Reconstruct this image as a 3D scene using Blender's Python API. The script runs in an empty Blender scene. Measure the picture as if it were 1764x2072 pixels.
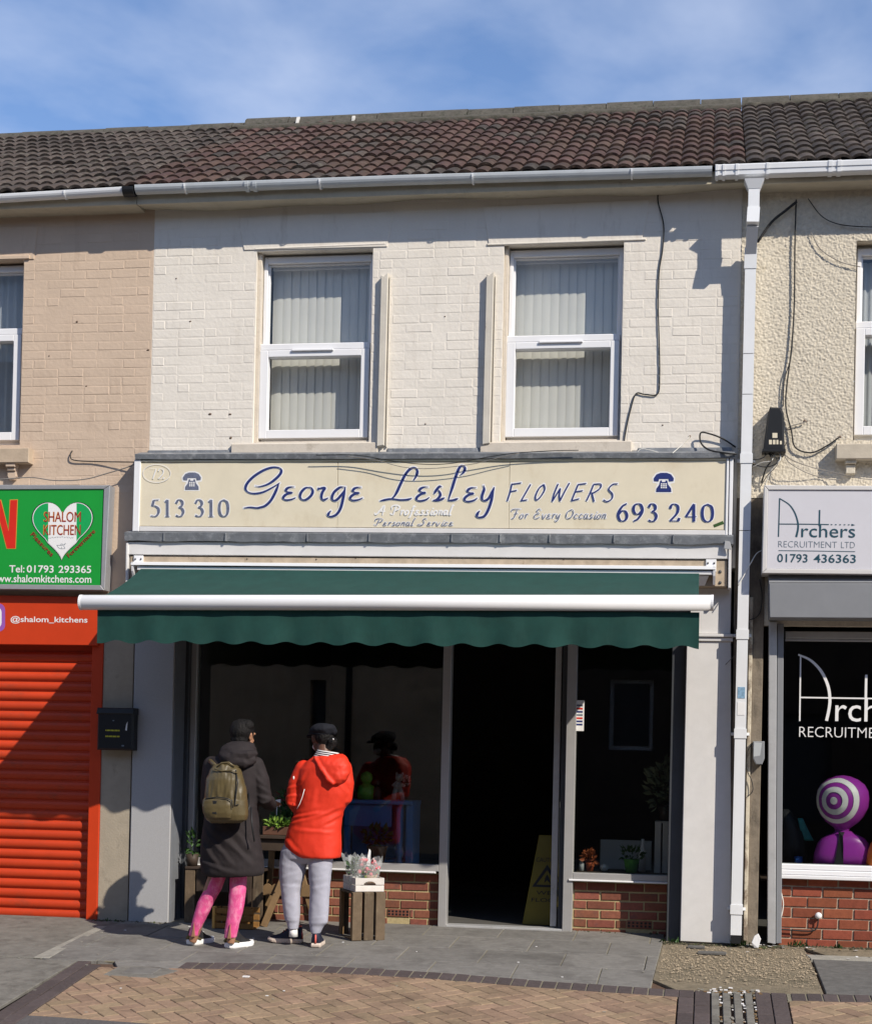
import bpy, bmesh, math, random
from mathutils import Vector, Matrix, noise
R = random.Random(7)
scene = bpy.context.scene
COL = scene.collection

# ------------------------------------------------------------------ camera, sky, sun, exposure
F, D, H = 3300.0, 13.0, 1.353            # focal length in units of a 1764 x 2072 frame, distance to the facade, eye height
TH = math.atan(F * 5e-5); PI_ = math.radians(0.5); RO = 0.022
CX = 882.0; CY = 1490 + F * math.tan(PI_)
CAM = Vector((0, -D, H))
fw = Vector((-math.sin(TH) * math.cos(PI_), math.cos(TH) * math.cos(PI_), math.sin(PI_)))
r0 = Vector((math.cos(TH), math.sin(TH), 0)); u0 = r0.cross(fw)
rt = r0 * math.cos(RO) + u0 * math.sin(RO)
up = u0 * math.cos(RO) - r0 * math.sin(RO)
cd = bpy.data.cameras.new('camera'); cam = bpy.data.objects.new('camera', cd); COL.objects.link(cam)
cd.sensor_fit = 'AUTO'; cd.sensor_width = 36.0
cd.lens = F / 2072 * 36.0
cd.shift_y = (CY - 1036) / 2072
cd.shift_x = 0.0
cd.clip_start = 0.1; cd.clip_end = 2000
m3 = Matrix((rt, up, -fw)).transposed()
cam.matrix_world = Matrix.Translation(CAM) @ m3.to_4x4()
scene.camera = cam

SUN = Vector((1.25, -1.0, 1.27)).normalized()      # towards the sun
w = bpy.data.worlds.new('World'); scene.world = w; w.use_nodes = True
nt = w.node_tree; nt.nodes.clear()
out = nt.nodes.new('ShaderNodeOutputWorld'); bg = nt.nodes.new('ShaderNodeBackground')
sky = nt.nodes.new('ShaderNodeTexSky'); sky.sky_type = 'NISHITA'; sky.sun_disc = False
sky.sun_elevation = math.asin(SUN.z); sky.sun_rotation = math.atan2(SUN.x, SUN.y)
sky.air_density = 1.0; sky.dust_density = 0.05; sky.ozone_density = 2.0
bg.inputs['Strength'].default_value = 0.118
tc = nt.nodes.new('ShaderNodeTexCoord'); sep = nt.nodes.new('ShaderNodeSeparateXYZ')
nt.links.new(tc.outputs['Generated'], sep.inputs[0])
mx = nt.nodes.new('ShaderNodeMath'); mx.operation = 'MAXIMUM'; mx.inputs[1].default_value = 0.06
nt.links.new(sep.outputs['Z'], mx.inputs[0])
dx = nt.nodes.new('ShaderNodeMath'); dx.operation = 'DIVIDE'; dy = nt.nodes.new('ShaderNodeMath'); dy.operation = 'DIVIDE'
nt.links.new(sep.outputs['X'], dx.inputs[0]); nt.links.new(mx.outputs[0], dx.inputs[1])
nt.links.new(sep.outputs['Y'], dy.inputs[0]); nt.links.new(mx.outputs[0], dy.inputs[1])
cmb = nt.nodes.new('ShaderNodeCombineXYZ'); nt.links.new(dx.outputs[0], cmb.inputs[0]); nt.links.new(dy.outputs[0], cmb.inputs[1])
mp = nt.nodes.new('ShaderNodeMapping'); mp.inputs['Scale'].default_value = (1.9, 1.3, 1); mp.inputs['Location'].default_value = (3.1, 1.7, 0)
mp.inputs['Rotation'].default_value = (0, 0, 0.5)
nt.links.new(cmb.outputs[0], mp.inputs[0])
nz = nt.nodes.new('ShaderNodeTexNoise'); nz.inputs['Scale'].default_value = 1.5; nz.inputs['Detail'].default_value = 5.0
nz.inputs['Roughness'].default_value = 0.52; nz.inputs['Distortion'].default_value = 0.2
nt.links.new(mp.outputs[0], nz.inputs['Vector'])
rp = nt.nodes.new('ShaderNodeValToRGB'); rp.color_ramp.elements[0].position = 0.36; rp.color_ramp.elements[1].position = 0.70
rp.color_ramp.elements[1].color = (0.44, 0.44, 0.44, 1)
nt.links.new(nz.outputs['Fac'], rp.inputs[0])
mixc = nt.nodes.new('ShaderNodeMix'); mixc.data_type = 'RGBA'
nt.links.new(rp.outputs[0], mixc.inputs[0])
tint = nt.nodes.new('ShaderNodeMix'); tint.data_type = 'RGBA'; tint.blend_type = 'MULTIPLY'; tint.inputs[0].default_value = 1.0
tint.inputs[7].default_value = (0.95, 1.02, 1.18, 1)
nt.links.new(sky.outputs[0], tint.inputs[6]); nt.links.new(tint.outputs[2], mixc.inputs[6])
mixc.inputs[7].default_value = (5.6, 6.2, 7.6, 1)
nt.links.new(mixc.outputs[2], bg.inputs['Color']); nt.links.new(bg.outputs[0], out.inputs[0])

sd = bpy.data.lights.new('sun', 'SUN'); sd.energy = 4.6; sd.angle = math.radians(0.5); sd.color = (1.0, 0.92, 0.80)
so = bpy.data.objects.new('sun', sd); COL.objects.link(so); so.location = SUN * 40
so.rotation_euler = SUN.to_track_quat('Z', 'Y').to_euler()
vs = scene.view_settings; scene.display_settings.display_device = 'sRGB'
vs.view_transform = 'Standard'; vs.look = 'None'; vs.gamma = 1.0; vs.exposure = 0.22; vs.use_curve_mapping = False
scene.render.engine = 'CYCLES'
scene.cycles.max_bounces = 8; scene.cycles.transparent_max_bounces = 16; scene.cycles.use_denoising = True

# ------------------------------------------------------------------ helpers
def ray(px, py): return fw + rt * ((px - CX) / F) - up * ((py - CY) / F)
def W(px, py, y=0.0):                     # traced point -> the real point where it stands, on the plane y
    d = ray(px, py); return CAM + d * ((y - CAM.y) / d.y)
def Wx(px, py, y=0.0): return W(px, py, y).x
def Wz(px, py, y=0.0): return W(px, py, y).z
KY = -1.6
def gz(y): return 0.06 * y if y > KY else max(0.06 * KY + 0.10 * (y - KY), -0.34)
def G(px, py):                            # traced point -> the point of the sloping pavement
    d = ray(px, py)
    for s, c in ((0.06, 0.0), (0.10, 0.06 * KY - 0.10 * KY)):
        t = -(CAM.z - c - s * CAM.y) / (d.z - s * d.y); p = CAM + d * t
        if s == 0.06 and p.y > KY: return p
    return p

ORG = {}
def T(o): return ORG[o.name]
def thing(name, label, cat, loc, group=None):
    o = bpy.data.objects.new(name, None); COL.objects.link(o); o.location = loc; o.empty_display_size = 0.2
    o['label'] = label; o['category'] = cat
    if group: o['group'] = group
    ORG[o.name] = Vector(loc); return o
def tag(o, label, cat, group=None):
    o['label'] = label; o['category'] = cat
    if group: o['group'] = group
    return o

class MB:
    def __init__(s): s.v = []; s.f = []; s.m = []; s.sm = []
    def add(s, vs_, fs, smooth=False, m=0):
        b = len(s.v); s.v += [Vector(p) for p in vs_]
        for f in fs: s.f.append([b + i for i in f]); s.m.append(m); s.sm.append(smooth)
        return s
    def slab(s, pts, dep, c=0.004, m=0):
        """front polygon pts, pushed back along dep, with a small chamfer on the front edge"""
        pts = [Vector(p) for p in pts]; dep = Vector(dep); n = len(pts)
        cen = sum(pts, Vector()) / n
        back = [p + dep for p in pts]
        if c > 0:
            dn = dep.normalized(); mid = [p + dn * c for p in pts]; fr = []
            for i, p in enumerate(pts):
                a = (pts[i - 1] - p).normalized(); b = (pts[(i + 1) % n] - p).normalized()
                q = a + b
                if q.length < 1e-4: q = cen - p
                sn = max(0.3, a.cross(b).length)
                off = q * (c / sn)
                if off.dot(cen - p) < 0 and n <= 5: off = -off
                fr.append(p + off)
            v = back + mid + fr; fs = [list(range(2 * n, 3 * n)), list(range(n))[::-1]]
            for i in range(n):
                j = (i + 1) % n; fs += [[i, j, n + j, n + i], [n + i, n + j, 2 * n + j, 2 * n + i]]
        else:
            v = back + pts; fs = [list(range(n, 2 * n)), list(range(n))[::-1]]
            for i in range(n):
                j = (i + 1) % n; fs.append([i, j, n + j, n + i])
        return s.add(v, fs, m=m)
    def box(s, x0, x1, y0, y1, z0, z1, c=0.004, m=0):
        return s.slab([(x0, y0, z0), (x1, y0, z0), (x1, y0, z1), (x0, y0, z1)], (0, y1 - y0, 0), c, m)
    def plate(s, x0, x1, y0, y1, z0, z1, c=0.004, m=0):   # same with the chamfer on top
        return s.slab([(x0, y0, z1), (x1, y0, z1), (x1, y1, z1), (x0, y1, z1)], (0, 0, z0 - z1), c, m)
    def rings(s, rs, cap=True, smooth=True, closed=True, m=0):
        n = len(rs[0]); v = [p for r_ in rs for p in r_]; fs = []
        for k in range(len(rs) - 1):
            for i in range(n if closed else n - 1):
                j = (i + 1) % n; fs.append([k * n + i, k * n + j, (k + 1) * n + j, (k + 1) * n + i])
        if cap and closed:
            fs.append(list(range(n))[::-1]); fs.append([(len(rs) - 1) * n + i for i in range(n)])
        return s.add(v, fs, smooth, m)
    def tube(s, pts, r, n=8, cap=True, m=0, flat=1.0):
        pts = [Vector(p) for p in pts]; rs = []; N = len(pts)
        rad = r if isinstance(r, (list, tuple)) else [r] * N
        ref = None
        for i, p in enumerate(pts):
            d = (pts[min(i + 1, N - 1)] - pts[max(i - 1, 0)])
            d = d.normalized() if d.length > 1e-9 else Vector((0, 0, 1))
            if ref is None:
                ref = Vector((0, 1, 0)) if abs(d.y) < 0.9 else Vector((1, 0, 0))
            a = (ref - d * ref.dot(d)).normalized(); b = d.cross(a); ref = a
            rs.append([p + (a * math.cos(t) * flat + b * math.sin(t)) * rad[i] for t in [2 * math.pi * k / n for k in range(n)]])
        return s.rings(rs, cap, True, True, m)
    def lathe(s, c, prof, n=16, m=0):
        c = Vector(c)
        return s.rings([[c + Vector((r_ * math.cos(2 * math.pi * k / n), r_ * math.sin(2 * math.pi * k / n), z)) for k in range(n)] for r_, z in prof], True, True, True, m)
    def ball(s, c, rad, seg=14, rin=9, rot=None, m=0):
        c = Vector(c); rs = []
        if not isinstance(rad, (tuple, list)): rad = (rad,) * 3
        for k in range(rin + 1):
            a = -math.pi / 2 + math.pi * min(max(k / rin, 0.02), 0.98)
            r_ = []
            for i in range(seg):
                b = 2 * math.pi * i / seg
                p = Vector((rad[0] * math.cos(a) * math.cos(b), rad[1] * math.cos(a) * math.sin(b), rad[2] * math.sin(a)))
                if rot: p = rot @ p
                r_.append(c + p)
            rs.append(r_)
        return s.rings(rs, True, True, True, m)
    def mesh(s, name, mats, origin=(0, 0, 0), clean=True):
        o = Vector(origin); me = bpy.data.meshes.new(name)
        me.from_pydata([p - o for p in s.v], [], s.f)
        for k in (mats if isinstance(mats, (list, tuple)) else [mats]): me.materials.append(k)
        me.polygons.foreach_set('material_index', s.m); me.polygons.foreach_set('use_smooth', s.sm)
        if clean:
            bm = bmesh.new(); bm.from_mesh(me); bmesh.ops.recalc_face_normals(bm, faces=bm.faces); bm.to_mesh(me); bm.free()
        me.update(); return me
    def build(s, name, mats, parent=None, origin=None, kind=None, clean=True):
        og = Vector(origin) if origin is not None else (T(parent) if parent else (s.v[0].copy() if s.v else Vector()))
        if parent is None and origin is None:
            xs = [p for p in s.v]; zmin = min(p.z for p in xs); c = sum(xs, Vector()) / len(xs); og = Vector((c.x, c.y, zmin))
        return link(name, s.mesh(name, mats, og, clean), parent, og, kind)
def link(name, me, parent=None, og=(0, 0, 0), kind=None, rot=None):
    o = bpy.data.objects.new(name, me); COL.objects.link(o); og = Vector(og)
    if parent: o.parent = parent; o.location = og - T(parent)
    else: o.location = og
    if rot: o.rotation_euler = rot
    ORG[o.name] = og
    if kind: o['kind'] = kind
    return o

# ------------------------------------------------------------------ materials
def M(name, col, rough=0.75, var=0.12, scale=5.0, bump=0.0, bscale=60.0, rand=0.0, col2=None, c2=(0.55, 0.75), s2=3.0, stretch=(1, 1, 1), metal=0.0, spec=0.35, coat=0.0, hue=0.0):
    m = bpy.data.materials.new(name); m.use_nodes = True; t = m.node_tree; b = t.nodes['Principled BSDF']
    b.inputs['Roughness'].default_value = rough; b.inputs['Metallic'].default_value = metal
    b.inputs['Specular IOR Level'].default_value = spec
    if coat: b.inputs['Coat Weight'].default_value = coat; b.inputs['Coat Roughness'].default_value = 0.15
    g = t.nodes.new('ShaderNodeNewGeometry')
    n1 = t.nodes.new('ShaderNodeTexNoise'); n1.inputs['Scale'].default_value = scale; n1.inputs['Detail'].default_value = 6; n1.inputs['Roughness'].default_value = 0.65
    t.links.new(g.outputs['Position'], n1.inputs['Vector'])
    rpn = t.nodes.new('ShaderNodeMapRange'); rpn.inputs[1].default_value = 0.25; rpn.inputs[2].default_value = 0.75
    rpn.inputs[3].default_value = 1 - var; rpn.inputs[4].default_value = 1 + var
    t.links.new(n1.outputs['Fac'], rpn.inputs[0])
    mu = t.nodes.new('ShaderNodeVectorMath'); mu.operation = 'SCALE'; mu.inputs[0].default_value = col[:3]
    t.links.new(rpn.outputs[0], mu.inputs['Scale']); last = mu.outputs[0]
    if col2:
        mpn = t.nodes.new('ShaderNodeMapping'); mpn.inputs['Scale'].default_value = stretch; t.links.new(g.outputs['Position'], mpn.inputs[0])
        n2 = t.nodes.new('ShaderNodeTexNoise'); n2.inputs['Scale'].default_value = s2; n2.inputs['Detail'].default_value = 8; n2.inputs['Roughness'].default_value = 0.7
        t.links.new(mpn.outputs[0], n2.inputs['Vector'])
        r2 = t.nodes.new('ShaderNodeMapRange'); r2.inputs[1].default_value = c2[0]; r2.inputs[2].default_value = c2[1]
        t.links.new(n2.outputs['Fac'], r2.inputs[0])
        mi = t.nodes.new('ShaderNodeMix'); mi.data_type = 'RGBA'; t.links.new(r2.outputs[0], mi.inputs[0]); t.links.new(last, mi.inputs[6])
        mi.inputs[7].default_value = (*col2[:3], 1); last = mi.outputs[2]
    if rand or hue:
        oi = t.nodes.new('ShaderNodeObjectInfo'); hs = t.nodes.new('ShaderNodeHueSaturation')
        r3 = t.nodes.new('ShaderNodeMapRange'); r3.inputs[3].default_value = 1 - rand; r3.inputs[4].default_value = 1 + rand
        t.links.new(oi.outputs['Random'], r3.inputs[0]); t.links.new(r3.outputs[0], hs.inputs['Value'])
        if hue:
            wn = t.nodes.new('ShaderNodeTexWhiteNoise'); wn.noise_dimensions = '1D'; t.links.new(oi.outputs['Random'], wn.inputs['W'])
            r4 = t.nodes.new('ShaderNodeMapRange'); r4.inputs[3].default_value = 0.5 - hue; r4.inputs[4].default_value = 0.5 + hue
            t.links.new(wn.outputs['Value'], r4.inputs[0]); t.links.new(r4.outputs[0], hs.inputs['Hue'])
        t.links.new(last, hs.inputs['Color']); last = hs.outputs[0]
    t.links.new(last, b.inputs['Base Color'])
    if bump:
        n3 = t.nodes.new('ShaderNodeTexNoise'); n3.inputs['Scale'].default_value = bscale; n3.inputs['Detail'].default_value = 5
        t.links.new(g.outputs['Position'], n3.inputs['Vector'])
        bp = t.nodes.new('ShaderNodeBump'); bp.inputs['Strength'].default_value = 1.0; bp.inputs['Distance'].default_value = bump
        t.links.new(n3.outputs['Fac'], bp.inputs['Height']); t.links.new(bp.outputs[0], b.inputs['Normal'])
    return m
def glass_mat(name, tintc=(0.9, 0.93, 0.92), ior=1.5):
    m = bpy.data.materials.new(name); m.use_nodes = True; t = m.node_tree; t.nodes.clear()
    o = t.nodes.new('ShaderNodeOutputMaterial'); mixs = t.nodes.new('ShaderNodeMixShader'); tr = t.nodes.new('ShaderNodeBsdfTransparent')
    gl = t.nodes.new('ShaderNodeBsdfGlossy'); gl.inputs['Roughness'].default_value = 0.01; fr = t.nodes.new('ShaderNodeFresnel'); fr.inputs['IOR'].default_value = ior
    tr.inputs[0].default_value = (*tintc, 1)
    ge_ = t.nodes.new('ShaderNodeNewGeometry'); mr = t.nodes.new('ShaderNodeMapRange')       # same index seen from either face of the sheet
    mr.inputs[3].default_value = ior; mr.inputs[4].default_value = 1 / ior
    t.links.new(ge_.outputs['Backfacing'], mr.inputs[0]); t.links.new(mr.outputs[0], fr.inputs['IOR'])
    t.links.new(fr.outputs[0], mixs.inputs[0]); t.links.new(tr.outputs[0], mixs.inputs[1]); t.links.new(gl.outputs[0], mixs.inputs[2]); t.links.new(mixs.outputs[0], o.inputs[0])
    return m
white_paint = M('cream_white_paint', (0.725, 0.675, 0.60), 0.85, 0.05, 3, 0.003, 30, 0.02, (0.50, 0.44, 0.37), (0.56, 0.86), 3.0, (2.6, 1, 0.45))
tan_paint = M('tan_paint', (0.555, 0.43, 0.325), 0.85, 0.06, 3, 0.003, 30, 0.02, (0.42, 0.31, 0.23), (0.56, 0.86), 3.0, (2.6, 1, 0.45))
rough_cast = M('roughcast_paint', (0.60, 0.54, 0.435), 0.9, 0.16, 30, 0.003, 70, 0, (0.33, 0.27, 0.18), (0.58, 0.8), 9)
dirty_render = M('dirty_render', (0.20, 0.165, 0.125), 0.9, 0.3, 8, 0.003, 50, 0, (0.06, 0.05, 0.04), (0.5, 0.72), 7, (1, 1, 0.4))
beige_render = M('beige_render', (0.36, 0.31, 0.24), 0.85, 0.12, 7, 0.002, 60, 0, (0.12, 0.10, 0.08), (0.58, 0.8), 6, (1, 1, 0.6))
upvc = M('white_upvc', (0.78, 0.78, 0.79), 0.35, 0.03, 4)
white_metal = M('white_enamel', (0.80, 0.80, 0.81), 0.3, 0.03, 4)
white_board = M('white_board', (0.66, 0.645, 0.63), 0.7, 0.06, 8, 0.0006, 150, 0, (0.4, 0.36, 0.31), (0.68, 0.85), 10)
stone_grey = M('speckled_grey_paint', (0.37, 0.37, 0.38), 0.75, 0.16, 160, 0.0006, 150)
wood_strip = M('bare_timber', (0.42, 0.34, 0.25), 0.85, 0.25, 12, 0.001, 90, 0, (0.2, 0.13, 0.08), (0.6, 0.75), 18)
sill_paint = M('sill_paint', (0.57, 0.51, 0.43), 0.85, 0.12, 8, 0.0015, 60, 0, (0.36, 0.31, 0.25), (0.55, 0.75), 8)
batten_paint = M('flaking_batten_paint', (0.56, 0.52, 0.45), 0.8, 0.1, 8, 0.001, 60, 0, (0.22, 0.17, 0.12), (0.66, 0.72), 10, (1, 1, 0.25))
lead = M('lead', (0.17, 0.18, 0.195), 0.6, 0.3, 9, 0.002, 40, 0, (0.34, 0.35, 0.36), (0.5, 0.7), 12, metal=0.2)
sign_cream = M('sign_cream', (0.72, 0.645, 0.49), 0.45, 0.05, 5, 0, 60, 0, (0.56, 0.46, 0.31), (0.55, 0.85), 2.2, (1, 1, 0.7))
navy = M('navy_vinyl', (0.022, 0.035, 0.16), 0.45, 0.1, 10)
slate_navy = M('faded_navy_vinyl', (0.135, 0.15, 0.215), 0.5, 0.35, 30)
teal_ink = M('dark_teal_vinyl', (0.02, 0.07, 0.10), 0.45, 0.05, 10)
grey_ink = M('grey_vinyl', (0.16, 0.20, 0.24), 0.5, 0.05, 10)
white_ink = M('white_vinyl', (0.80, 0.79, 0.78), 0.5, 0.03, 10)
black_ink = M('black_vinyl', (0.012, 0.012, 0.014), 0.5, 0.03, 10)
red_ink = M('red_vinyl', (0.62, 0.025, 0.012), 0.45, 0.05, 10)
dark_red_ink = M('dark_red_vinyl', (0.28, 0.02, 0.02), 0.45, 0.05, 10)
orange_ink = M('amber_vinyl', (0.75, 0.33, 0.05), 0.45, 0.05, 10)
yellow_ink = M('yellow_vinyl', (0.62, 0.58, 0.05), 0.45, 0.05, 10)
green_ink = M('green_vinyl', (0.01, 0.36, 0.09), 0.45, 0.04, 10)
sign_green = M('sign_green', (0.012, 0.30, 0.04), 0.4, 0.05, 6)
purple_ink = M('magenta_purple_gloss', (0.33, 0.035, 0.36), 0.35, 0.05, 6)
pink_ink = M('pink_purple_vinyl', (0.62, 0.16, 0.45), 0.45, 0.05, 6)
orange_gloss = M('orange_gloss', (0.8, 0.2, 0.03), 0.35, 0.05, 6)
alu = M('grey_aluminium', (0.42, 0.41, 0.40), 0.45, 0.06, 8, metal=0.35)
alu_dark = M('charcoal_frame', (0.055, 0.06, 0.068), 0.5, 0.1, 8)
alu_pale = M('pale_aluminium', (0.5, 0.5, 0.5), 0.4, 0.1, 10, metal=0.3, col2=(0.3, 0.27, 0.22), c2=(0.6, 0.8), s2=8)
shutter_grey = M('grey_shutter_box', (0.225, 0.232, 0.245), 0.5, 0.05, 6, 0, 60, 0, (0.18, 0.185, 0.195), (0.6, 0.9), 3)
box_frame = M('sign_box_frame', (0.36, 0.36, 0.37), 0.45, 0.08, 8, metal=0.3)
orange_paint = M('orange_paint', (0.55, 0.045, 0.008), 0.5, 0.06, 6)
orange_slat = M('orange_shutter', (0.50, 0.045, 0.010), 0.5, 0.08, 6, 0, 60, 0.06, (0.26, 0.05, 0.022), (0.54, 0.82), 4, (1, 1, 2))
fabric_green = M('green_awning_canvas', (0.0075, 0.048, 0.040), 0.85, 0.2, 7, 0.0008, 300, 0, (0.016, 0.062, 0.052), (0.50, 0.85), 2.2, (3, 1, 1))
gutter_grey = M('gutter_grey', (0.50, 0.53, 0.55), 0.5, 0.08, 6, 0, 60, 0, (0.24, 0.25, 0.25), (0.62, 0.85), 5, (1, 1, 3))
gutter_white = M('gutter_white', (0.74, 0.75, 0.76), 0.4, 0.04, 6)
black_plastic = M('black_plastic', (0.015, 0.016, 0.018), 0.45, 0.1, 20)
cable_black = M('cable_black', (0.02, 0.02, 0.02), 0.6, 0.2, 20)
cable_grey = M('cable_grey', (0.22, 0.20, 0.18), 0.7, 0.2, 20)
cable_white = M('cable_white', (0.7, 0.68, 0.62), 0.6, 0.2, 20)
soffit_paint = M('soffit_paint', (0.50, 0.45, 0.35), 0.8, 0.15, 5, 0.001, 40, 0, (0.25, 0.22, 0.17), (0.55, 0.8), 5)
tile_red = M('roof_tile_brown', (0.070, 0.040, 0.031), 0.9, 0.30, 25, 0.002, 80, 0.25, (0.125, 0.098, 0.072), (0.54, 0.72), 14, hue=0.012)
tile_grey = M('roof_tile_grey', (0.062, 0.047, 0.038), 0.9, 0.35, 25, 0.002, 80, 0.30, (0.14, 0.132, 0.108), (0.54, 0.72), 14)
tile_moss = M('roof_tile_moss', (0.056, 0.042, 0.034), 0.9, 0.35, 25, 0.003, 80, 0.30, (0.13, 0.122, 0.095), (0.52, 0.70), 14)
ridge_mat = M('ridge_concrete', (0.088, 0.079, 0.064), 0.9, 0.35, 14, 0.004, 50, 0.06, (0.05, 0.05, 0.035), (0.5, 0.65), 16)
ridge_mortar = M('ridge_mortar', (0.5, 0.48, 0.44), 0.9, 0.3, 20)
brick_red = M('red_brick', (0.215, 0.075, 0.047), 0.9, 0.25, 30, 0.0015, 90, 0.22, (0.13, 0.06, 0.05), (0.56, 0.72), 9, hue=0.008)
brick_orange = M('orange_red_brick', (0.25, 0.068, 0.036), 0.9, 0.2, 30, 0.0015, 90, 0.2, (0.20, 0.07, 0.05), (0.6, 0.75), 9, hue=0.008)
mortar_yellow = M('yellow_mortar', (0.42, 0.34, 0.18), 0.95, 0.2, 40, 0.002, 120)
mortar_pale = M('pale_mortar', (0.45, 0.38, 0.29), 0.95, 0.25, 30, 0.002, 120)
slab_grey = M('grey_slab', (0.175, 0.166, 0.152), 0.85, 0.22, 16, 0.0015, 120, 0.10, (0.095, 0.088, 0.080), (0.50, 0.72), 2.6)
slab_dark = M('dark_slab', (0.112, 0.107, 0.10), 0.9, 0.3, 16, 0.002, 100)
slab_joint = M('sandy_joint', (0.20, 0.18, 0.13), 0.95, 0.25, 30, 0.003, 80)
edge_dark = M('dark_edging_block', (0.075, 0.058, 0.056), 0.9, 0.25, 30, 0.002, 100, 0.16)
paver_buff = M('buff_paver', (0.262, 0.180, 0.118), 0.9, 0.22, 30, 0.002, 100, 0.17, (0.145, 0.10, 0.066), (0.48, 0.74), 2.6, hue=0.01)
paver_joint = M('paver_joint', (0.10, 0.06, 0.04), 0.95, 0.3, 40, 0.003, 80)
concrete = M('worn_concrete', (0.165, 0.155, 0.135), 0.9, 0.25, 10, 0.003, 60, 0, (0.09, 0.082, 0.07), (0.5, 0.7), 7)
concrete_pale = M('pale_concrete', (0.27, 0.255, 0.22), 0.9, 0.25, 12, 0.003, 60)
asphalt = M('asphalt', (0.098, 0.090, 0.088), 0.9, 0.25, 40, 0.004, 150)
gravel_bed = M('gravel_bed', (0.19, 0.155, 0.105), 0.95, 0.3, 18, 0.006, 70, 0, (0.10, 0.085, 0.055), (0.5, 0.7), 6)
stones = M('gravel_stone', (0.30, 0.24, 0.165), 0.9, 0.5, 60)
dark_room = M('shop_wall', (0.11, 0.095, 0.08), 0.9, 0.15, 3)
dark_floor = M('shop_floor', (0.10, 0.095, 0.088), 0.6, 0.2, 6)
glass = glass_mat('window_glass', (0.97, 0.975, 0.97), 1.5)
shop_glass = glass_mat('shop_glass', (0.86, 0.88, 0.87), 1.58)
blind_mat = M('blind_fabric', (0.66, 0.655, 0.615), 0.9, 0.03, 6)
curtain_mat = M('net_curtain', (0.42, 0.44, 0.45), 0.9, 0.06, 6)
peel_wood = M('peeling_post_paint', (0.55, 0.49, 0.38), 0.85, 0.15, 10, 0.002, 60, 0, (0.2, 0.15, 0.11), (0.48, 0.60), 9, (1, 1, 0.5))
crate_dark = M('weathered_crate_wood', (0.115, 0.082, 0.052), 0.85, 0.35, 9, 0.0015, 70, 0.2, (0.25, 0.20, 0.13), (0.56, 0.75), 14, (1, 1, 0.25))
crate_white = M('whitewashed_wood', (0.66, 0.62, 0.58), 0.8, 0.1, 14, 0.001, 80, 0.05)
crate_pine = M('pine_wood', (0.26, 0.13, 0.035), 0.75, 0.2, 10, 0.001, 60, 0.08)
tan_wood = M('tan_wood', (0.20, 0.125, 0.06), 0.75, 0.2, 10, 0.001, 60)
dark_wood = M('dark_wood', (0.05, 0.034, 0.024), 0.6, 0.25, 10)
leaf = M('leaf_green', (0.035, 0.085, 0.018), 0.6, 0.3, 40)
leaf_bright = M('leaf_yellow_green', (0.16, 0.27, 0.04), 0.6, 0.3, 40)
card = M('white_card', (0.75, 0.74, 0.74), 0.7, 0.03, 10)

# ------------------------------------------------------------------ lettering: strokes of a pen and the sans font
def catmull(pts, n=6):
    pts = [Vector((p[0], p[1])) for p in pts]; P = [pts[0] * 2 - pts[1]] + pts + [pts[-1] * 2 - pts[-2]]; o = []
    for i in range(1, len(P) - 2):
        a, b, c, d = P[i - 1:i + 3]
        for k in range(n):
            t = k / n
            o.append(0.5 * ((2 * b) + (c - a) * t + (2 * a - 5 * b + 4 * c - d) * t * t + (3 * b - a - 3 * c + d) * t ** 3))
    o.append(pts[-1]); return o
LIFT = [0.0]
def stroke(mb, pts, wf, to3d, extra=0.0, smooth=True, n=6):
    """ribbon along 2-D points; wf(direction, t) gives the full pen width, extra widens it for an outline"""
    p = catmull(pts, n) if smooth else [Vector(q) for q in pts]
    N = len(p); L = []; Rr = []
    for i in range(N):
        d = p[min(i + 1, N - 1)] - p[max(i - 1, 0)]
        d = d.normalized() if d.length > 1e-9 else Vector((1, 0))
        nn = Vector((-d.y, d.x)); h = wf(d, i / (N - 1)) / 2 + extra
        q = p[i]
        if extra:
            if i == 0: q = q - d * extra
            if i == N - 1: q = q + d * extra
        L.append(q + nn * h); Rr.append(q - nn * h)
    v = []
    for i in range(N):
        LIFT[0] += 0.000004
        v += [to3d(L[i].x, L[i].y, LIFT[0]), to3d(Rr[i].x, Rr[i].y, LIFT[0])]
    mb.add(v, [[2 * i, 2 * i + 1, 2 * i + 3, 2 * i + 2] for i in range(N - 1)])
def text(s, x0, yb0, x1, yb1, cap, y, mat, parent, name='lettering', bold=0.0, shear=0.0, kern=1.0, perp=False):
    cu = bpy.data.curves.new('txt', 'FONT'); cu.body = s; cu.fill_mode = 'FRONT'; cu.offset = bold; cu.shear = shear; cu.space_character = kern; cu.resolution_u = 3
    ob = bpy.data.objects.new('txt', cu); COL.objects.link(ob); bpy.context.view_layer.update()
    me = bpy.data.meshes.new_from_object(ob.evaluated_get(bpy.context.evaluated_depsgraph_get()))
    bpy.data.objects.remove(ob); bpy.data.curves.remove(cu)
    vv = [v.co.copy() for v in me.vertices]; ff = [list(p.vertices) for p in me.polygons]; bpy.data.meshes.remove(me)
    a = min(v.x for v in vv); b = max(v.x for v in vv)
    A = W(x0, yb0, y); B = W(x1, yb1, y); U = (W(x0, yb0 - cap, y) - A); U.x = 0
    if perp: dn_ = (B - A).normalized(); U = Vector((-dn_.z, 0, dn_.x)) * U.length
    mb = MB(); mb.add([A + (B - A) * ((v.x - a) / (b - a)) + U * (v.y / 0.727) for v in vv], ff)
    return mb.build(name, mat, parent, clean=False)
def flat(pts, y, mat, parent, name):      # flat print: a polygon on a plane
    mb = MB(); mb.add([W(px, py, y) for px, py in pts], [list(range(len(pts)))]); return mb.build(name, mat, parent, clean=False)
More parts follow.
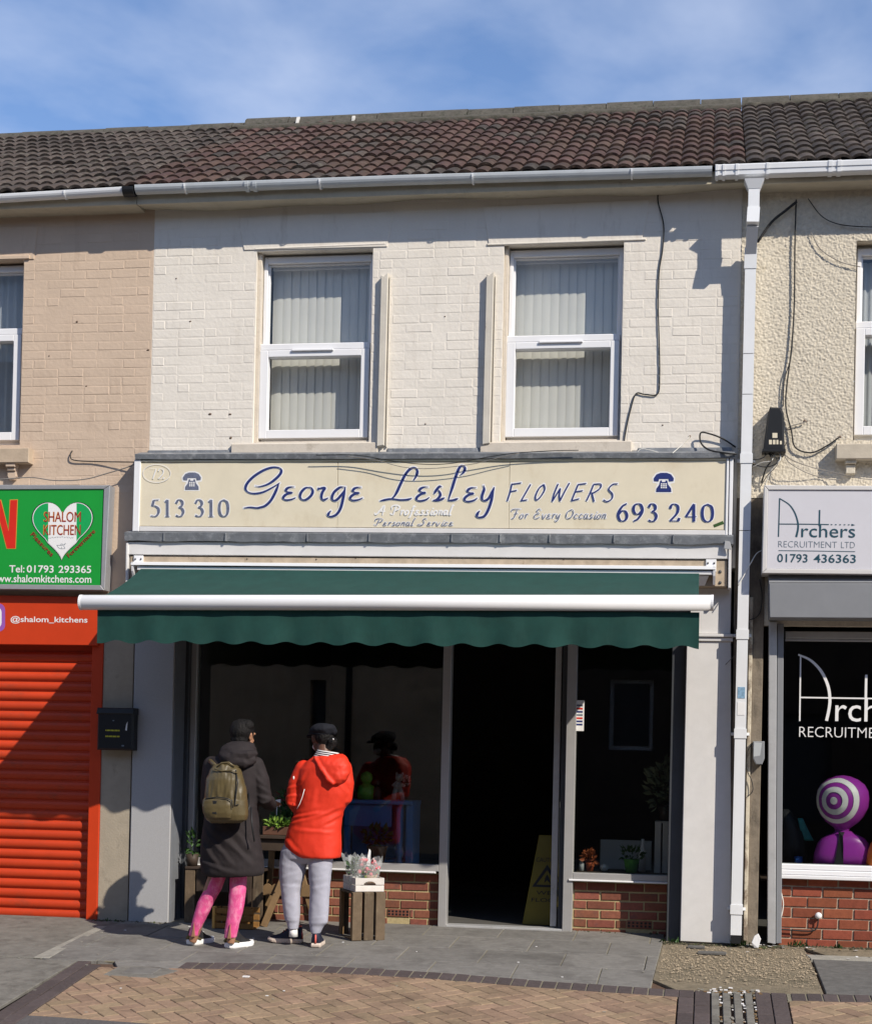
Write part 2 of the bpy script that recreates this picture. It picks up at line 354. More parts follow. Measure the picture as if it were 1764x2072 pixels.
def ellipse(cx, cy, a, b, n=28, t0=0, t1=2 * math.pi): return [(cx + a * math.cos(t0 + (t1 - t0) * i / n), cy + b * math.sin(t0 + (t1 - t0) * i / n)) for i in range(n + 1)]

# ------------------------------------------------------------------ ground: the setting
XA, XB = -7.2, 3.2
def sheet(name, x0, x1, ys, off, mat, nx=2):
    mb = MB(); n = nx + 1
    v = [(x0 + (x1 - x0) * i / nx, y, gz(y) + off) for y in ys for i in range(n)]
    mb.add(v, [[k * n + i, k * n + i + 1, (k + 1) * n + i + 1, (k + 1) * n + i] for k in range(len(ys) - 1) for i in range(nx)])
    return mb.build(name, mat, origin=(0, -1, -0.1), kind='structure')
pavement = sheet('pavement', XA - 20, XB + 20, [0.6, 0.0, KY, -4.06], -0.028, paver_joint)
road = sheet('road', -60, 60, [-4.05, -13.2], -0.10, asphalt)
base = sheet('ground', -400, 400, [420, 60, 8, -4.2, -60, -400], -0.16, concrete)
kerb = MB().plate(XA - 20, XB + 20, -4.04, -3.92, gz(-4) - 0.12, gz(-4) + 0.0, 0.01).build('kerb', concrete_pale, origin=(0, -4, -0.4), kind='structure')
far_pave = MB().plate(-60, 60, -16.2, -13.2, -0.6, -0.3, 0.01).build('far_pavement', concrete, origin=(0, -14, -0.4), kind='structure')

def clip(poly, a, b):                     # keep the left side of a->b
    o = []; n = len(poly)
    for i in range(n):
        p, q = poly[i], poly[(i + 1) % n]
        sp = (b[0] - a[0]) * (p[1] - a[1]) - (b[1] - a[1]) * (p[0] - a[0]); sq = (b[0] - a[0]) * (q[1] - a[1]) - (b[1] - a[1]) * (q[0] - a[0])
        if sp >= 0: o.append(p)
        if sp * sq < 0:
            t = sp / (sp - sq); o.append((p[0] + (q[0] - p[0]) * t, p[1] + (q[1] - p[1]) * t))
    return o
def clip_conv(poly, region):
    for i in range(len(region)):
        poly = clip(poly, region[i], region[(i + 1) % len(region)])
        if len(poly) < 3: return []
    return poly
def ccw(r_):
    a = sum(r_[i][0] * r_[(i + 1) % len(r_)][1] - r_[(i + 1) % len(r_)][0] * r_[i][1] for i in range(len(r_)))
    return r_ if a > 0 else r_[::-1]
def area(p): return abs(sum(p[i][0] * p[(i + 1) % len(p)][1] - p[(i + 1) % len(p)][0] * p[i][1] for i in range(len(p)))) / 2
def shrink(poly, g):                      # a convex outline pulled in by g
    poly = ccw(poly); r_ = []
    for i in range(len(poly)):
        a, b = poly[i], poly[(i + 1) % len(poly)]; d = Vector((b[0] - a[0], b[1] - a[1]))
        if d.length < 1e-6: continue
        d.normalize(); n = Vector((-d.y, d.x)) * g; r_.append(((a[0] + n.x, a[1] + n.y), (b[0] + n.x, b[1] + n.y)))
    o = poly
    for a, b in r_:
        o = clip(o, a, b)
        if len(o) < 3: return []
    return o
def paver(name, poly, mat, parent, top=0.0, dep=0.03, gap=0.003, mb=None, c=0.004):
    p = shrink(poly, gap)
    if len(p) < 3 or area(p) < 0.0006: return None
    tx, ty, tz = R.uniform(-.004, .004), R.uniform(-.004, .004), R.uniform(-.0015, .0015)
    cx = sum(q[0] for q in p) / len(p); cy = sum(q[1] for q in p) / len(p)
    pts = [(x, y, gz(y) + top + tz + tx * (x - cx) + ty * (y - cy)) for x, y in p]
    if mb is not None: mb.slab(pts, (0, 0, -dep), c); return None
    return MB().slab(pts, (0, 0, -dep), c).build(name, mat, parent, origin=(cx, cy, gz(cy)))
g2 = lambda px, py: (G(px, py).x, G(px, py).y)

# forecourt slabs, three staggered rows
row_y = [0.42, -0.14, -0.70, -1.26, -1.98]
lft_a, lft_b = g2(205, 1874), g2(84, 1938)
rgt_a, rgt_b = g2(1341, 1905), g2(1318, 1986)
slab_region = ccw([(lft_a[0] + 0.35, 0.45), (lft_a[0], lft_a[1]), lft_b, (lft_b[0] + .4, -1.98), (rgt_b[0], -1.98), (rgt_a[0], -0.02), (rgt_a[0], 0.45)])
# edging course along the front of the slabs
EDGE = [g2(*p) for p in [(232, 1944), (378, 1947), (600, 1951), (880, 1967), (1100, 1985), (1372, 2003), (1600, 2010), (1764, 2014)]]
EDGE = EDGE + [(EDGE[-1][0] + 1.6, EDGE[-1][1] + 0.05)]
def edge_y(x):
    for a, b in zip(EDGE, EDGE[1:]):
        if a[0] <= x <= b[0]: return a[1] + (b[1] - a[1]) * (x - a[0]) / (b[0] - a[0])
    return EDGE[-1][1] if x > EDGE[-1][0] else EDGE[0][1]
def above_edge(q):
    c = sum(p[0] for p in q) / len(q)
    for a, b in zip(EDGE, EDGE[1:]):
        if a[0] <= c <= b[0]: return clip(q, (a[0], a[1] + .003), (b[0], b[1] + .003))
    return clip(q, (EDGE[0][0], EDGE[0][1]), (EDGE[1][0], EDGE[1][1]))
for k in range(4):
    y1, y0 = row_y[k], row_y[k + 1]; x = -5.2 + (0.30 if k % 2 else 0)
    while x < 0.2:
        q = clip_conv([(x, y0), (x + .6, y0), (x + .6, y1), (x, y1)], slab_region)
        if len(q) > 2: q = above_edge(q)
        if len(q) > 2: paver('paving_slab', q, slab_grey, pavement, 0.0, 0.03, 0.0035)
        x += 0.6
# joint bed under the slabs, concrete on the left, gravel on the right
def gpoly(name, pts, mat, off, kind='structure', thick=0.02, sub=True):
    mb = MB(); v = [(x, y, gz(y) + off) for x, y in pts]; mb.slab(v, (0, 0, -thick), 0.003)
    return mb.build(name, mat, origin=(pts[0][0], pts[0][1], gz(pts[0][1])), kind=kind)
gpoly('slab_bed', [(lft_a[0], .44), lft_a, lft_b] + [(x, edge_y(x)) for x in (EDGE[0][0], EDGE[1][0], EDGE[2][0], EDGE[3][0], EDGE[4][0], rgt_b[0])] + [rgt_a, (rgt_a[0], .44)], slab_joint, -0.0035, thick=0.01)
gpoly('concrete_forecourt', ccw([(XA - 10, 0.1), (XA - 10, lft_b[1]), (lft_b[0] - .01, lft_b[1]), (lft_a[0] - .01, lft_a[1]), (lft_a[0] + .2, 0.1)]), concrete, -0.001)
gpoly('mortar_strip', ccw([(lft_a[0] - .02, lft_a[1]), (lft_a[0] + .05, lft_a[1]), (lft_b[0] + .06, lft_b[1]), (lft_b[0] - .06, lft_b[1])]), concrete_pale, 0.003, thick=0.01)
def along(pl, s):
    for a, b in zip(pl, pl[1:]):
        l = math.hypot(b[0] - a[0], b[1] - a[1])
        if s <= l: t = s / l; return (a[0] + (b[0] - a[0]) * t, a[1] + (b[1] - a[1]) * t), ((b[0] - a[0]) / l, (b[1] - a[1]) / l)
        s -= l
    return None, None
xd0 = g2(1372, 2006)[0]; XD = [xd0, xd0 + .105, xd0 + .21, xd0 + .50, xd0 + .605, xd0 + .71]
edge_end = g2(378, 1947)[0]
s = 0.0
while True:
    p, d = along(EDGE, s); q, e = along(EDGE, s + 0.104)
    if q is None: break
    s += 0.104
    if p[0] < edge_end - .01 or (XD[0] - .02 < p[0] < XD[5] - .07): continue
    paver('edging_block', [(p[0], p[1] - .198), (q[0], q[1] - .198), q, p], edge_dark, pavement, 0.002, 0.03, 0.0045)
eb = [(x, edge_y(x)) for x in [edge_end - .01] + [e_[0] for e_ in EDGE[2:6]]] ; gpoly('edging_bed', eb + [(x, y - .2) for x, y in eb[::-1]], slab_joint, -0.004, thick=0.01)
eb = [(x, edge_y(x)) for x in (XD[5], 1.2, 2.6)]; gpoly('edging_bed', eb + [(x, y - .2) for x, y in eb[::-1]], slab_joint, -0.004, thick=0.01)
# strip between the slab front and the edging on the left
gpoly('grey_patch', ccw([EDGE[0], EDGE[1], (EDGE[1][0], EDGE[1][1] - .2), (EDGE[0][0] + .1, EDGE[0][1] - .2)]), slab_grey, -0.002, thick=0.02)

# two dark rows running out diagonally on the left
da0, da1 = g2(158, 1944), g2(0, 2046); db0, db1 = g2(226, 1944), g2(0, 2088)
def lerp(a, b, t): return (a[0] + (b[0] - a[0]) * t, a[1] + (b[1] - a[1]) * t)
dl = math.hypot(da1[0] - da0[0], da1[1] - da0[1]); k = 0; tt = 0.0
dv = ((da1[0] - da0[0]) / dl, (da1[1] - da0[1]) / dl); dn = (-dv[1], dv[0])
if dn[0] < 0: dn = (-dn[0], -dn[1])
dwid = 0.105
q_ = lambda t, n_: (da0[0] + dv[0] * t + dn[0] * n_, da0[1] + dv[1] * t + dn[1] * n_)
while tt < dl + 1.0:
    for r_ in (0, 1):
        a = (da0[0] + dv[0] * (tt + (0.1 if r_ else 0)) + dn[0] * dwid * r_, da0[1] + dv[1] * (tt + (0.1 if r_ else 0)) + dn[1] * dwid * r_)
        if r_ and tt == 0: pass
        b = (a[0] + dv[0] * .205, a[1] + dv[1] * .205)
        paver('edging_block', [a, b, (b[0] + dn[0] * dwid, b[1] + dn[1] * dwid), (a[0] + dn[0] * dwid, a[1] + dn[1] * dwid)], edge_dark, pavement, 0.002, 0.03, 0.004)
    tt += 0.205
dleft = gpoly('concrete_path', ccw([(da0[0] - .01, da0[1] + .0), (da0[0] - .9, lft_b[1] - .01), (XA - 10, lft_b[1] - .01), (XA - 10, -3.9), (da0[0] + dv[0] * (dl + 1.2) - .01, da0[1] + dv[1] * (dl + 1.2))]), concrete, -0.002)
# herringbone pavers
a30 = math.radians(41); U1 = (math.cos(a30), math.sin(a30)); U2 = (math.sin(a30), -math.cos(a30))
dR0 = (da0[0] + dn[0] * dwid * 2, da0[1] + dn[1] * dwid * 2); dR1 = (dR0[0] + dv[0] * 3, dR0[1] + dv[1] * 3)
front_y = -3.45
regL = []
ex = [x for x in [e[0] for e in EDGE] if dR0[0] < x < XD[0]]
fl = [g2(-10, 2050), g2(110, 2056), g2(330, 2072), g2(640, 2100)]
def in_region(poly):
    """clip to the buff area left of the drain"""
    q = clip(poly, dR1, dR0) if False else poly
    q = clip(q, dR0, dR1) if side_ok else clip(q, dR1, dR0)
    q = clip(q, (XD[0] - .004, -9), (XD[0] - .004, 9))
    return q
mid = (-1.5, -2.4)
side_ok = (dR1[0] - dR0[0]) * (mid[1] - dR0[1]) - (dR1[1] - dR0[1]) * (mid[0] - dR0[0]) > 0
def under_edge(q):
    c = sum(p[0] for p in q) / len(q)
    for a, b in zip(EDGE, EDGE[1:]):
        if a[0] - .0 <= c <= b[0]: return clip(q, (b[0], b[1] - .199), (a[0], a[1] - .199))
    return clip(q, (EDGE[1][0], EDGE[1][1] - .199), (EDGE[0][0], EDGE[0][1] - .199)) if c < EDGE[0][0] else clip(q, (9, EDGE[-1][1] - .199), (-9, EDGE[-1][1] - .199))
pv = []
B = 0.1045
for i in range(-60, 60):
    for j in range(-60, 60):
        # 2x1 blocks of a herringbone: cells (i,j) starting a block
        m4 = (i - j) % 4
        if m4 == 0: cells = (2, 1)
        elif m4 == 2 or m4 == 3: cells = None
        else: cells = None
        for kind_ in (0, 1):
            if kind_ == 0 and (i - j) % 4 == 0: w_, h_ = 2, 1
            elif kind_ == 1 and (i - j) % 4 == 3: w_, h_ = 1, 2
            else: continue
            P0 = lambda a, b: (-1.6 + (a * U1[0] + b * U2[0]) * B, -2.3 + (a * U1[1] + b * U2[1]) * B)
            q = [P0(i, j), P0(i + w_, j), P0(i + w_, j + h_), P0(i, j + h_)]
            c = P0(i + w_ / 2, j + h_ / 2)
            if not (-5.2 < c[0] < 2.4 and -3.92 < c[1] < -1.6): continue
            if c[0] < (XD[0] + XD[5]) / 2: q = in_region(q)
            else: q = clip(q, (XD[5] + .004, 9), (XD[5] + .004, -9))
            if len(q) < 3: continue
            q = under_edge(q)
            if len(q) < 3: continue
            # dark band along the road at the lower left
            for a, b in zip(fl, fl[1:]):
                if a[0] <= c[0] <= b[0] and len(q) > 2: q = clip(q, a, b)
            if c[0] < fl[0][0] and len(q) > 2: q = clip(q, (fl[0][0] - 3, fl[0][1]), fl[0])
            if len(q) < 3: continue
            q = clip(q, (-9, -3.9), (9, -3.9))
            if len(q) < 3 or area(q) < 0.0008: continue
            cc = Vector((c[0], c[1], gz(c[1]))) - CAM; X_ = CX + F * cc.dot(rt) / cc.dot(fw); Y_ = CY - F * cc.dot(up) / cc.dot(fw)
            vis = -30 < X_ < 1795 and Y_ < 2090
            pv.append((0 if vis else 1, c[1] * -1, q))
pv.sort(key=lambda t: (t[0], -t[1]))
rest = MB()
for n_, (v_, yy, q) in enumerate(pv):
    if n_ < 290: paver('paving_block', q, paver_buff, pavement, 0.0, 0.028, 0.0022)
    else: paver('paving_block', q, paver_buff, pavement, 0.0, 0.02, 0.0022, mb=rest)
if rest.v: rest.build('outer_paving_blocks', paver_buff, pavement, kind='stuff')
# dark gully band along the kerb, lower left
gpoly('kerbside_band', [(fl[0][0] - 3, fl[0][1] - .004)] + [(a[0], a[1] - .004) for a in fl] + [(fl[-1][0] + .9, -3.915), (fl[0][0] - 3, -3.915)][0:2], asphalt, -0.003)
# gravel patch and slabs to the right
gr = ccw([(rgt_a[0] + .004, 0.3), (rgt_a[0] + .004, -0.02), (rgt_b[0] + .004, -1.58), (XD[0], edge_y(XD[0]) + .002), (XD[5], edge_y(XD[5]) + .002), (g2(1664, 2004)[0], edge_y(g2(1664, 2004)[0]) + .002), g2(1640, 1945), (g2(1625, 1925)[0], 0.3)])
gpoly('gravel_bed', gr, gravel_bed, -0.006)
ge = MB()
for _ in range(5200):
    x = R.uniform(-0.35, 0.95); y = R.uniform(-1.62, 0.06)
    if R.random() > 0.35 + 0.65 * math.exp(-((y + 0.75) / 0.5) ** 2): continue
    t = clip_conv([(x - .001, y - .001), (x + .001, y - .001), (x, y + .001)], gr)
    if len(t) < 3: continue
    r_ = R.uniform(0.003, 0.011) * (0.7 if R.random() < .8 else 1.4); h_ = r_ * R.uniform(.5, .9); z = gz(y) - 0.006
    a0 = R.random() * 6; n = 5
    ge.add([(x + r_ * math.cos(a0 + 6.283 * k / n) * R.uniform(.8, 1.2), y + r_ * math.sin(a0 + 6.283 * k / n), z) for k in range(n)] + [(x, y, z + h_)], [[k, (k + 1) % n, n] for k in range(n)])
ge.build('gravel', stones, origin=(0.3, -0.8, gz(-.8)), kind='stuff', clean=False)
q0 = g2(1640, 1950)
paver('paving_slab', ccw([(q0[0] + .02, -0.55), (XB, -0.55), (XB, edge_y(2) + .004), (g2(1668, 2004)[0], edge_y(1.0) + .004)]), slab_dark, pavement, 0.0, 0.03, 0.003)
paver('kerb_stone', ccw([(q0[0] - .02, -0.36), (XB, -0.36), (XB, -0.54), (q0[0] + .01, -0.54)]), concrete_pale, pavement, 0.006, 0.03, 0.003)
gpoly('wall_footing', ccw([(0.40, 0.28), (XB, 0.28), (XB, -0.35), (0.95, -0.35), (0.80, -0.05), (0.40, -0.05)]), gravel_bed, -0.004)
# drainage channel: two dark courses either side of four ribs
for a, b in ((0, 1), (1, 2), (3, 4), (4, 5)):
    y = edge_y(XD[a]) + (0.0 if a in (0, 4) else 0.0)
    while y > -3.9:
        paver('edging_block', [(XD[a], y - .204), (XD[b], y - .204), (XD[b], y), (XD[a], y)], edge_dark, pavement, 0.002, 0.03, 0.003); y -= .205
ch = thing('drain_channel', 'ribbed concrete drainage channel set between dark blocks below the downpipe', 'drain', (XD[2] + .14, edge_y(XD[2]) - 1, gz(-2.6) - .03))
cw_ = (XD[3] - XD[2]) / 4
for k in range(4):
    x = XD[2] + k * cw_; mb = MB()
    for ya, yb in ((edge_y(x), -2.55), (-2.555, -3.2), (-3.205, -3.9)):
        mb.slab([(x + .006, yb, gz(yb) + .001), (x + cw_ - .016, yb, gz(yb) + .001), (x + cw_ - .016, ya, gz(ya) + .001), (x + .006, ya, gz(ya) + .001)], (0, 0, -.03), .004)
    mb.build('rib', concrete, ch)
mb = MB()
for _ in range(150):
    k = R.choice([0, 1, 2, 3]); x = XD[2] + (k + 1) * cw_ - R.uniform(0.0, .012); y = R.uniform(-3.8, -1.75)
    r_ = R.uniform(.004, .012); z = gz(y) - .006 + R.uniform(0, .008)
    mb.box(x - r_, x + r_ * .7, y - r_ * 1.6, y + r_, z, z + .005, 0, m=R.choice([0, 1, 1, 2, 2]))
for _ in range(40):
    x = R.uniform(XD[2] - .1, XD[3] + .05); y = edge_y(x) + R.uniform(-.06, .05); r_ = R.uniform(.004, .013)
    mb.box(x - r_, x + r_, y - r_, y + r_, gz(y), gz(y) + .006, 0, m=R.choice([0, 1, 2]))
mb.build('litter', [card, tan_wood, concrete_pale], origin=(XD[2], -2, gz(-2)), kind='stuff')
mb = MB()
for _ in range(70):
    x = R.uniform(-4.9, 1.0); y = R.uniform(-3.4, 0.0); r_ = R.uniform(.003, .008)
    mb.box(x - r_, x + r_ * 1.5, y - r_, y + r_, gz(y), gz(y) + .004, 0, m=R.choice([0, 1, 1]))
p_ = G(712 * .7159 / 1.432, 2500 * .7159 + 380 * .5); p_ = G(499, 1977)
mb.box(p_.x - .025, p_.x + .02, p_.y - .02, p_.y + .015, gz(p_.y), gz(p_.y) + .008, 0, m=0)
mb.build('pavement_specks', [card, concrete_pale, dark_wood], origin=(-2, -2, gz(-2)), kind='stuff')
sc = thing('access_cover', 'small square grey access cover in a cracked concrete surround on the buff paving', 'access cover', (*g2(284, 1966), gz(-2)))
cxy = g2(284, 1966)
mb = MB(); mb.slab([(x, y, gz(y) + .002) for x, y in [(cxy[0] - .22, cxy[1] - .15), (cxy[0] + .16, cxy[1] - .17), (cxy[0] + .26, cxy[1] + .07), (cxy[0] + .08, cxy[1] + .16), (cxy[0] - .2, cxy[1] + .15)]], (0, 0, -.02), .004); mb.build('surround', concrete, sc)
mb = MB(); mb.slab([(x, y, gz(y) + .006) for x, y in [(cxy[0] - .11, cxy[1] - .08), (cxy[0] + .11, cxy[1] - .08), (cxy[0] + .12, cxy[1] + .1), (cxy[0] - .1, cxy[1] + .1)]], (0, 0, -.01), .003); mb.build('lid', slab_grey, sc)

# ------------------------------------------------------------------ houses
def wall_grid(mb, x0, x1, z0, z1, y0, y1, holes, m=0):
    xs = sorted({x0, x1} | {v for h in holes for v in h[:2] if x0 < v < x1}); zs = sorted({z0, z1} | {v for h in holes for v in h[2:] if z0 < v < z1})
    nx, nz = len(xs) - 1, len(zs) - 1
    solid = [[not any(h[0] < (xs[i] + xs[i + 1]) / 2 < h[1] and h[2] < (zs[k] + zs[k + 1]) / 2 < h[3] for h in holes) for k in range(nz)] for i in range(nx)]
    ok = lambda i, k: 0 <= i < nx and 0 <= k < nz and solid[i][k]
    for i in range(nx):
        for k in range(nz):
            if not solid[i][k]: continue
            a, b, c, d = xs[i], xs[i + 1], zs[k], zs[k + 1]
            mb.add([(a, y0, c), (b, y0, c), (b, y0, d), (a, y0, d)], [[0, 1, 2, 3]], m=m)
            mb.add([(a, y1, c), (b, y1, c), (b, y1, d), (a, y1, d)], [[3, 2, 1, 0]], m=m)
            if not ok(i - 1, k): mb.add([(a, y0, c), (a, y0, d), (a, y1, d), (a, y1, c)], [[0, 1, 2, 3]], m=m)
            if not ok(i + 1, k): mb.add([(b, y0, c), (b, y1, c), (b, y1, d), (b, y0, d)], [[0, 1, 2, 3]], m=m)
            if not ok(i, k - 1): mb.add([(a, y0, c), (a, y1, c), (b, y1, c), (b, y0, c)], [[0, 1, 2, 3]], m=m)
            if not ok(i, k + 1): mb.add([(a, y0, d), (b, y0, d), (b, y1, d), (a, y1, d)], [[0, 1, 2, 3]], m=m)
BC = {}
def brick_mesh(w_, h_, d_, mat, ch=0.005):
    key = (round(w_, 3), round(h_, 3), round(d_, 3), mat.name)
    if key not in BC:
        mb = MB(); j = lambda: R.uniform(-.0018, .0018)
        mb.slab([(-w_ / 2 + j(), 0, -h_ / 2 + j()), (w_ / 2 + j(), 0, -h_ / 2 + j()), (w_ / 2 + j(), 0, h_ / 2 + j()), (-w_ / 2 + j(), 0, h_ / 2 + j())], (0, d_, 0), ch)
        BC[key] = mb.mesh('brick', mat)
    return BC[key]
def brickwork(parent, x0, x1, z0, z1, y, mat, holes=(), bw=0.226, bh=0.0755, joint=0.010, proud=0.004, ch=0.005, header=0.0, jit=0.0012, order=None, skip=0.0, limit=295, wob=0.0):
    """every brick an object of its own; past the limit the rest become one piece"""
    L = []; k = 0; z = z0
    while z < z1 - 0.02:
        zt = min(z + bh, z1); x = x0 - (bw / 2 if k % 2 else 0) - R.uniform(0, .01)
        while x < x1:
            ww = bw / 2 if R.random() < header else bw
            a, b = max(x, x0), min(x + ww, x1); x += ww
            segs = [(a, b)]
            for h in holes:
                if zt - .02 > h[2] and z + .02 < h[3]:
                    n_ = []
                    for (p, q) in segs:
                        if q <= h[0] or p >= h[1]: n_.append((p, q)); continue
                        if p < h[0]: n_.append((p, h[0]))
                        if q > h[1]: n_.append((h[1], q))
                    segs = n_
            for p, q in segs:
                if q - p > 0.03: L.append((p, q, z, zt))
        z = zt; k += 1
    if order: L.sort(key=order)
    rest = MB()
    for n_, (p, q, a, b) in enumerate(L):
        w_, h_ = q - p - joint, b - a - joint
        if w_ < .015: continue
        yy = y - proud * (R.uniform(.25, 1.35) if wob else 1) + R.uniform(-jit, jit)
        if n_ >= limit: rest.box(p + joint / 2, q - joint / 2, yy, yy + .03, a + joint / 2, b - joint / 2, ch); continue
        w_ = round(w_ / .02) * .02 if w_ > .05 else w_
        og = ((p + q) / 2, yy, (a + b) / 2 + R.uniform(-.001, .001) + wob * math.sin((p + q) * 1.7 + a * 3))
        link('brick', brick_mesh(max(w_, .015), round(h_, 3), 0.03, mat, ch), parent, og, rot=(R.uniform(-.012, .012), R.uniform(-.009, .009), R.uniform(-.006, .006)))
    if rest.v: rest.build('brickwork', mat, parent, kind='stuff')
SLAT = {}
def sash(house, x0, x1, z0, z1, zt, frame_mat, pane_mat, nslat, label=None, blind=True, y=0.10, gapl=0.05):
    fwid = 0.032
    mb = MB(); mb.box(x0, x0 + fwid, y, y + .07, z0, z1); mb.box(x1 - fwid, x1, y, y + .07, z0, z1)
    mb.box(x0 + fwid, x1 - fwid, y, y + .07, z1 - .055, z1); mb.box(x0 + fwid, x1 - fwid, y, y + .07, z0, z0 + .045)
    wdw = mb.build('window', frame_mat, house, origin=((x0 + x1) / 2, y, z0))
    if label: wdw['label'] = label
    # upper light, set back
    mb = MB(); mb.box(x0 + fwid, x0 + fwid + .014, y + .03, y + .065, zt + .055, z1 - .055, .003); mb.box(x1 - fwid - .014, x1 - fwid, y + .03, y + .065, zt + .055, z1 - .055, .003)
    mb.box(x0 + fwid + .014, x1 - fwid - .014, y + .03, y + .065, z1 - .070, z1 - .055, .003)
    mb.build('upper_bead', frame_mat, wdw)
    # lower sash standing proud
    s0, s1 = x0 - .004, x1 - .018; t = .07; ys = y - .05
    mb = MB(); mb.box(s0, s0 + t, ys, y + .02, z0 + .03, zt); mb.box(s1 - t, s1, ys, y + .05, z0 + .03, zt)
    mb.box(s0 + t, s1 - t, ys, y + .05, z0 + .03, z0 + .10); mb.box(s0 + t, s1 - t, ys, y + .05, zt - .055, zt)
    mb.build('sash_frame', frame_mat, wdw)
    mb = MB(); mb.box(s0 - .004, s1 + .004, ys + .008, y + .045, zt + .002, zt + .056, .006); mb.build('meeting_rail', frame_mat, wdw)
    mb = MB(); mb.box((s0 + s1) / 2 - .19, (s0 + s1) / 2 + .16, ys - .018, ys - .001, zt - .012, zt + .004, .003); mb.build('trickle_vent', frame_mat, wdw)
    mb = MB(); mb.box(x0 + fwid, x1 - fwid, y + .044, y + .050, zt + .05, z1 - .06, 0); mb.build('pane', pane_mat, wdw)
    mb = MB(); mb.box(s0 + t, s1 - t, y + .018, y + .024, z0 + .095, zt - .05, 0); mb.build('pane', pane_mat, wdw)
    if blind:
        zb0, zb1 = z0 + .06, z1 - .07; p = .0715; key = round(zb1 - zb0, 2)
        if key not in SLAT:
            b = MB(); n = 5; v = []
            for z in (zb0 - (zb0 + zb1) / 2, zb1 - (zb0 + zb1) / 2):
                for i in range(n):
                    u_ = -1 + 2 * i / (n - 1); v.append((u_ * .0445, .0035 * u_ * u_, z))
            b.add(v, [[i, i + 1, n + i + 1, n + i] for i in range(n - 1)], True)
            b.add([(q[0], q[1] + .0012, q[2]) for q in v], [[n + i, n + i + 1, i + 1, i] for i in range(n - 1)], True)
            SLAT[key] = b.mesh('blind_slat', blind_mat, clean=False)
        x = x0 + fwid + gapl
        while x < x1 - .02:
            link('blind_slat', SLAT[key], wdw, (x, y + .155, (zb0 + zb1) / 2), rot=(R.uniform(-.004, .004), R.uniform(-.004, .004), math.radians(-7) + R.uniform(-.04, .04))); x += p
        mb = MB(); mb.box(x0 + .04, x1 - .04, y + .13, y + .18, zb1, zb1 + .035); mb.build('blind_rail', upvc, wdw)
    return wdw
TILE = {}
def tile_mesh(mat, v):
    key = (mat.name, v)
    if key not in TILE:
        mb = MB(); n = 12; w_ = .262; ln = .345; vt = []
        hgt = lambda i: 0.026 * max(0.0, math.sin(math.pi * ((i / 6) % 1.0))) ** 0.7 if (i % 6) else 0.0
        for k, y in enumerate((0.0, 0.0, ln)):
            for i in range(n + 1):
                x = w_ * i / n; h = hgt(i)
                if k == 0: vt.append((x, y + .002 + R.uniform(-.002, .002), h - .022))
                else: vt.append((x, y, h + (0.0 if k == 1 else 0.0)))
        mb.add(vt[:2 * (n + 1)], [[i, i + 1, n + 2 + i, n + 1 + i] for i in range(n)], False)
        mb.add(vt[n + 1:], [[i, i + 1, n + 2 + i, n + 1 + i] for i in range(n)], True)
        TILE[key] = mb.mesh('roof_tile', mat, clean=False)
    return TILE[key]
EA = Vector((0, -0.29, 6.02)); RG = Vector((0, 3.2, 7.885)); PIT = math.atan2(RG.z - EA.z, RG.y - EA.y); SL = Vector((0, math.cos(PIT), math.sin(PIT))); NR = Vector((0, -math.sin(PIT), math.cos(PIT)))
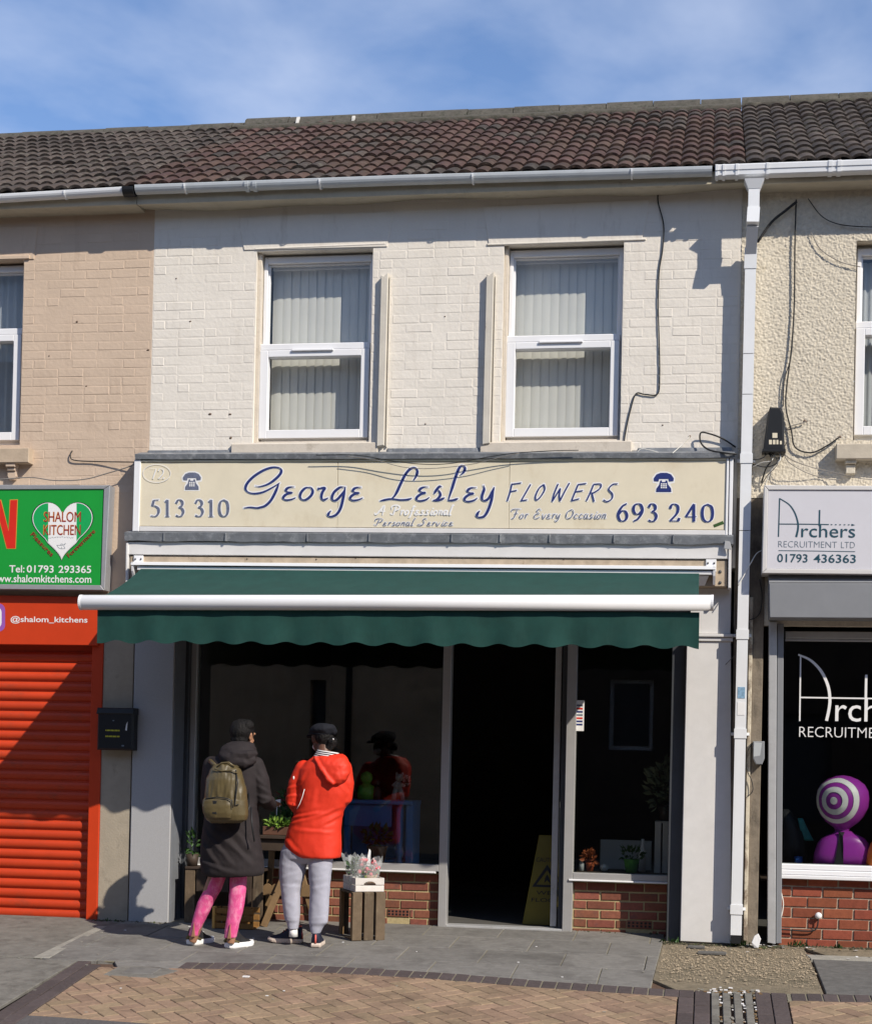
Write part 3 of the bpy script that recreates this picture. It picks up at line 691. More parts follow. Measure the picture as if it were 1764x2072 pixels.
def roof_for(house, x0, x1, x_vis0, mats, dz=0.0, ridge_dz=0.0, wtile=0.2625, bed=0.24):
    LN = (RG - EA).length; rows = 13; g_ = LN / rows; off = Vector((0, 0, dz))
    mb = MB(); e0 = EA - NR * .05 + SL * .04; e1 = RG - NR * .05; bk = Vector((0, 6.6, EA.z - .06))
    mb.add([e0 + off + Vector((x0, 0, 0)), e0 + off + Vector((x1, 0, 0)), e1 + off + Vector((x1, 0, 0)), e1 + off + Vector((x0, 0, 0)), bk + Vector((x0, 0, 0)), bk + Vector((x1, 0, 0))], [[0, 1, 2, 3], [3, 2, 5, 4]])
    d2 = MB(); d2.v = mb.v[:]; roof = mb.build('roof', tile_moss, house, origin=(x0, EA.y, EA.z + dz), clean=False)
    n = int(math.ceil((x1 - x_vis0) / wtile)); wt = (x1 - x_vis0) / n; cnt = 0
    for r_ in range(rows):
        for c in range(n):
            cnt += 1
            pos = EA + off + SL * (g_ * r_) + NR * (.022 + R.uniform(-.003, .003) + 0.012 * math.sin(c * .6 + r_ * .45) * .4) + Vector((x_vis0 + wt * c, 0, 0)) + SL * R.uniform(-.008, .008)
            o = link('roof_tile', tile_mesh(R.choice(mats), R.randint(0, 2)), roof, pos, rot=(PIT - .062 + R.uniform(-.008, .008), R.uniform(-.012, .012), R.uniform(-.01, .01)))
            o.scale = (wt / .2625 * 0.995, 1.0, 1.0)
    x = x_vis0
    while x < x1 - .05:
        xe = min(x + .46, x1); rr = []
        dzz = R.uniform(-.006, .006)
        for xx in (x + .004, xe - .004):
            rr.append([Vector((xx, RG.y + .15 * math.cos(t) * 1.15, RG.z + dz + ridge_dz - .10 + dzz + .17 * math.sin(t))) for t in [math.pi * k / 8 for k in range(9)]] + [Vector((xx, RG.y, RG.z + dz + ridge_dz - .14 + dzz))])
        MB().rings(rr, True, False).build('ridge_tile', ridge_mat, roof); x = xe
    q0 = RG + off + Vector((0, 0, ridge_dz)) - SL * bed + NR * .052; q1 = RG + off + Vector((0, 0, ridge_dz)) + NR * .01 - SL * .08; n = 60; v = []
    for i in range(n + 1):
        x = x_vis0 + (x1 - x_vis0) * i / n; e_ = .035 * noise.noise(Vector((x * 5, 3, dz))) + .02 * noise.noise(Vector((x * 17, 5, 1)))
        v += [q0 + Vector((x, 0, 0)) + SL * e_ - NR * .04, q0 + Vector((x, 0, 0)) + SL * e_, q1 + Vector((x, 0, 0)) + NR * .03]
    MB().add(v, [[3 * i + k, 3 * i + 3 + k, 3 * i + 4 + k, 3 * i + 1 + k] for i in range(n) for k in (0, 1)], True).build('ridge_bedding', ridge_mat, roof)
    return roof
def gutter(house, xs, zs, mat, r_=.056, square=False, y=-.265):
    """open half-round or square trough along x"""
    prof = [(-r_, 0.004)] + [(r_ * -math.cos(t), -r_ * math.sin(t)) for t in [math.pi * k / 10 for k in range(11)]] + [(r_, .004)]
    if square: prof = [(-.058, .006), (-.060, 0), (-.056, -.034), (-.050, -.036), (-.046, -.070), (-.035, -.078), (.04, -.078), (.05, 0)]
    inner = [(a * .93, b * .93 + .003) for a, b in prof][::-1]
    P = prof + inner; mb = MB()
    mb.rings([[Vector((x, y + a, z + b)) for a, b in P] for x, z in zip(xs, zs)], True, False)
    g = mb.build('gutter', mat, house, origin=(xs[0], y, zs[0])); return g, prof
def gutter_clip(g, x, z, w_, mat, prof, y=-.265, s=1.12, name='gutter_bracket'):
    P = [(a * s, b * s) for a, b in prof]; Q = [(a * 1.01, b * 1.01) for a, b in prof][::-1]
    MB().rings([[Vector((xx, y + a, z + b)) for a, b in P + Q] for xx in (x, x + w_)], True, False).build(name, mat, g)

XM0, XM1 = -4.62, 0.20        # party lines of the middle house
SH0 = -4.71
# --- shells shared form
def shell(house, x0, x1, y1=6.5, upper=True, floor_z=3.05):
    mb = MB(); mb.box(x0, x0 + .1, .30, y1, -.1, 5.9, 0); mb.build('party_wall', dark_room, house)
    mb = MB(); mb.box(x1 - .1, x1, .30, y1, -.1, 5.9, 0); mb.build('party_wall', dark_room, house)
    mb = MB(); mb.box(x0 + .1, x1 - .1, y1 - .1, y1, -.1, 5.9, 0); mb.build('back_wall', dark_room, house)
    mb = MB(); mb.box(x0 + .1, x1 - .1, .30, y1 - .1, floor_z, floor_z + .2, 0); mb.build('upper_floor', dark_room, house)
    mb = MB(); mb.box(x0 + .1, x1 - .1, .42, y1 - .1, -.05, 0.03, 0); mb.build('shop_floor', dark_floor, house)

# --- middle house
mid_h = thing('terraced_house', 'middle terraced house with off white painted brick upper storey above the flower shop', 'house', (-2.2, 0, 0))
W1 = (-3.735, -2.755, 3.975, 5.56); W2 = (-1.68, -0.72, 3.965, 5.555)
mb = MB(); wall_grid(mb, XM0, XM1, 2.95, 6.0, 0, .30, [W1, W2]); wall_m = mb.build('wall', white_paint, mid_h)
shell(mid_h, XM0, XM1)
L1 = (Wx(480, 437), Wx(795, 437)); L2 = (Wx(980, 412), Wx(1313, 412))
hl = [W1, W2, (L1[0] + .03, L1[1] - .03, 5.56, 5.9), (L2[0] + .03, L2[1] - .03, 5.56, 5.9)]
brickwork(wall_m, XM0 + .003, XM1 - .01, 3.80, 5.99, 0, white_paint, hl, header=.22, wob=.004, jit=.0008, proud=.0016, ch=.004, joint=.007, limit=298, order=lambda t: -t[2] if False else (0 if t[2] < 5.75 else 1))
for (a, b, c, d) in (((481, 440), (795, 428), (783, 499), (494, 506)), ((977, 418), (1314, 403), (1298, 486), (989, 497))):
    MB().slab([W(*p, -.0085) for p in (a, b, c, d)], (0, .02, 0), .003).build('lintel', white_paint, mid_h)
for a, b in (((516, 503), (780, 492)), ((985, 494), (1306, 483))):
    A, B_ = W(*a, -.0115), W(*b, -.0115)
    MB().slab([A - Vector((0, 0, .010)), B_ - Vector((0, 0, .010)), B_ + Vector((0, 0, .006)), A + Vector((0, 0, .006))], (0, .03, 0), .004).build('lintel_drip', white_paint, mid_h)
w1 = sash(mid_h, W1[0] + .038, W1[1] - .005, W1[2] + .015, W1[3] - .02, 4.75, upvc, glass, 12, 'left sash window of the off white house')
w2 = sash(mid_h, W2[0] + .036, W2[1] - .005, W2[2] + .015, W2[3] - .02, 4.775, upvc, glass, 12, 'right sash window of the off white house', gapl=.03)
for wd, hx in ((w1, W1), (w2, W2)):
    z = hx[2]
    xa, xb = (Wx(470, 905), Wx(766, 905)) if wd is w1 else (Wx(972, 905), Wx(1278, 905))
    MB().slab([(xa, -.035, z - .115), (xb, -.035, z - .115), (xb, -.035, z - .012), (xa, -.035, z - .012)], (0, .12, 0), .006).build('window_sill', sill_paint, wd)
    MB().box(hx[0] - .002, hx[0] + .034, .045, .20, hx[2], hx[3], .006).build('plaster_reveal', sill_paint, wd)
    MB().box(hx[0] + .02, hx[1] - .003, .02, .10, z - .012, z + .014, .004).build('sub_sill', sill_paint, wd)
for a, b, nm in (((762, 558), (781, 904), 0), ((973, 556), (1000, 900), 1)):
    xa, xb = (Wx(766, 730, -.05), Wx(780, 730, -.05)) if nm == 0 else (Wx(979, 730, -.05), Wx(994, 730, -.05))
    mb = MB(); z0 = W(*b, -.03).z; z1 = W(*a, -.03).z
    mb.slab([(xa, -.05, z0), (xb, -.05, z0 + .01), (xb + .004, -.05, z1 + .02), ((xa + xb) / 2, -.05, z1 - .01), (xa + .004, -.05, z1)], (0, .046, 0), .004)
    mb.build('timber_batten', batten_paint, mid_h)
    mb = MB(); mb.box(xb + .010, xb + .020, -.02, -.004, z0, z1 - .01); mb.build('timber_batten', batten_paint, mid_h)
# soffit, fascia, gutter, roof of the middle house
mb = MB(); n = 26; v = []
for i in range(n + 1):
    x = -4.70 + (0.24 + 4.70) * i / n; wv = .012 * math.sin(x * 2.1) + .010 * math.sin(x * 5.3 + 1)
    v += [(x, -.21, 5.91), (x, .02, 5.925 + wv), (x, .02, 6.01), (x, -.21, 6.01)]
fs = []
for i in range(n): fs += [[4 * i, 4 * i + 1, 4 * i + 5, 4 * i + 4], [4 * i + 3, 4 * i, 4 * i + 4, 4 * i + 7]]
mb.add(v, fs); mb.build('soffit', soffit_paint, mid_h)
roof_m = roof_for(mid_h, -4.775, 0.215, -4.775, [tile_red, tile_red, tile_red, tile_moss], bed=0.40)
for px, a, b in ((603, 236, 249), (715, 234, 251), (1076, 228, 246), (1348, 216, 232)):
    p = W(px, a, 3.0); q = W(px - 3, b, 2.9); MB().slab([q - Vector((.012, 0, 0)), q + Vector((.012, 0, 0)), p + Vector((.018, 0, 0)), p - Vector((.014, 0, 0))], (0, .03, 0), .003).build('ridge_mortar', ridge_mortar, roof_m)
gx = [Wx(277, 389, -.265), -2.5, Wx(1440, 350, -.265)]; gzz = [Wz(277, 380, -.265), Wz(770, 362, -.265), Wz(1443, 342, -.265)]
gm, prof = gutter(mid_h, gx, gzz, gutter_grey)
zat = lambda x: gzz[0] + (gzz[2] - gzz[0]) * (x - gx[0]) / (gx[2] - gx[0])
for px in (376, 648, 956, 1276): x = Wx(px, 365, -.265); gutter_clip(gm, x, zat(x), .012, gutter_white, prof)
for px in (498, 514): x = Wx(px, 380, -.265); gutter_clip(gm, x, zat(x), .03, gutter_grey, prof, name='gutter_joint')
# drainpipe
DP = .042
def sqpipe(mb, pts, hw=DP):
    for a, b in zip(pts, pts[1:]):
        a, b = Vector(a), Vector(b); d = (b - a).normalized(); s_ = Vector((1, 0, 0)); t_ = d.cross(s_).normalized(); s2 = t_.cross(d).normalized()
        c_ = [(-1, -1), (1, -1), (1, 1), (-1, 1)]
        mb.rings([[p + s2 * hw * u_ + t_ * hw * v_ for u_, v_ in c_] for p in (a, b)], True, False)
pipe = thing('drainpipe', 'white square drainpipe running down between the off white house and the roughcast house', 'drainpipe', (.25, -.08, gz(0)))
P0 = W(1525, 372, -.265); P1 = W(1523, 468, -.265); P2 = W(1518, 485, -.10); xt = W(1518, 520, -.09).x; xbm = W(1488, 1900, -.09).x
px_ = P0.x - .0
mb = MB(); sqpipe(mb, [(px_, -.265, P0.z - .02), (px_, -.265, W(1523, 425, -.265).z)]); sqpipe(mb, [(px_, -.265, W(1523, 424, -.265).z), (px_ - .005, -.28, W(1523, 452, -.30).z)], DP + .005)
sqpipe(mb, [(px_ - .005, -.245, W(1523, 450, -.30).z), (xt, -.11, 5.40)]); sqpipe(mb, [(xt, -.10, 5.43), (xt - .002, -.09, 5.27)], DP + .005)
mb.build('offset_bend', gutter_white, pipe)
mb = MB(); hz = P0.z
mb.add([(px_ - .075, -.335, hz + .02), (px_ + .075, -.335, hz + .02), (px_ + .075, -.195, hz + .02), (px_ - .075, -.195, hz + .02), (px_ - .044, -.31, hz - .05), (px_ + .044, -.31, hz - .05), (px_ + .044, -.22, hz - .05), (px_ - .044, -.22, hz - .05)], [[0, 1, 2, 3], [0, 4, 5, 1], [1, 5, 6, 2], [2, 6, 7, 3], [3, 7, 4, 0], [4, 7, 6, 5]])
mb.build('outlet', gutter_white, pipe)
zb = Wz(1485, 1905, -.09); xz = lambda z: xt + (xbm - xt) * (5.3 - z) / (5.3 - zb)
segs = [5.28, Wz(1512, 718, -.09), Wz(1512, 800, -.09), Wz(1505, 930, -.09), Wz(1502, 1075, -.09), Wz(1495, 1285, -.09), Wz(1492, 1480, -.09), zb + .05]
for a, b in zip(segs, segs[1:]):
    mb = MB(); sqpipe(mb, [(xz(a), -.09, a - .003), (xz(b), -.09, b + .003)]); mb.build('pipe_length', gutter_white, pipe)
for z in (segs[3], Wz(1495, 1285, -.09), Wz(1492, 1485, -.09), Wz(1480, 1840, -.09)):
    mb = MB(); sqpipe(mb, [(xz(z), -.09, z + .04), (xz(z), -.09, z - .035)], DP + .006); mb.box(xz(z) - .07, xz(z) + .07, -.04, .0, z - .012, z + .012, .003); mb.build('pipe_socket', gutter_white, pipe)
for pa, pb, c_ in (((1489, 1390), (1503, 1413), M('pale_blue_sticker', (.22, .36, .50), .5, .4, 60)), ((1489, 1421), (1499, 1447), white_ink)):
    z1, z0 = Wz(*pa, -.134), Wz(*pb, -.134); x = xz(z1); mb = MB(); mb.box(x - .028, x + .028, -.1345, -.1322, z0, z1, 0); mb.build('sticker', c_, pipe)
mb = MB(); sqpipe(mb, [(xz(.1), -.09, zb + .06), (xz(0), -.09, zb - .012)], DP - .006); mb.build('shoe', black_plastic, pipe)

# --- left house
lef = thing('terraced_house', 'left terraced house with tan painted brick upper storey above the orange shutter', 'house', (-6.2, 0, 0))
LX0 = -8.2; LW = (-6.75, -5.765, 3.98, 5.555)
mb = MB(); wall_grid(mb, LX0, XM0, 2.60, 6.0, 0, .30, [LW]); wall_l = mb.build('wall', tan_paint, lef)
shell(lef, LX0, XM0 - .001)
brickwork(wall_l, -6.9, XM0 - .003, 3.56, 5.99, 0, tan_paint, [LW, (-6.9, Wx(70, 515), 5.55, 5.9)], header=.22, wob=.004, jit=.0008, proud=.0016, ch=.004, joint=.007, limit=298, order=lambda t: -t[0])
A, B_ = Wx(70, 517), -6.9
MB().slab([(B_, -.0085, 5.55), (A, -.0085, 5.55), (A + .03, -.0085, 5.83), (B_, -.0085, 5.83)], (0, .02, 0), .003).build('lintel', tan_paint, lef)
MB().box(B_, Wx(62, 520), -.02, .01, 5.552, 5.585, .004).build('lintel_drip', tan_paint, lef)
lw = sash(lef, LW[0] + .035, LW[1] - .012, LW[2] + .02, LW[3] - .02, 4.93, upvc, glass, 0, 'sash window of the tan house', blind=False)
mb = MB(); v = []; n = 60
for k, z in enumerate((4.05, 5.5)):
    for i in range(n + 1): v.append((-6.7 + .92 * i / n, .25 + .018 * math.sin(i * 1.35) + .008 * math.sin(i * .5), z))
mb.add(v, [[i, i + 1, n + 2 + i, n + 1 + i] for i in range(n)], True); mb.build('net_curtain', curtain_mat, lw, clean=False)
mb = MB()
for k in range(7): mb.ball((Wx(34, 770, .2) + .012 * math.sin(k * 2.1), .2, Wz(34, 800 - k * 0, .2) + .045 * (k - 3)), (.02 + .008 * (k % 2), .02, .03), 8, 6)
mb.build('ornament', white_paint, lw)
xa, xb = -6.85, Wx(61, 915, -.08)
MB().box(xa, xb, -.10, .02, Wz(40, 936, -.1), Wz(40, 906, -.1), .006).build('window_sill', M('tan_sill', (0.47, 0.37, 0.27), 0.85, 0.15, 8, 0.0015, 60), lw)
mb = MB(); x0c, x1c = Wx(14, 950, -.06), Wx(33, 950, -.06); zt_, zb_ = Wz(20, 937, -.06), Wz(20, 970, -.06)
mb.box(x0c, x1c, -.085, .01, zt_ - .035, zt_, .004); mb.box(x0c + .006, x1c - .006, -.065, .01, zt_ - .065, zt_ - .037, .004); mb.slab([(x0c + .003, -.05, zb_ + .03), (x0c + .02, -.05, zb_), (x1c - .02, -.05, zb_), (x1c - .003, -.05, zb_ + .03), (x1c - .003, -.05, zt_ - .067), (x0c + .003, -.05, zt_ - .067)], (0, .06, 0), .004)
mb.build('sill_corbel', tan_paint, lw)
mb = MB(); mb.box(LX0, -4.705, -.21, .02, 5.91, 6.0, .004); mb.build('soffit', soffit_paint, lef)
roof_for(lef, LX0, -4.78, -7.67, [tile_grey, tile_grey, tile_moss], dz=-.005, ridge_dz=-.03)
gl_x = [-6.6, Wx(0, 403, -.265), Wx(256, 387, -.265)]; gl_z = [Wz(0, 400, -.265) - .005, Wz(0, 398, -.265), Wz(254, 383, -.265)]
gl_, prof = gutter(lef, gl_x, gl_z, gutter_white, .05)
x = Wx(133, 392, -.265); gutter_clip(gl_, x, (gl_z[1] + gl_z[2]) / 2, .012, gutter_white, prof)
x = Wx(252, 387, -.265); gutter_clip(gl_, x, gl_z[2] - .002, .095, black_plastic, prof, s=1.22, name='rubber_joint')
# ground floor of the left house
yS = 0.04
mb = MB(); mb.box(Wx(206, 1500, 0), SH0 - .005, -.0, .3, -.12, 2.60, .004); mb.build('side_pier', beige_render, lef)
mb = MB(); mb.box(LX0, Wx(206, 1500) - .002, .12, .3, -.12, 2.55, 0); mb.build('shop_wall', beige_render, lef)
sh = MB().box(LX0, Wx(186, 1500, yS), yS + .045, yS + .06, -.05, 2.30, 0).build('roller_shutter', orange_slat, lef, origin=(-5.5, yS, 0))
sl_h = (Wz(60, 1318, yS) - Wz(60, 1858, yS)) / 27
slm = MB(); pr = [(.0, -sl_h * .5), (-.004, -sl_h * .46), (-.018, -sl_h * .30), (-.022, -sl_h * .05), (-.019, sl_h * .22), (-.008, sl_h * .38), (-.002, sl_h * .41), (.0, sl_h * .46), (.0, sl_h * .5)]
xl, xr = LX0, Wx(187, 1500, yS); cx_ = (xl + xr) / 2
slm.add([(xx - cx_, a, b) for a, b in pr for xx in (xl, xr)], [[2 * i, 2 * i + 1, 2 * i + 3, 2 * i + 2] for i in range(len(pr) - 1)], True)
slme = slm.mesh('shutter_slat', orange_slat, clean=False); zb0 = Wz(60, 1858, yS)
for k in range(27): link('shutter_slat', slme, sh, (cx_, yS + .035, zb0 + sl_h * (k + .5)))
MB().box(xl, xr, yS - .006, yS + .04, -.03, zb0 + .002, .004).build('bottom_bar', orange_slat, sh)
MB().box(Wx(187, 1500, yS), Wx(207, 1500, 0) - .004, -.012, yS + .08, gz(0) - .02, 2.36, .005).build('shutter_guide', orange_paint, lef)
mb = MB(); mb.box(LX0, Wx(206, 1500) - .002, .0, .12, 2.29, 2.60, 0); mb.build('shutter_housing', orange_paint, lef)

# --- right house
rig = thing('terraced_house', 'right terraced house with cream roughcast upper storey above the recruitment office', 'house', (1.6, 0, 0))
RX1 = 4.4; RW = (1.075, 2.05, 3.945, 5.50)
mb = MB(); wall_grid(mb, XM1, RX1, 2.5, 6.0, .012, .30, [RW]); wall_r = mb.build('wall', rough_cast, rig)
shell(rig, XM1 + .001, RX1)
# the roughcast coat in real relief
st = .006; x0, x1, z0, z1 = XM1 + .002, 1.62, 3.50, 5.98; nx, nz_ = int((x1 - x0) / st), int((z1 - z0) / st)
v = []
for k in range(nz_ + 1):
    for i in range(nx + 1):
        x, z = x0 + st * i, z0 + st * k
        h = noise.noise(Vector((x * 78, z * 78, 1.3))) * .55 + noise.noise(Vector((x * 150, z * 150, 7.3))) * .35 + noise.noise(Vector((x * 4, z * 4, 3))) * .25
        v.append((x, -.004 - .011 * max(-.3, h), z))
fs = []
for k in range(nz_):
    for i in range(nx):
        cxx, czz = x0 + st * (i + .5), z0 + st * (k + .5)
        if RW[0] < cxx < RW[1] and RW[2] < czz < RW[3]: continue
        a = k * (nx + 1) + i; fs.append([a, a + 1, a + nx + 2, a + nx + 1])
mb = MB(); mb.add(v, fs, True); mb.build('roughcast_coat', rough_cast, wall_r, clean=False)
rw = sash(rig, RW[0] + .02, RW[1] - .01, RW[2] + .02, RW[3] - .03, 4.83, upvc, glass, 0, 'sash window of the roughcast house', blind=False)
mb = MB(); v = []; n = 60
for k, z in enumerate((4.05, 5.4)):
    for i in range(n + 1): v.append((1.13 + .9 * i / n, .25 + .012 * math.sin(i * 1.9), z))
mb.add(v, [[i, i + 1, n + 2 + i, n + 1 + i] for i in range(n)], True); mb.build('net_curtain', curtain_mat, rw, clean=False)
MB().box(Wx(1690, 915, -.08), 2.2, -.11, .02, Wz(1720, 929, -.1), Wz(1720, 898, -.1), .006).build('window_sill', M('roughcast_sill', (0.50, 0.44, 0.35), 0.85, 0.15, 8, 0.0015, 60), rw)
mb = MB(); x0c, x1c = Wx(1709, 945, -.06), Wx(1731, 945, -.06); zt_, zb_ = Wz(1720, 931, -.06), Wz(1720, 958, -.06)
mb.box(x0c, x1c, -.085, .0, zt_ - .03, zt_, .004); mb.box(x0c + .006, x1c - .006, -.06, .0, zb_, zt_ - .033, .004); mb.build('sill_corbel', rough_cast, rw)
mb = MB(); mb.box(.245, RX1, -.21, .02, 5.895, 6.0, .004); mb.build('soffit', soffit_paint, rig)
roof_for(rig, .22, RX1, .22, [tile_grey, tile_moss, tile_moss], dz=.0, ridge_dz=0.0) if False else roof_for(rig, .22, 2.32, .22, [tile_grey, tile_moss, tile_moss])
gr_x = [Wx(1446, 349, -.265), RX1]; gr_z = [Wz(1446, 342, -.265) + .006, Wz(1446, 342, -.265) + .0]
gr_, prof = gutter(rig, gr_x, gr_z, gutter_white, square=True)
for px, w_ in ((1447, .02), (1461, .02), (1487, .022), (1549, .022), (1674, .03), (1692, .03)):
    x = Wx(px, 350, -.265); gutter_clip(gr_, x, gr_z[0], w_, gutter_white, prof, s=1.1)
# ground floor of the right house
mb = MB(); mb.box(XM1 + .002, .43, .0, .3, -.12, 3.5, .004); mb.build('side_pier', dirty_render, rig)
mb = MB(); xa, xb = Wx(1512, 1600, -.02), Wx(1536, 1600, -.02)
mb.slab([(xbm + .058, -.02, .03), (xbm + .088, -.02, .03), (.345, -.02, 2.72), (.315, -.02, 2.72)], (0, .045, 0), .004); mb.build('peeling_post', peel_wood, rig)
MB().box(.43, RX1, .10, .30, 2.5, 3.5, 0).build('shop_wall', dirty_render, rig)
AF0, AF1 = Wx(1557, 1600, 0), Wx(1570, 1600, 0)
mb = MB(); mb.slab([W(1555, 1258, -.02), W(1552, 1908, -.02), W(1568, 1910, -.02), W(1571, 1258, -.02)][::-1], (0, .16, 0), .004); mb.build('outer_frame_post', alu_pale, rig)
mb = MB(); mb.slab([W(1572, 1262, -.005), W(1569, 1909, -.005), W(1580, 1909, -.005), W(1585, 1262, -.005)][::-1], (0, .16, 0), .004); mb.build('inner_frame_post', shutter_grey, rig)
yA = .08
zs0, zs1 = Wz(1660, 1780, yA - .05), Wz(1660, 1751, yA - .05); zbr = Wz(1660, 1785, yA)
mb = MB(); mb.box(Wx(1582, 1600, yA), RX1, yA + .012, .28, -.12, zbr + .03, 0); riser_a = mb.build('brick_riser', mortar_pale, rig)
brickwork(riser_a, Wx(1571, 1850, yA), 2.1, -.025, zs0 + .01, yA + .012, brick_orange, proud=.010, bw=.235, bh=.0815, joint=.012, ch=.003, jit=.002)
mb = MB(); mb.box(Wx(1571, 1760, yA), RX1, yA - .07, yA + .12, zs0, zs0 + .03, .004); mb.box(Wx(1571, 1760, yA), RX1, yA - .05, yA + .12, zs0 + .032, zs0 + .07, .006); mb.box(Wx(1571, 1760, yA), RX1, yA - .03, yA + .12, zs0 + .072, zs1 + .002, .006)
mb.build('shop_sill', upvc, rig)
zt2 = Wz(1660, 1292, yA)
mb = MB(); mb.box(Wx(1584, 1500, yA), RX1, yA, yA + .06, zt2, zt2 + .055, .004); mb.box(Wx(1584, 1500, yA), RX1, yA + .02, yA + .06, zt2 - .02, zt2 - .002, .003); mb.build('window_head', alu_pale, rig)
mb = MB(); mb.box(Wx(1580, 1600, yA), RX1, yA + .03, yA + .036, zs1 - .01, zt2 + .01, 0); mb.build('shop_pane', shop_glass, rig)

# ------------------------------------------------------------------ shop front of the middle house
yF = .35
def xF(px): return Wx(px, 1600, yF)
MB().box(-4.70, -4.356, -.02, .42, gz(0) - .03, 2.94, .006).build('pilaster', stone_grey, mid_h)
MB().box(-4.3545, -4.345, .0, .345, gz(0) - .02, 2.7, .002).build('reveal_panel', M('slate_reveal', (0.17, 0.18, 0.20), 0.6, 0.1, 8), mid_h)
mb = MB()
mb.slab([W(1375, 1905, -.02), W(1478, 1910, -.02), W(1478, 1297, -.02), W(1412, 1297, -.02) + Vector((-.09, 0, 0))], (0, .4, 0), .006); mb.build('pilaster', white_board, mid_h)
MB().slab([W(1395, 1297, -.035), W(1482, 1298, -.035), W(1482, 1290, -.035), W(1395, 1289, -.035)], (0, .3, 0), .004).build('pilaster_cap', white_board, mid_h)
MB().slab([W(1395, 1288, -.05), W(1482, 1289, -.05), W(1482, 1283, -.05), W(1395, 1282, -.05)], (0, .3, 0), .003).build('pilaster_cap', white_board, mid_h)
MB().slab([W(1396, 1282, -.015), W(1477, 1283, -.015), W(1479, 1190, -.015), W(1396, 1190, -.015)], (0, .3, 0), .004).build('pilaster_block', white_board, mid_h)
MB().slab([W(1378, 1905, -.006), W(1478, 1911, -.006), W(1478, 1921, -.006), W(1380, 1919, -.006)][::-1], (0, .3, 0), .004).build('pilaster_foot', concrete, mid_h)
def fpost(nm, a, b, y0, y1, z0, z1, mat): return MB().box(a, b, y0, y1, z0, z1, .004).build(nm, mat, mid_h)
ZT = 2.52; zr0, zr1 = .456, .528
fpost('window_post', -4.345, xF(385), .25, .42, gz(0) - .02, 2.7, alu_dark); fpost('window_post', xF(385), xF(397), .30, .40, .46, 2.7, alu)
fpost('door_post', xF(893), xF(909.5), .30, .41, gz(.3) - .02, 2.7, alu); fpost('door_post', xF(1143.5), xF(1163), .30, .41, gz(.3) - .02, 2.7, alu)
fpost('corner_post', xF(1355), -.165, .06, .43, gz(.1) - .02, 2.7, alu_dark)
fpost('transom', xF(397), xF(893), .31, .40, ZT, ZT + .05, alu_dark); fpost('transom', xF(1163), xF(1355), .31, .40, 2.36, 2.42, alu_dark); fpost('transom', xF(909.5), xF(1143.5), .31, .40, ZT + .02, ZT + .07, alu_dark)
mb = MB(); mb.box(-4.356, -.10, .16, .30, 2.62, 2.94, 0); mb.build('head_panel', alu_dark, mid_h)
zrr0, zrr1 = .432, .50
fpost('bottom_rail', xF(397), xF(893), .30, .40, zr0 + .016, zr1, alu); fpost('bottom_rail', xF(1163), xF(1355), .30, .40, zrr0 + .016, zrr1, alu)
fpost('sill_strip', xF(397), xF(887), .285, .36, zr0, zr0 + .0155, upvc); fpost('sill_strip', xF(1155), xF(1355), .285, .36, zrr0, zrr0 + .0155, upvc)
pl_ = MB().box(xF(397), xF(893), .345, .351, zr1 - .004, ZT + .004, 0).build('shop_pane', shop_glass, mid_h)
pr_ = MB().box(xF(1163), xF(1355), .345, .351, zrr1 - .004, 2.364, 0).build('shop_pane', shop_glass, mid_h)
for a, b, zt_, hn in ((xF(397) - .07, xF(893), zr0 - .003, 0), (xF(1163), xF(1355), zrr0 - .003, 1)):
    rz = MB().box(a, b, .376, .44, -.06, zt_, 0).build('brick_riser', mortar_yellow, mid_h)
    hx = (Wx(784, 1850, .37), Wx(828, 1850, .37)) if hn == 0 else (Wx(1268, 1870, .37), Wx(1318, 1870, .37))
    brickwork(rz, a + .002, b - .002, zt_ - .0752 * 6 - .004, zt_, .376, brick_red, holes=[(hx[0], hx[1], zt_ - .0752 * 5 - .03, zt_ - .0752 * 4 - .02)], proud=.008, bw=.232, bh=.0752, joint=.014, ch=.003, jit=.0015)
    za = zt_ - .0752 * 5 + .004; ab = MB().box(hx[0], hx[1], .366, .40, za, za + .064, .003).build('air_brick', brick_red, mid_h)
    mb = MB(); nn = 6
    for i in range(nn):
        for k in range(2): xx = hx[0] + (hx[1] - hx[0]) * (i + .5) / nn; mb.box(xx - .009, xx + .009, .3645, .367, za + .012 + k * .025, za + .028 + k * .025, 0)
    mb.build('vent_hole', black_ink, ab)
fpost('threshold', xF(909.5), xF(1143.5), .30, .46, .0, .036, alu_pale)
door = MB().box(xF(1117), xF(1130), .40, .46, .045, 2.46, .004).build('door', alu_pale, mid_h)
dx0, dx1 = xF(1117) + .004, xF(1130) - .004
mb = MB(); mb.box(dx0, dx1, 1.20, 1.26, .045, 2.46, .004); mb.box(dx0, dx1, .46, 1.20, .045, .18, .004); mb.box(dx0, dx1, .46, 1.20, 2.40, 2.46, .004); mb.box(dx0, dx1, .46, 1.20, 1.02, 1.06, .004); mb.build('door_frame', alu, door)
mb = MB(); mb.box((dx0 + dx1) / 2 - .003, (dx0 + dx1) / 2 + .003, .46, 1.20, 1.06, 2.40, 0); MB().box((dx0 + dx1) / 2 - .008, (dx0 + dx1) / 2 + .008, .46, 1.20, .18, 1.02, .002).build('added_shade_panel', alu_dark, door); mb.build('door_pane', shop_glass, door)  # opaque lower door panel added to keep sun off the wet floor sign
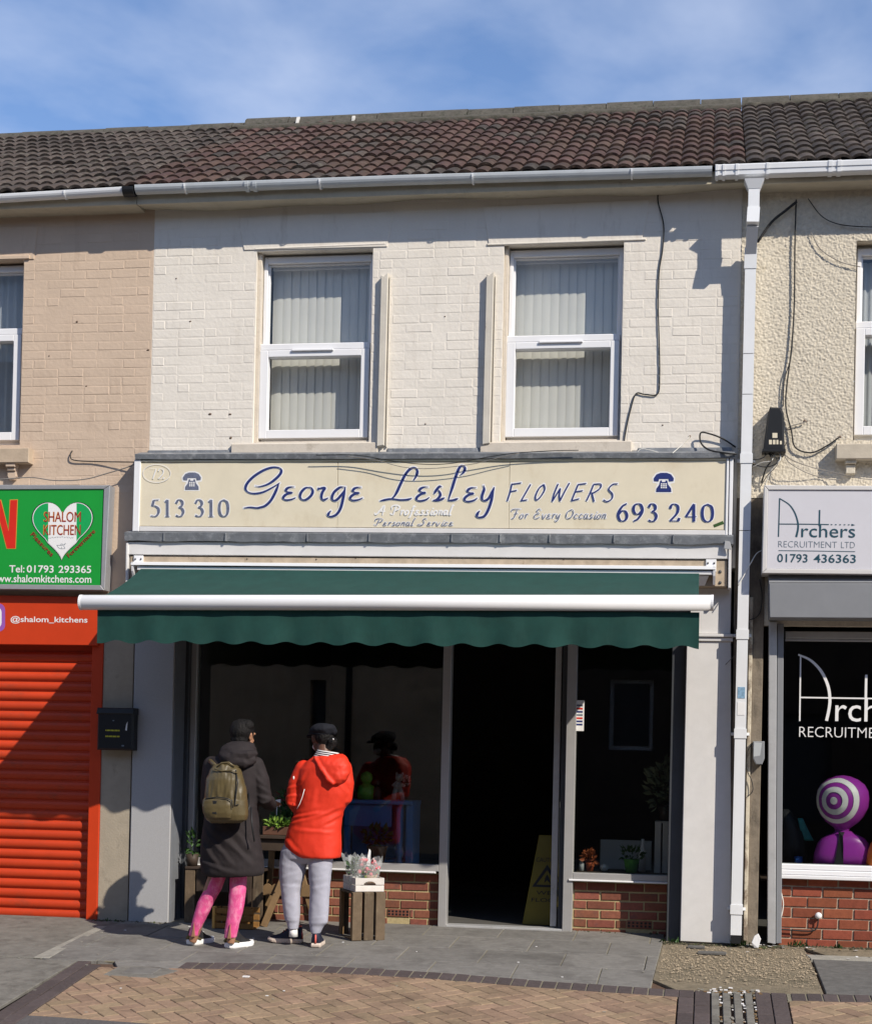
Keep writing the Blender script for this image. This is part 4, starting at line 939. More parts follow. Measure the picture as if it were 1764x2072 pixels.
mb = MB(); mb.tube([(dx1 + .03, 1.23, 1.0), (dx1 + .05, 1.23, 1.02), (dx1 + .05, 1.23, 1.25), (dx1 + .03, 1.23, 1.27)], .009); mb.box(xF(1115), xF(1131), .392, .401, W(0, 1844, .4).z - .03, W(0, 1844, .4).z - .005, 0); mb.build('door_handle', black_plastic, door)
MB().box(xF(1133), xF(1143), .36, .40, .03, 2.5, .003).build('hinge_jamb', alu_dark, mid_h)
# payment sticker on the right pane
sx0, sx1, sz1, sz0 = Wx(1163, 1417, .34), Wx(1182, 1417, .34), Wz(1172, 1417, .34), Wz(1172, 1479, .34)
st_ = MB().box(sx0, sx1, .3425, .3445, sz0, sz1, 0).build('payment_sticker', white_ink, pr_)
for k, c_ in enumerate((slate_navy, red_ink, navy, grey_ink, red_ink, navy, navy)):
    z = sz1 - .035 - k * .026; MB().box(sx0 + .014, sx1 - .012, .3410, .3424, z - .014, z, 0).build('card_symbol', c_, st_)

# frontage above the shop
def band(nm, tl, tr_, br, bl, y, dep, mat, c=.004): return MB().slab([W(*bl, y), W(*br, y), W(*tr_, y), W(*tl, y)], (0, dep, 0), c).build(nm, mat, mid_h)
band('fascia_board', (259, 1096), (1472, 1099), (1472, 1131), (259, 1122), -.155, .15, white_board)
band('timber_strip', (264, 1125), (1470, 1134), (1470, 1187), (264, 1180), -.14, .14, wood_strip)
band('fascia_cheek', (1473, 1100), (1479, 1100), (1478, 1190), (1472, 1190), -.165, .165, white_board)
band('fascia_cheek', (255, 1098), (260, 1098), (259, 1188), (254, 1188), -.165, .165, white_board)
for a, b in (((1448, 1157), 1), ((1448, 1179), 1), ((500, 1131), 0), ((640, 1132), 0), ((350, 1124), 0), ((720, 1129), 0), ((1140, 1132), 0), ((1368, 1131), 0)):
    p = W(a[0] + (8 if b else 0), a[1], -.142); MB().ball(p, (.013, .008, .013) if b else (.006, .005, .006), 8, 5).build('bolt', alu_dark if b else dark_wood, mid_h)
def flash(nm, pts_l, pts_r, y, wav, mat=lead):
    """lead strip: front lip and a sloping top back to the wall"""
    A0, A1 = W(*pts_l[0], y), W(*pts_l[1], y); B0, B1 = W(*pts_r[0], y), W(*pts_r[1], y); n = 44; v = []
    for i in range(n + 1):
        t = i / n; T_ = A0.lerp(B0, t); L_ = A1.lerp(B1, t); e = wav * (noise.noise(Vector((t * 21, 1, 0))) + .5 * noise.noise(Vector((t * 60, 5, 0))))
        e2 = wav * .4 * noise.noise(Vector((t * 30, 9, 0)))
        v += [L_ + Vector((0, .006, e)), T_ + Vector((0, e2, 0)), T_ + Vector((0, -y + .01, .05 + e2)), L_ + Vector((0, -y + .01, 0))]
    fs = []
    for i in range(n):
        for k in range(4): fs.append([4 * i + k, 4 * i + (k + 1) % 4, 4 * i + 4 + (k + 1) % 4, 4 * i + 4 + k])
    fs += [[0, 1, 2, 3], [4 * n + 3, 4 * n + 2, 4 * n + 1, 4 * n]]
    return MB().add(v, fs).build(nm, mat, mid_h)
flash('lead_flashing', ((273, 919), (273, 929)), ((1486, 916), (1486, 926)), -.165, .004)
fb = flash('lead_flashing', ((252, 1077), (252, 1094)), ((1483, 1085), (1483, 1101)), -.185, .012)
for px in (330, 455, 620, 745, 912, 1010, 1110, 1240, 1360):
    t = (px - 252) / 1231; z0 = Wz(px, 1095 + 5 * t, -.19); MB().box(Wx(px, 1090, -.19), Wx(px + 3, 1090, -.19), -.192, -.16, z0 + .004, z0 + .07, .002).build('lead_joint', lead, fb)
for a, b in (((300, 909), (470, 919)), ((1291, 904), (1480, 915)), ((784, 905), (970, 917))):
    MB().slab([W(a[0], b[1], -.02), W(b[0], b[1], -.02), W(b[0], a[1] + 1, -.012), W(a[0], a[1] + 2, -.012)], (0, .02, 0), .003).build('lead_upstand', lead, mid_h)
mb = MB(); mb.slab([W(1466, 1094, -.195), W(1476, 1096, -.195), W(1480, 1112, -.195), W(1464, 1110, -.195)][::-1], (0, .01, 0), .002); mb.build('lead_flap', alu_pale, fb)

# ------------------------------------------------------------------ flower shop sign
fs_ = thing('shop_sign', 'long cream fascia sign of the flower shop with navy script and telephone symbols', 'sign', (-2.2, -.14, 3.2))
def band2(nm, tl, tr_, br, bl, y, dep, mat, par, c=.004): return MB().slab([W(*bl, y), W(*br, y), W(*tr_, y), W(*tl, y)], (0, dep, 0), c).build(nm, mat, par)
ySn = -.135
e = lambda px, a, b: a + (b - a) * (px - 272) / 1211
for a, b in ((284, 683.6), (684.6, 1030.4), (1031.4, 1469)):
    band2('sign_panel', (a, e(a, 936, 932)), (b, e(b, 936, 932)), (b - 1.5, e(b, 1064, 1072)), (a - 2, e(a, 1064, 1072)), ySn, .03, sign_cream, fs_, .0015)
band2('sign_backing', (275, 931), (1480, 927), (1478, 1080), (270, 1074), ySn + .032, .10, white_board, fs_, 0)
band2('sign_trim', (272, 930), (285, 930), (281, 1075), (268, 1075), ySn - .012, .16, upvc, fs_); band2('sign_trim', (1469.5, 926), (1474, 926), (1471, 1083), (1466, 1083), ySn - .012, .16, upvc, fs_); band2('sign_trim', (1476, 926), (1483, 926), (1480, 1083), (1473, 1083), ySn - .006, .16, upvc, fs_)
band2('sign_trim', (285.5, 930.5), (1469, 926), (1469, 931), (285.5, 935), ySn - .010, .16, sign_cream, fs_); band2('sign_trim', (281.5, 1065), (1466, 1073), (1466, 1083), (281.5, 1075), ySn - .010, .16, white_board, fs_)
OFF = [.0008]
def signplane(f, y0=ySn):
    def to(x, y, lift):
        px, py = f(x, y); return W(px, py, y0 - OFF[0] - lift * 1.0)
    return to
fA = lambda x, y: ((660 + x / 4.41) * .71591, (1300 + y / 4.41) * .71591)
fB = lambda x, y: ((1030 + x / 4.41) * .71591, (1280 + y / 4.41) * .71591)
fC = lambda x, y: ((1400 + x / 2.52) * .71591, (1280 + y / 2.52) * .71591)
fD = lambda x, y: ((370 + x / 2.52) * .71591, (1280 + y / 2.52) * .71591)
def brush(wmax, wmin, ang=math.radians(62)):
    ax = Vector((math.cos(ang), -math.sin(ang)))        # downstroke direction of the script
    def f(d, t):
        q = abs(d.dot(ax)) ** 2; return (wmin + (wmax - wmin) * q) * (.35 + .65 * min(1, t * 6, (1 - t) * 6))
    return f
def script(strokes, f, wf, halo, mat, name, parent, smooth=True, hmat=None, n=6):
    if halo:
        OFF[0] = .0006; LIFT[0] = 0; mb = MB()
        for s_ in strokes: stroke(mb, s_, wf, signplane(f), halo, smooth, n)
        mb.build(name + '_outline', hmat or white_ink, parent, clean=False)
    OFF[0] = .0060; LIFT[0] = 0; mb = MB()
    for s_ in strokes: stroke(mb, s_, wf, signplane(f), 0, smooth, n)
    return mb.build(name, mat, parent, clean=False)
e_ = [(760, 336), (712, 336), (672, 352), (656, 378), (678, 398), (728, 405), (672, 420), (630, 452), (626, 482), (662, 497), (722, 490), (778, 468)]
sh_ = lambda s_, dx, dy: [(x + dx, y + dy) for x, y in s_]
george = [[(272, 324), (330, 330), (430, 300), (520, 240), (590, 165), (592, 112), (540, 90), (465, 95), (370, 130), (260, 200), (180, 280), (153, 345), (170, 388), (220, 412), (290, 415), (380, 395), (480, 345), (578, 284)],
 [(566, 296), (545, 350), (510, 430), (462, 510), (400, 567), (340, 588), (290, 596), (210, 588), (130, 598)], e_,
 [(968, 342), (905, 345), (850, 395), (832, 452), (858, 492), (910, 490), (970, 440), (990, 385), (966, 342), (930, 340)],
 [(1050, 345), (1085, 352), (1140, 344), (1108, 405), (1098, 460), (1115, 495), (1145, 490), (1182, 472)], [(1060, 345), (1066, 372)],
 [(1388, 337), (1330, 340), (1260, 395), (1230, 460), (1245, 502), (1290, 492), (1340, 440), (1385, 370)], [(1394, 334), (1378, 430), (1340, 590), (1290, 672), (1230, 702), (1186, 696), (1188, 664), (1216, 632)], sh_(e_, 834, 4)]
script(george, fA, brush(34, 13), 14, navy, 'script_lettering', fs_)
eB = [(795, 425), (740, 425), (697, 448), (690, 472), (720, 490), (760, 494), (700, 514), (655, 552), (656, 586), (705, 596), (770, 580), (808, 553)]
lesley = [[(612, 342), (650, 280), (660, 220), (630, 183), (570, 200), (510, 270), (450, 390), (390, 515), (335, 572)], [(192, 599), (260, 582), (340, 572), (450, 584), (540, 579), (592, 563)], eB,
 [(966, 424), (940, 416), (905, 450), (868, 508)], [(905, 450), (938, 485), (945, 528), (905, 578), (855, 590)], [(850, 590), (920, 590), (1002, 558)],
 [(1200, 272), (1242, 230), (1252, 180), (1220, 158), (1180, 190), (1130, 320), (1090, 450), (1045, 588)], [(1042, 590), (1100, 588), (1168, 568)], sh_(eB, 598, 8),
 [(1482, 402), (1492, 450), (1467, 530), (1470, 580), (1502, 592), (1552, 560), (1600, 470), (1615, 425)], [(1613, 425), (1590, 560), (1550, 690), (1500, 780), (1440, 802), (1404, 790), (1412, 750), (1438, 722)]]
script(lesley, fB, brush(34, 13), 14, navy, 'script_lettering', fs_)
flowers = [[(184, 213), (118, 222)], [(118, 218), (104, 280), (84, 342)], [(104, 276), (152, 266)], [(250, 224), (215, 285), (182, 342)], [(182, 340), (226, 334)],
 [(345, 224), (312, 250), (286, 305), (290, 335), (318, 315), (350, 262), (345, 224)], [(446, 220), (418, 290), (404, 345)], [(404, 345), (462, 252)], [(462, 252), (455, 300), (459, 342)], [(459, 342), (490, 280), (526, 214)],
 [(590, 222), (562, 290), (542, 340)], [(590, 224), (646, 217)], [(568, 276), (622, 268)], [(542, 340), (596, 326)],
 [(700, 222), (672, 290), (648, 340)], [(700, 222), (748, 222), (744, 252), (700, 282), (680, 284)], [(686, 284), (702, 347)], [(870, 220), (835, 224), (806, 258), (832, 292), (828, 326), (795, 346), (768, 334)]]
script(flowers, fC, lambda d, t: 6.5 + 3.5 * abs(d.y), 7.5, navy, 'flowers_lettering', fs_)
DIG = {'0': [[(.5, 0), (.12, .14), (.0, .5), (.12, .86), (.5, 1), (.88, .86), (1, .5), (.88, .14), (.5, 0)]],
 '1': [[(.18, .12), (.5, .02)], [(.55, 0), (.55, 1)], [(.2, 1), (.9, 1)]],
 '2': [[(.05, .26), (.2, .06), (.5, 0), (.82, .1), (.88, .32), (.7, .58), (.05, .96)], [(.03, .97), (.9, .97)], [(.9, .97), (1, .8)]],
 '3': [[(.06, .2), (.25, .03), (.55, 0), (.82, .12), (.8, .32), (.4, .46)], [(.4, .46), (.78, .52), (.95, .72), (.75, .94), (.4, 1), (.02, .93)]],
 '4': [[(.78, 1), (.78, 0)], [(.78, .0), (.0, .72)], [(.0, .72), (1.02, .72)]],
 '5': [[(.95, .0), (.38, .02)], [(.38, .02), (.22, .36)], [(.22, .36), (.55, .38), (.9, .52), (.9, .8), (.55, .99), (.02, .96)]],
 '6': [[(.95, .0), (.5, .14), (.12, .44), (.03, .7), (.2, .94), (.52, 1), (.86, .9), (.97, .66), (.78, .44), (.45, .42), (.1, .6)]],
 '7': [[(.0, .02), (1, .02)], [(1, .02), (.42, 1)]],
 '9': [[(.05, 1), (.5, .86), (.88, .56), (.97, .3), (.8, .06), (.48, 0), (.14, .1), (.03, .34), (.22, .56), (.55, .58), (.9, .4)]]}
def digits(items, f, y0, y1, mat, name, wk, halo, slope=0.0, sk=0.0):
    st_ = []
    for ch_, xa, xb in items:
        for s_ in DIG[ch_]: st_.append([(xa + (xb - xa) * u_ + sk * (1 - v_), y0 + (y1 - y0) * v_ + slope * xa) for u_, v_ in s_])
    return script(st_, f, lambda d, t: wk * (.28 + .72 * abs(d.y) ** 1.3), halo, mat, name, fs_)
for g_ in ([('5', 142, 204), ('1', 238, 282), ('3', 322, 378)], [('3', 460, 516), ('1', 548, 594), ('0', 632, 694)]): digits(g_, fD, 334, 452, slate_navy, 'telephone_number', 17, 6.5)
for g_ in ([('6', 872, 938), ('9', 980, 1048), ('3', 1088, 1148)], [('2', 1240, 1308), ('4', 1356, 1428), ('0', 1472, 1546)]): digits(g_, fC, 354, 478, navy, 'telephone_number', 19, 6.5, .008)
digits([('7', 140, 182), ('2', 196, 238)], fD, 112, 186, white_ink, 'house_number', 8, 0)
script([ellipse(186, 146, 98, 64, 40)], fD, lambda d, t: 4, 0, white_ink, 'number_oval', fs_, n=2)
def phone(f, cx, cy, s_, mat):
    """a telephone symbol: handset over a body with a keypad"""
    P = lambda pts: [(cx + x * s_, cy + y * s_) for x, y in pts]
    hs = P([(-74, -8), (-77, -30), (-56, -60), (-25, -72), (25, -72), (56, -60), (77, -30), (74, -8), (40, -6), (36, -26), (-36, -26), (-40, -6)])
    bd = P([(-26, -14), (-14, -14), (-14, -2), (14, -2), (14, -14), (26, -14), (34, 18), (56, 48), (58, 74), (-58, 74), (-56, 48), (-34, 18)])
    ou = P([(-84, 4), (-88, -34), (-62, -70), (-28, -82), (28, -82), (62, -70), (88, -34), (84, 4), (48, 12), (64, 44), (68, 84), (-68, 84), (-64, 44), (-48, 12)])
    for nm, pl2, m_, o in (('phone_outline', ou, white_ink, .0006), ('phone_handset', hs, mat, .0030), ('phone_body', bd, mat, .0030)):
        MB().add([W(*f(x, y), ySn - o) for x, y in pl2], [list(range(len(pl2)))]).build(nm, m_, fs_, clean=False)
    mb = MB()
    for i in range(3):
        for k in range(3):
            q = P([(-23 + i * 17, 8 + k * 14), (-11 + i * 17, 8 + k * 14), (-11 + i * 17, 18 + k * 14), (-23 + i * 17, 18 + k * 14)]); mb.add([W(*f(x, y), ySn - .0045) for x, y in q], [[0, 1, 2, 3]])
    mb.build('phone_keys', white_ink, fs_, clean=False)
phone(fC, 1197, 209, .93, navy); phone(fD, 436, 200, .84, slate_navy)
# small script lines
SC = {'a': ([(.8, .1), (.3, .05), (.05, .5), (.2, .95), (.55, .8), (.8, .1)], [(.85, .05), (.7, .8), (.9, .95), (1.1, .8)]), 'e': ([(.85, .1), (.4, .05), (.3, .35), (.65, .48), (.2, .6), (.1, .9), (.6, .98), (1, .78)],),
 'r': ([(.15, .05), (.3, .15), (.2, .95)], [(.25, .4), (.6, .05), (.85, .12)]), 'o': ([(.5, .05), (.1, .4), (.1, .85), (.5, .95), (.85, .55), (.8, .15), (.5, .05)],), 'f': ([(1.1, -.7), (.75, -.85), (.55, -.2), (.25, 1.2), (.0, 1.6)], [(.2, .1), (.9, .1)]),
 's': ([(.85, .1), (.5, .05), (.4, .35), (.7, .6), (.55, .92), (.0, .95)], [(.0, .95), (.9, .8)]), 'i': ([(.5, .05), (.3, .85), (.6, .95), (.85, .8)], [(.62, -.4), (.66, -.3)]), 'n': ([(.1, .05), (.25, .15), (.1, .95)], [(.2, .4), (.6, .05), (.8, .2), (.7, .85), (1, .9)]),
 'l': ([(.9, -1), (.6, -.95), (.2, .9), (.6, .9)],), 'v': ([(.1, .05), (.25, .9), (.5, .9), (.9, .1)],), 'c': ([(.85, .15), (.45, .05), (.1, .5), (.25, .95), (.85, .8)],), 'y': ([(.15, .05), (.15, .7), (.4, .85), (.85, .05)], [(.9, .05), (.6, 1.2), (.1, 1.6), (-.1, 1.3)]),
 'A': ([(-.9, .6), (-.6, .95), (.1, .3), (1.0, -1.0), (.9, 1)], [(-.1, .2), (1.3, .2)]), 'P': ([(.6, -.9), (.2, .95)], [(-.4, -.2), (-.3, -.8), (.6, -1.05), (1.4, -.7), (1.1, -.1), (.4, .1)], [(.2, .95), (-.5, .7)]), 'S': ([(1.4, -.7), (1.0, -1.05), (.5, -.6), (.9, .2), (.3, .95), (-.6, .8), (.2, .5)],),
 'F': ([(-.5, -.5), (-.1, -.95), (1.7, -1.0)], [(.9, -.95), (.4, .8), (-.2, 1.0)], [(.3, .0), (1.2, -.1)]), 'E': ([(1.3, -.7), (.9, -1.05), (.3, -.6), (.9, -.05), (.2, .1), (-.1, .7), (.5, 1), (1.3, .6)],), 'O': ([(.8, -.95), (0, -.4), (-.2, .5), (.3, 1), (1.1, .6), (1.4, -.3), (1.0, -.9), (.5, -.6)],)}
def smallscript(s_, f, x0, x1, yt, yb, mat, w_, halo, slope=0.0, hmat=None):
    adv = {'l': .75, 'i': .75, 'r': .9, ' ': .9, 's': 1.0}; pos = []; x = 0
    for c in s_: pos.append(x); x += 2.0 if c in 'APSFEO' else adv.get(c, 1.1)
    k = (x1 - x0) / x; hgt_ = yb - yt; st_ = []
    for c, p in zip(s_, pos):
        for q in SC.get(c, ()): st_.append([(x0 + k * (p + (.4 if c in 'APSFEO' else 0) + u_ * .92 + .18 * (1 - v_)), yt + hgt_ * v_ + slope * (p * k)) for u_, v_ in q])
    script(st_, f, brush(w_, w_ * .55), halo, mat, 'strapline', fs_, n=3, hmat=hmat)
smallscript('A Professional', fB, 150, 1090, 715, 775, white_ink, 13, 6)
smallscript('Personal Service', fB, 118, 1112, 862, 906, slate_navy, 11, 6)
smallscript('For Every Occasion', fC, 105, 792, 434, 468, slate_navy, 6.5, 4.5)
MB().add([W(*fC(x, y), ySn - .0012) for x, y in ((1548, 512), (1618, 484), (1626, 506), (1556, 532))], [[0, 1, 2, 3]]).build('tape', leaf, fs_, clean=False)

# ------------------------------------------------------------------ awning
aw = thing('awning', 'dark green awning with scalloped valance and thick white front bar over the flower shop', 'awning', (-2.3, -.1, 2.96))
yB = -1.06; bl, br = W(165, 1219, yB), W(1440, 1220, yB)
prof_b = [(.050 * math.cos(t) * (1.0 if math.cos(t) > 0 else 1.05), .058 * math.sin(t)) for t in [2 * math.pi * k / 24 for k in range(24)]]
mb = MB(); rs = []
for x, z, s_ in ((bl.x - .012, bl.z, .86), (bl.x, bl.z, 1), ((bl.x + br.x) / 2, (bl.z + br.z) / 2, 1), (br.x, br.z, 1)): rs.append([Vector((x, yB + a * s_, z + b * s_)) for a, b in prof_b])
mb.rings(rs, True, True); mb.build('front_bar', white_metal, aw)
for x, z in ((bl.x, bl.z), (br.x, br.z)):
    sg = 1 if x > -1 else -1
    MB().rings([[Vector((xx, yB + a * 1.03, z + b * 1.03)) for a, b in prof_b] for xx in (x - .008, x + .010)], True, False).build('bar_end_cap', white_metal, aw)
ca, cb = W(268, 1141, -.20), W(1447, 1150, -.20); mb = MB()
pc = [(-.235, -.012), (-.232, .010), (-.20, .018), (-.142, .018), (-.142, -.012)]
mb.rings([[Vector((p.x, a, p.z + b)) for a, b in pc] for p in (ca, cb)], True, False); mb.build('back_bar', white_metal, aw)
mb = MB(); pc = [(-.215, -.05), (-.218, -.022), (-.15, -.016), (-.15, -.05)]; mb.rings([[Vector((p.x + d_, a, p.z + b)) for a, b in pc] for p, d_ in ((ca, .05), (cb, -.02))], True, False); mb.build('roller_cover', white_metal, aw)
fl0, fr0 = W(287, 1147, -.20), W(1414, 1156, -.20); fl1, fr1 = W(213, 1204, yB + .02), W(1413, 1204, yB + .02); n = 30; m_ = 10; v = []
fl0.z = ca.z - .036; fr0.z = cb.z - .036
for k in range(m_ + 1):
    t = k / m_
    for i in range(n + 1):
        u_ = i / n; p = fl0.lerp(fr0, u_).lerp(fl1.lerp(fr1, u_), t); p.z -= .018 * math.sin(math.pi * t) * (1 + .15 * math.sin(u_ * 9)); v.append(p)
N_ = len(v); v += [p - Vector((0, 0, .003)) for p in v]
fs = []
for k in range(m_):
    for i in range(n): a = k * (n + 1) + i; fs += [[a, a + 1, a + n + 2, a + n + 1], [N_ + a + n + 1, N_ + a + n + 2, N_ + a + 1, N_ + a]]
MB().add(v, fs, True).build('canopy_fabric', fabric_green, aw, clean=False)
vl, vr = W(195, 1300, yB), W(1413, 1312, yB); vtz = bl.z - .045; n = 17 * 14; v = []; fs = []; NR_ = 6
nl = 17.0
for i in range(n + 1):
    u_ = i / n; x = vl.x + (vr.x - vl.x) * u_; zb_ = vl.z + (vr.z - vl.z) * u_ + .026 * (.5 + .5 * math.cos(2 * math.pi * (u_ * nl + .43))) ** 1.2 - .004
    for k in range(NR_ + 1):
        t = k / NR_; yy = yB + .012 + t * (.012 * math.sin(u_ * 40) + .008 * math.sin(u_ * 95 + 1)); v.append((x, yy, vtz + (zb_ - vtz) * t))
for i in range(n):
    for k in range(NR_): a = i * (NR_ + 1) + k; fs.append([a, a + 1, a + NR_ + 2, a + NR_ + 1])
N_ = len(v); v += [(p[0], p[1] + .0025, p[2]) for p in v]; fs += [[N_ + q for q in f[::-1]] for f in fs]
MB().add(v, fs, True).build('valance', fabric_green, aw, clean=False)
for sx, xs_ in ((1, ca.x + .2), (-1, cb.x - .2)):
    sh0 = Vector((xs_, -.14, ca.z - .10)); el = Vector((xs_ + sx * .62, -.50, ca.z - .24)); fr_ = Vector((xs_ + sx * .05, yB + .05, bl.z + .0))
    MB().tube([sh0, el], .028).build('arm', white_metal, aw); MB().tube([el, fr_], .022).build('arm', white_metal, aw); MB().ball(el, .036).build('elbow_joint', white_metal, aw)
    e0 = ca if sx > 0 else cb; xx = e0.x
    mb = MB(); a0, a1 = (xx - .005, xx + .075) if sx > 0 else (xx - .075, xx + .005)
    mb.box(a0, a1, -.158, -.141, e0.z - .02, e0.z + .075, .004); mb.build('wall_bracket', white_metal, aw)
    mb = MB(); c0 = xx + (.0 if sx > 0 else -.02)
    mb.slab([(c0, -.235, e0.z + .01), (c0, -.22, e0.z - .06), (c0, -.18, e0.z - .125), (c0, -.142, e0.z - .125), (c0, -.142, e0.z + .02)], (.02, 0, 0), .003); mb.build('end_plate', white_metal, aw)
    mb = MB(); mb.slab([(xs_ - .04 - sx * .11, -.20, e0.z - .055), (xs_ + .04 - sx * .11, -.20, e0.z - .055), (xs_ + .03 - sx * .09, -.14, e0.z - .13), (xs_ - .04 - sx * .09, -.14, e0.z - .13)], (0, .06, 0), .004); mb.build('arm_shoulder', white_metal, aw)
    for q in (a0 + .016, a1 - .016): MB().ball((q, -.160, e0.z + .045), .008, 8, 5).build('screw', alu_dark, aw)

# ------------------------------------------------------------------ green takeaway sign and its orange fascia
fG = lambda x, y: (x * .15543, 966.5 + y * .15543)
yG = -.13
gs = thing('shop_sign', 'green box sign with red lettering and a heart emblem over the orange shutter', 'sign', (-6.2, yG, 2.75))
def gq(pts, y, dep, mat, nm, par, c=.004): return MB().slab([W(*fG(*p), y) for p in pts], (0, dep, 0), c).build(nm, mat, par)
xg = -700
gq([(xg, 1400 - 20), (1310, 1400), (1350, 150), (xg, 158)], yG + .004, .02, sign_green, 'sign_face', gs, .001)
gq([(xg, 1445), (1362, 1466), (1312, 1401), (xg, 1381)], yG - .006, .12, box_frame, 'sign_frame', gs); gq([(xg, 157), (1352, 149), (1432, 97), (xg, 90)], yG - .006, .12, box_frame, 'sign_frame', gs)
gq([(1313, 1402), (1364, 1464), (1434, 99), (1354, 151)], yG - .006, .12, box_frame, 'sign_frame', gs)
gq([(xg, 1380), (1310, 1398), (1350, 152), (xg, 160)], yG + .03, .09, alu_dark, 'sign_casing', gs, 0)
def gfl(pts, lift, mat, nm, par=gs): return MB().add([W(*fG(*p), yG + .0030 - lift) for p in pts], [list(range(len(pts)))]).build(nm, mat, par, clean=False)
gfl([(132, 287), (238, 283), (212, 926), (90, 926), (-20, 500), (-39, 931), (-133, 931), (-88, 287), (22, 287), (116, 680)], .0004, orange_ink, 'letter_outline'); gfl([(140, 293), (230, 290), (205, 920), (96, 920), (-22, 470), (-46, 924), (-125, 924), (-80, 293), (14, 293), (118, 700)], .0012, red_ink, 'letter_n')
def heart(k):
    o = []
    for i in range(64):
        t = 2 * math.pi * i / 64; hx = 16 * math.sin(t) ** 3; hy = 13 * math.cos(t) - 5 * math.cos(2 * t) - 2 * math.cos(3 * t) - math.cos(4 * t)
        o.append((818 + hx * 25.2 * k + (hy - 4) * .55, 600 - (hy - 1) * 26 * k + (25 if hy < -8 else 0)))
    return o
gfl(heart(1.0), .0004, black_ink, 'heart_border'); gfl(heart(.97), .0010, white_ink, 'heart_outline'); gfl(heart(.945), .0016, green_ink, 'heart_fill')
hh = heart(.943); hb = clip(clip(hh, (632, 0), (618, 1500)), (985, 1500), (1008, 0)) if False else [p for p in clip([p for p in hh], (985, 1500), (1008, 0))]
def vclip(poly, xa, keep_right):
    o = []; n = len(poly)
    for i in range(n):
        p, q = poly[i], poly[(i + 1) % n]; sp = (p[0] - xa) * (1 if keep_right else -1); sq = (q[0] - xa) * (1 if keep_right else -1)
        if sp >= 0: o.append(p)
        if sp * sq < 0: t = sp / (sp - sq); o.append((p[0] + (q[0] - p[0]) * t, p[1] + (q[1] - p[1]) * t))
    return o
gfl(vclip(vclip(hh, 632, True), 1000, False), .0022, white_ink, 'heart_band')
yT = yG + .0030
t_ = lambda s_, x0, x1, yb, cap, mat, lift, nm='lettering', **k: text(s_, fG(x0, yb)[0], fG(x0, yb)[1], fG(x1, yb)[0], fG(x1, k.pop('yb2', yb))[1], cap * .15543, yT - lift, mat, gs, nm, **k)
t_('SHALOM', 570, 1052, 573, 138, orange_ink, .0030, 'lettering_shadow'); t_('SHALOM', 578, 1056, 575, 136, dark_red_ink, .0040)
t_('KITCHEN', 566, 1050, 744, 138, orange_ink, .0030, 'lettering_shadow'); t_('KITCHEN', 573, 1054, 746, 136, dark_red_ink, .0040)
text('Pleasures', *fG(400, 745), *fG(672, 1030), 9.5, yT - .0030, dark_red_ink, gs, 'lettering', bold=.012, perp=True)
text('Forevermore', *fG(905, 1042), *fG(1248, 706), 9.5, yT - .0030, dark_red_ink, gs, 'lettering', bold=.012, perp=True)
t_('Tel:', 125, 322, 1232, 96, white_ink, .0012, bold=.012, yb2=1233); t_('01793', 352, 702, 1233, 96, white_ink, .0012, bold=.012, yb2=1236); t_('293365', 765, 1190, 1237, 96, white_ink, .0012, bold=.012, yb2=1240); t_('www.shalomkitchens.com', -120, 1192, 1358, 100, white_ink, .0012, bold=.012, yb2=1368)
def gscript(strokes, w_, mat, nm):
    LIFT[0] = 0; mb = MB()
    for s_ in strokes: stroke(mb, s_, lambda d, t: w_, lambda x, y, l: W(*fG(x, y), yT - .0030 - l))
    mb.build(nm, mat, gs, clean=False)
gscript([[(742, 880), (770, 915), (800, 925), (850, 920), (835, 890), (858, 855), (820, 880), (790, 880), (742, 880)], [(800, 925), (810, 900)], [(795, 880), (800, 862), (825, 868)]], 5, grey_ink, 'dove_emblem')
gscript([[(638 + 22 * k, 790 + (k % 2) * 6 - 14 * math.sin(k * .22)), (650 + 22 * k, 784 - (k % 3) * 4 - 14 * math.sin(k * .22))] for k in range(15)], 6, grey_ink, 'small_print')
# orange fascia below: a flat board with white print
of = thing('shop_sign', 'orange fascia board with white social media handle above the roller shutter', 'sign', (-6.2, -.03, 2.3))
MB().slab([W(-80, 1303, -.05), W(198, 1306, -.05), W(205, 1208, -.05), W(-80, 1203, -.05)], (0, .048, 0), .004).build('sign_board', orange_paint, of)
text('@shalom_kitchens', *fG(142, 1876), *fG(1142, 1886), 11.5, -.0516, white_ink, of, 'lettering', bold=.012)
def rrect(x0, y0, x1, y1, r_):
    o = []
    for cx, cy, a in ((x1 - r_, y1 - r_, 0), (x0 + r_, y1 - r_, 90), (x0 + r_, y0 + r_, 180), (x1 - r_, y0 + r_, 270)):
        for k in range(6): t = math.radians(a + 18 * k); o.append((cx + r_ * math.cos(t), cy + r_ * math.sin(t)))
    return o
for pts, m_, l in ((rrect(-46, 1221, 11, 1278, 13), M('violet_vinyl', (0.30, 0.10, 0.42), .45, .05, 8), .0010), (rrect(-39, 1228, 4, 1271, 11), white_ink, .0018), (rrect(-33, 1234, -2, 1265, 8), purple_ink, .0026)):
    MB().add([W(*p, -.0502 - l) for p in pts], [list(range(len(pts)))]).build('app_emblem', m_, of, clean=False)

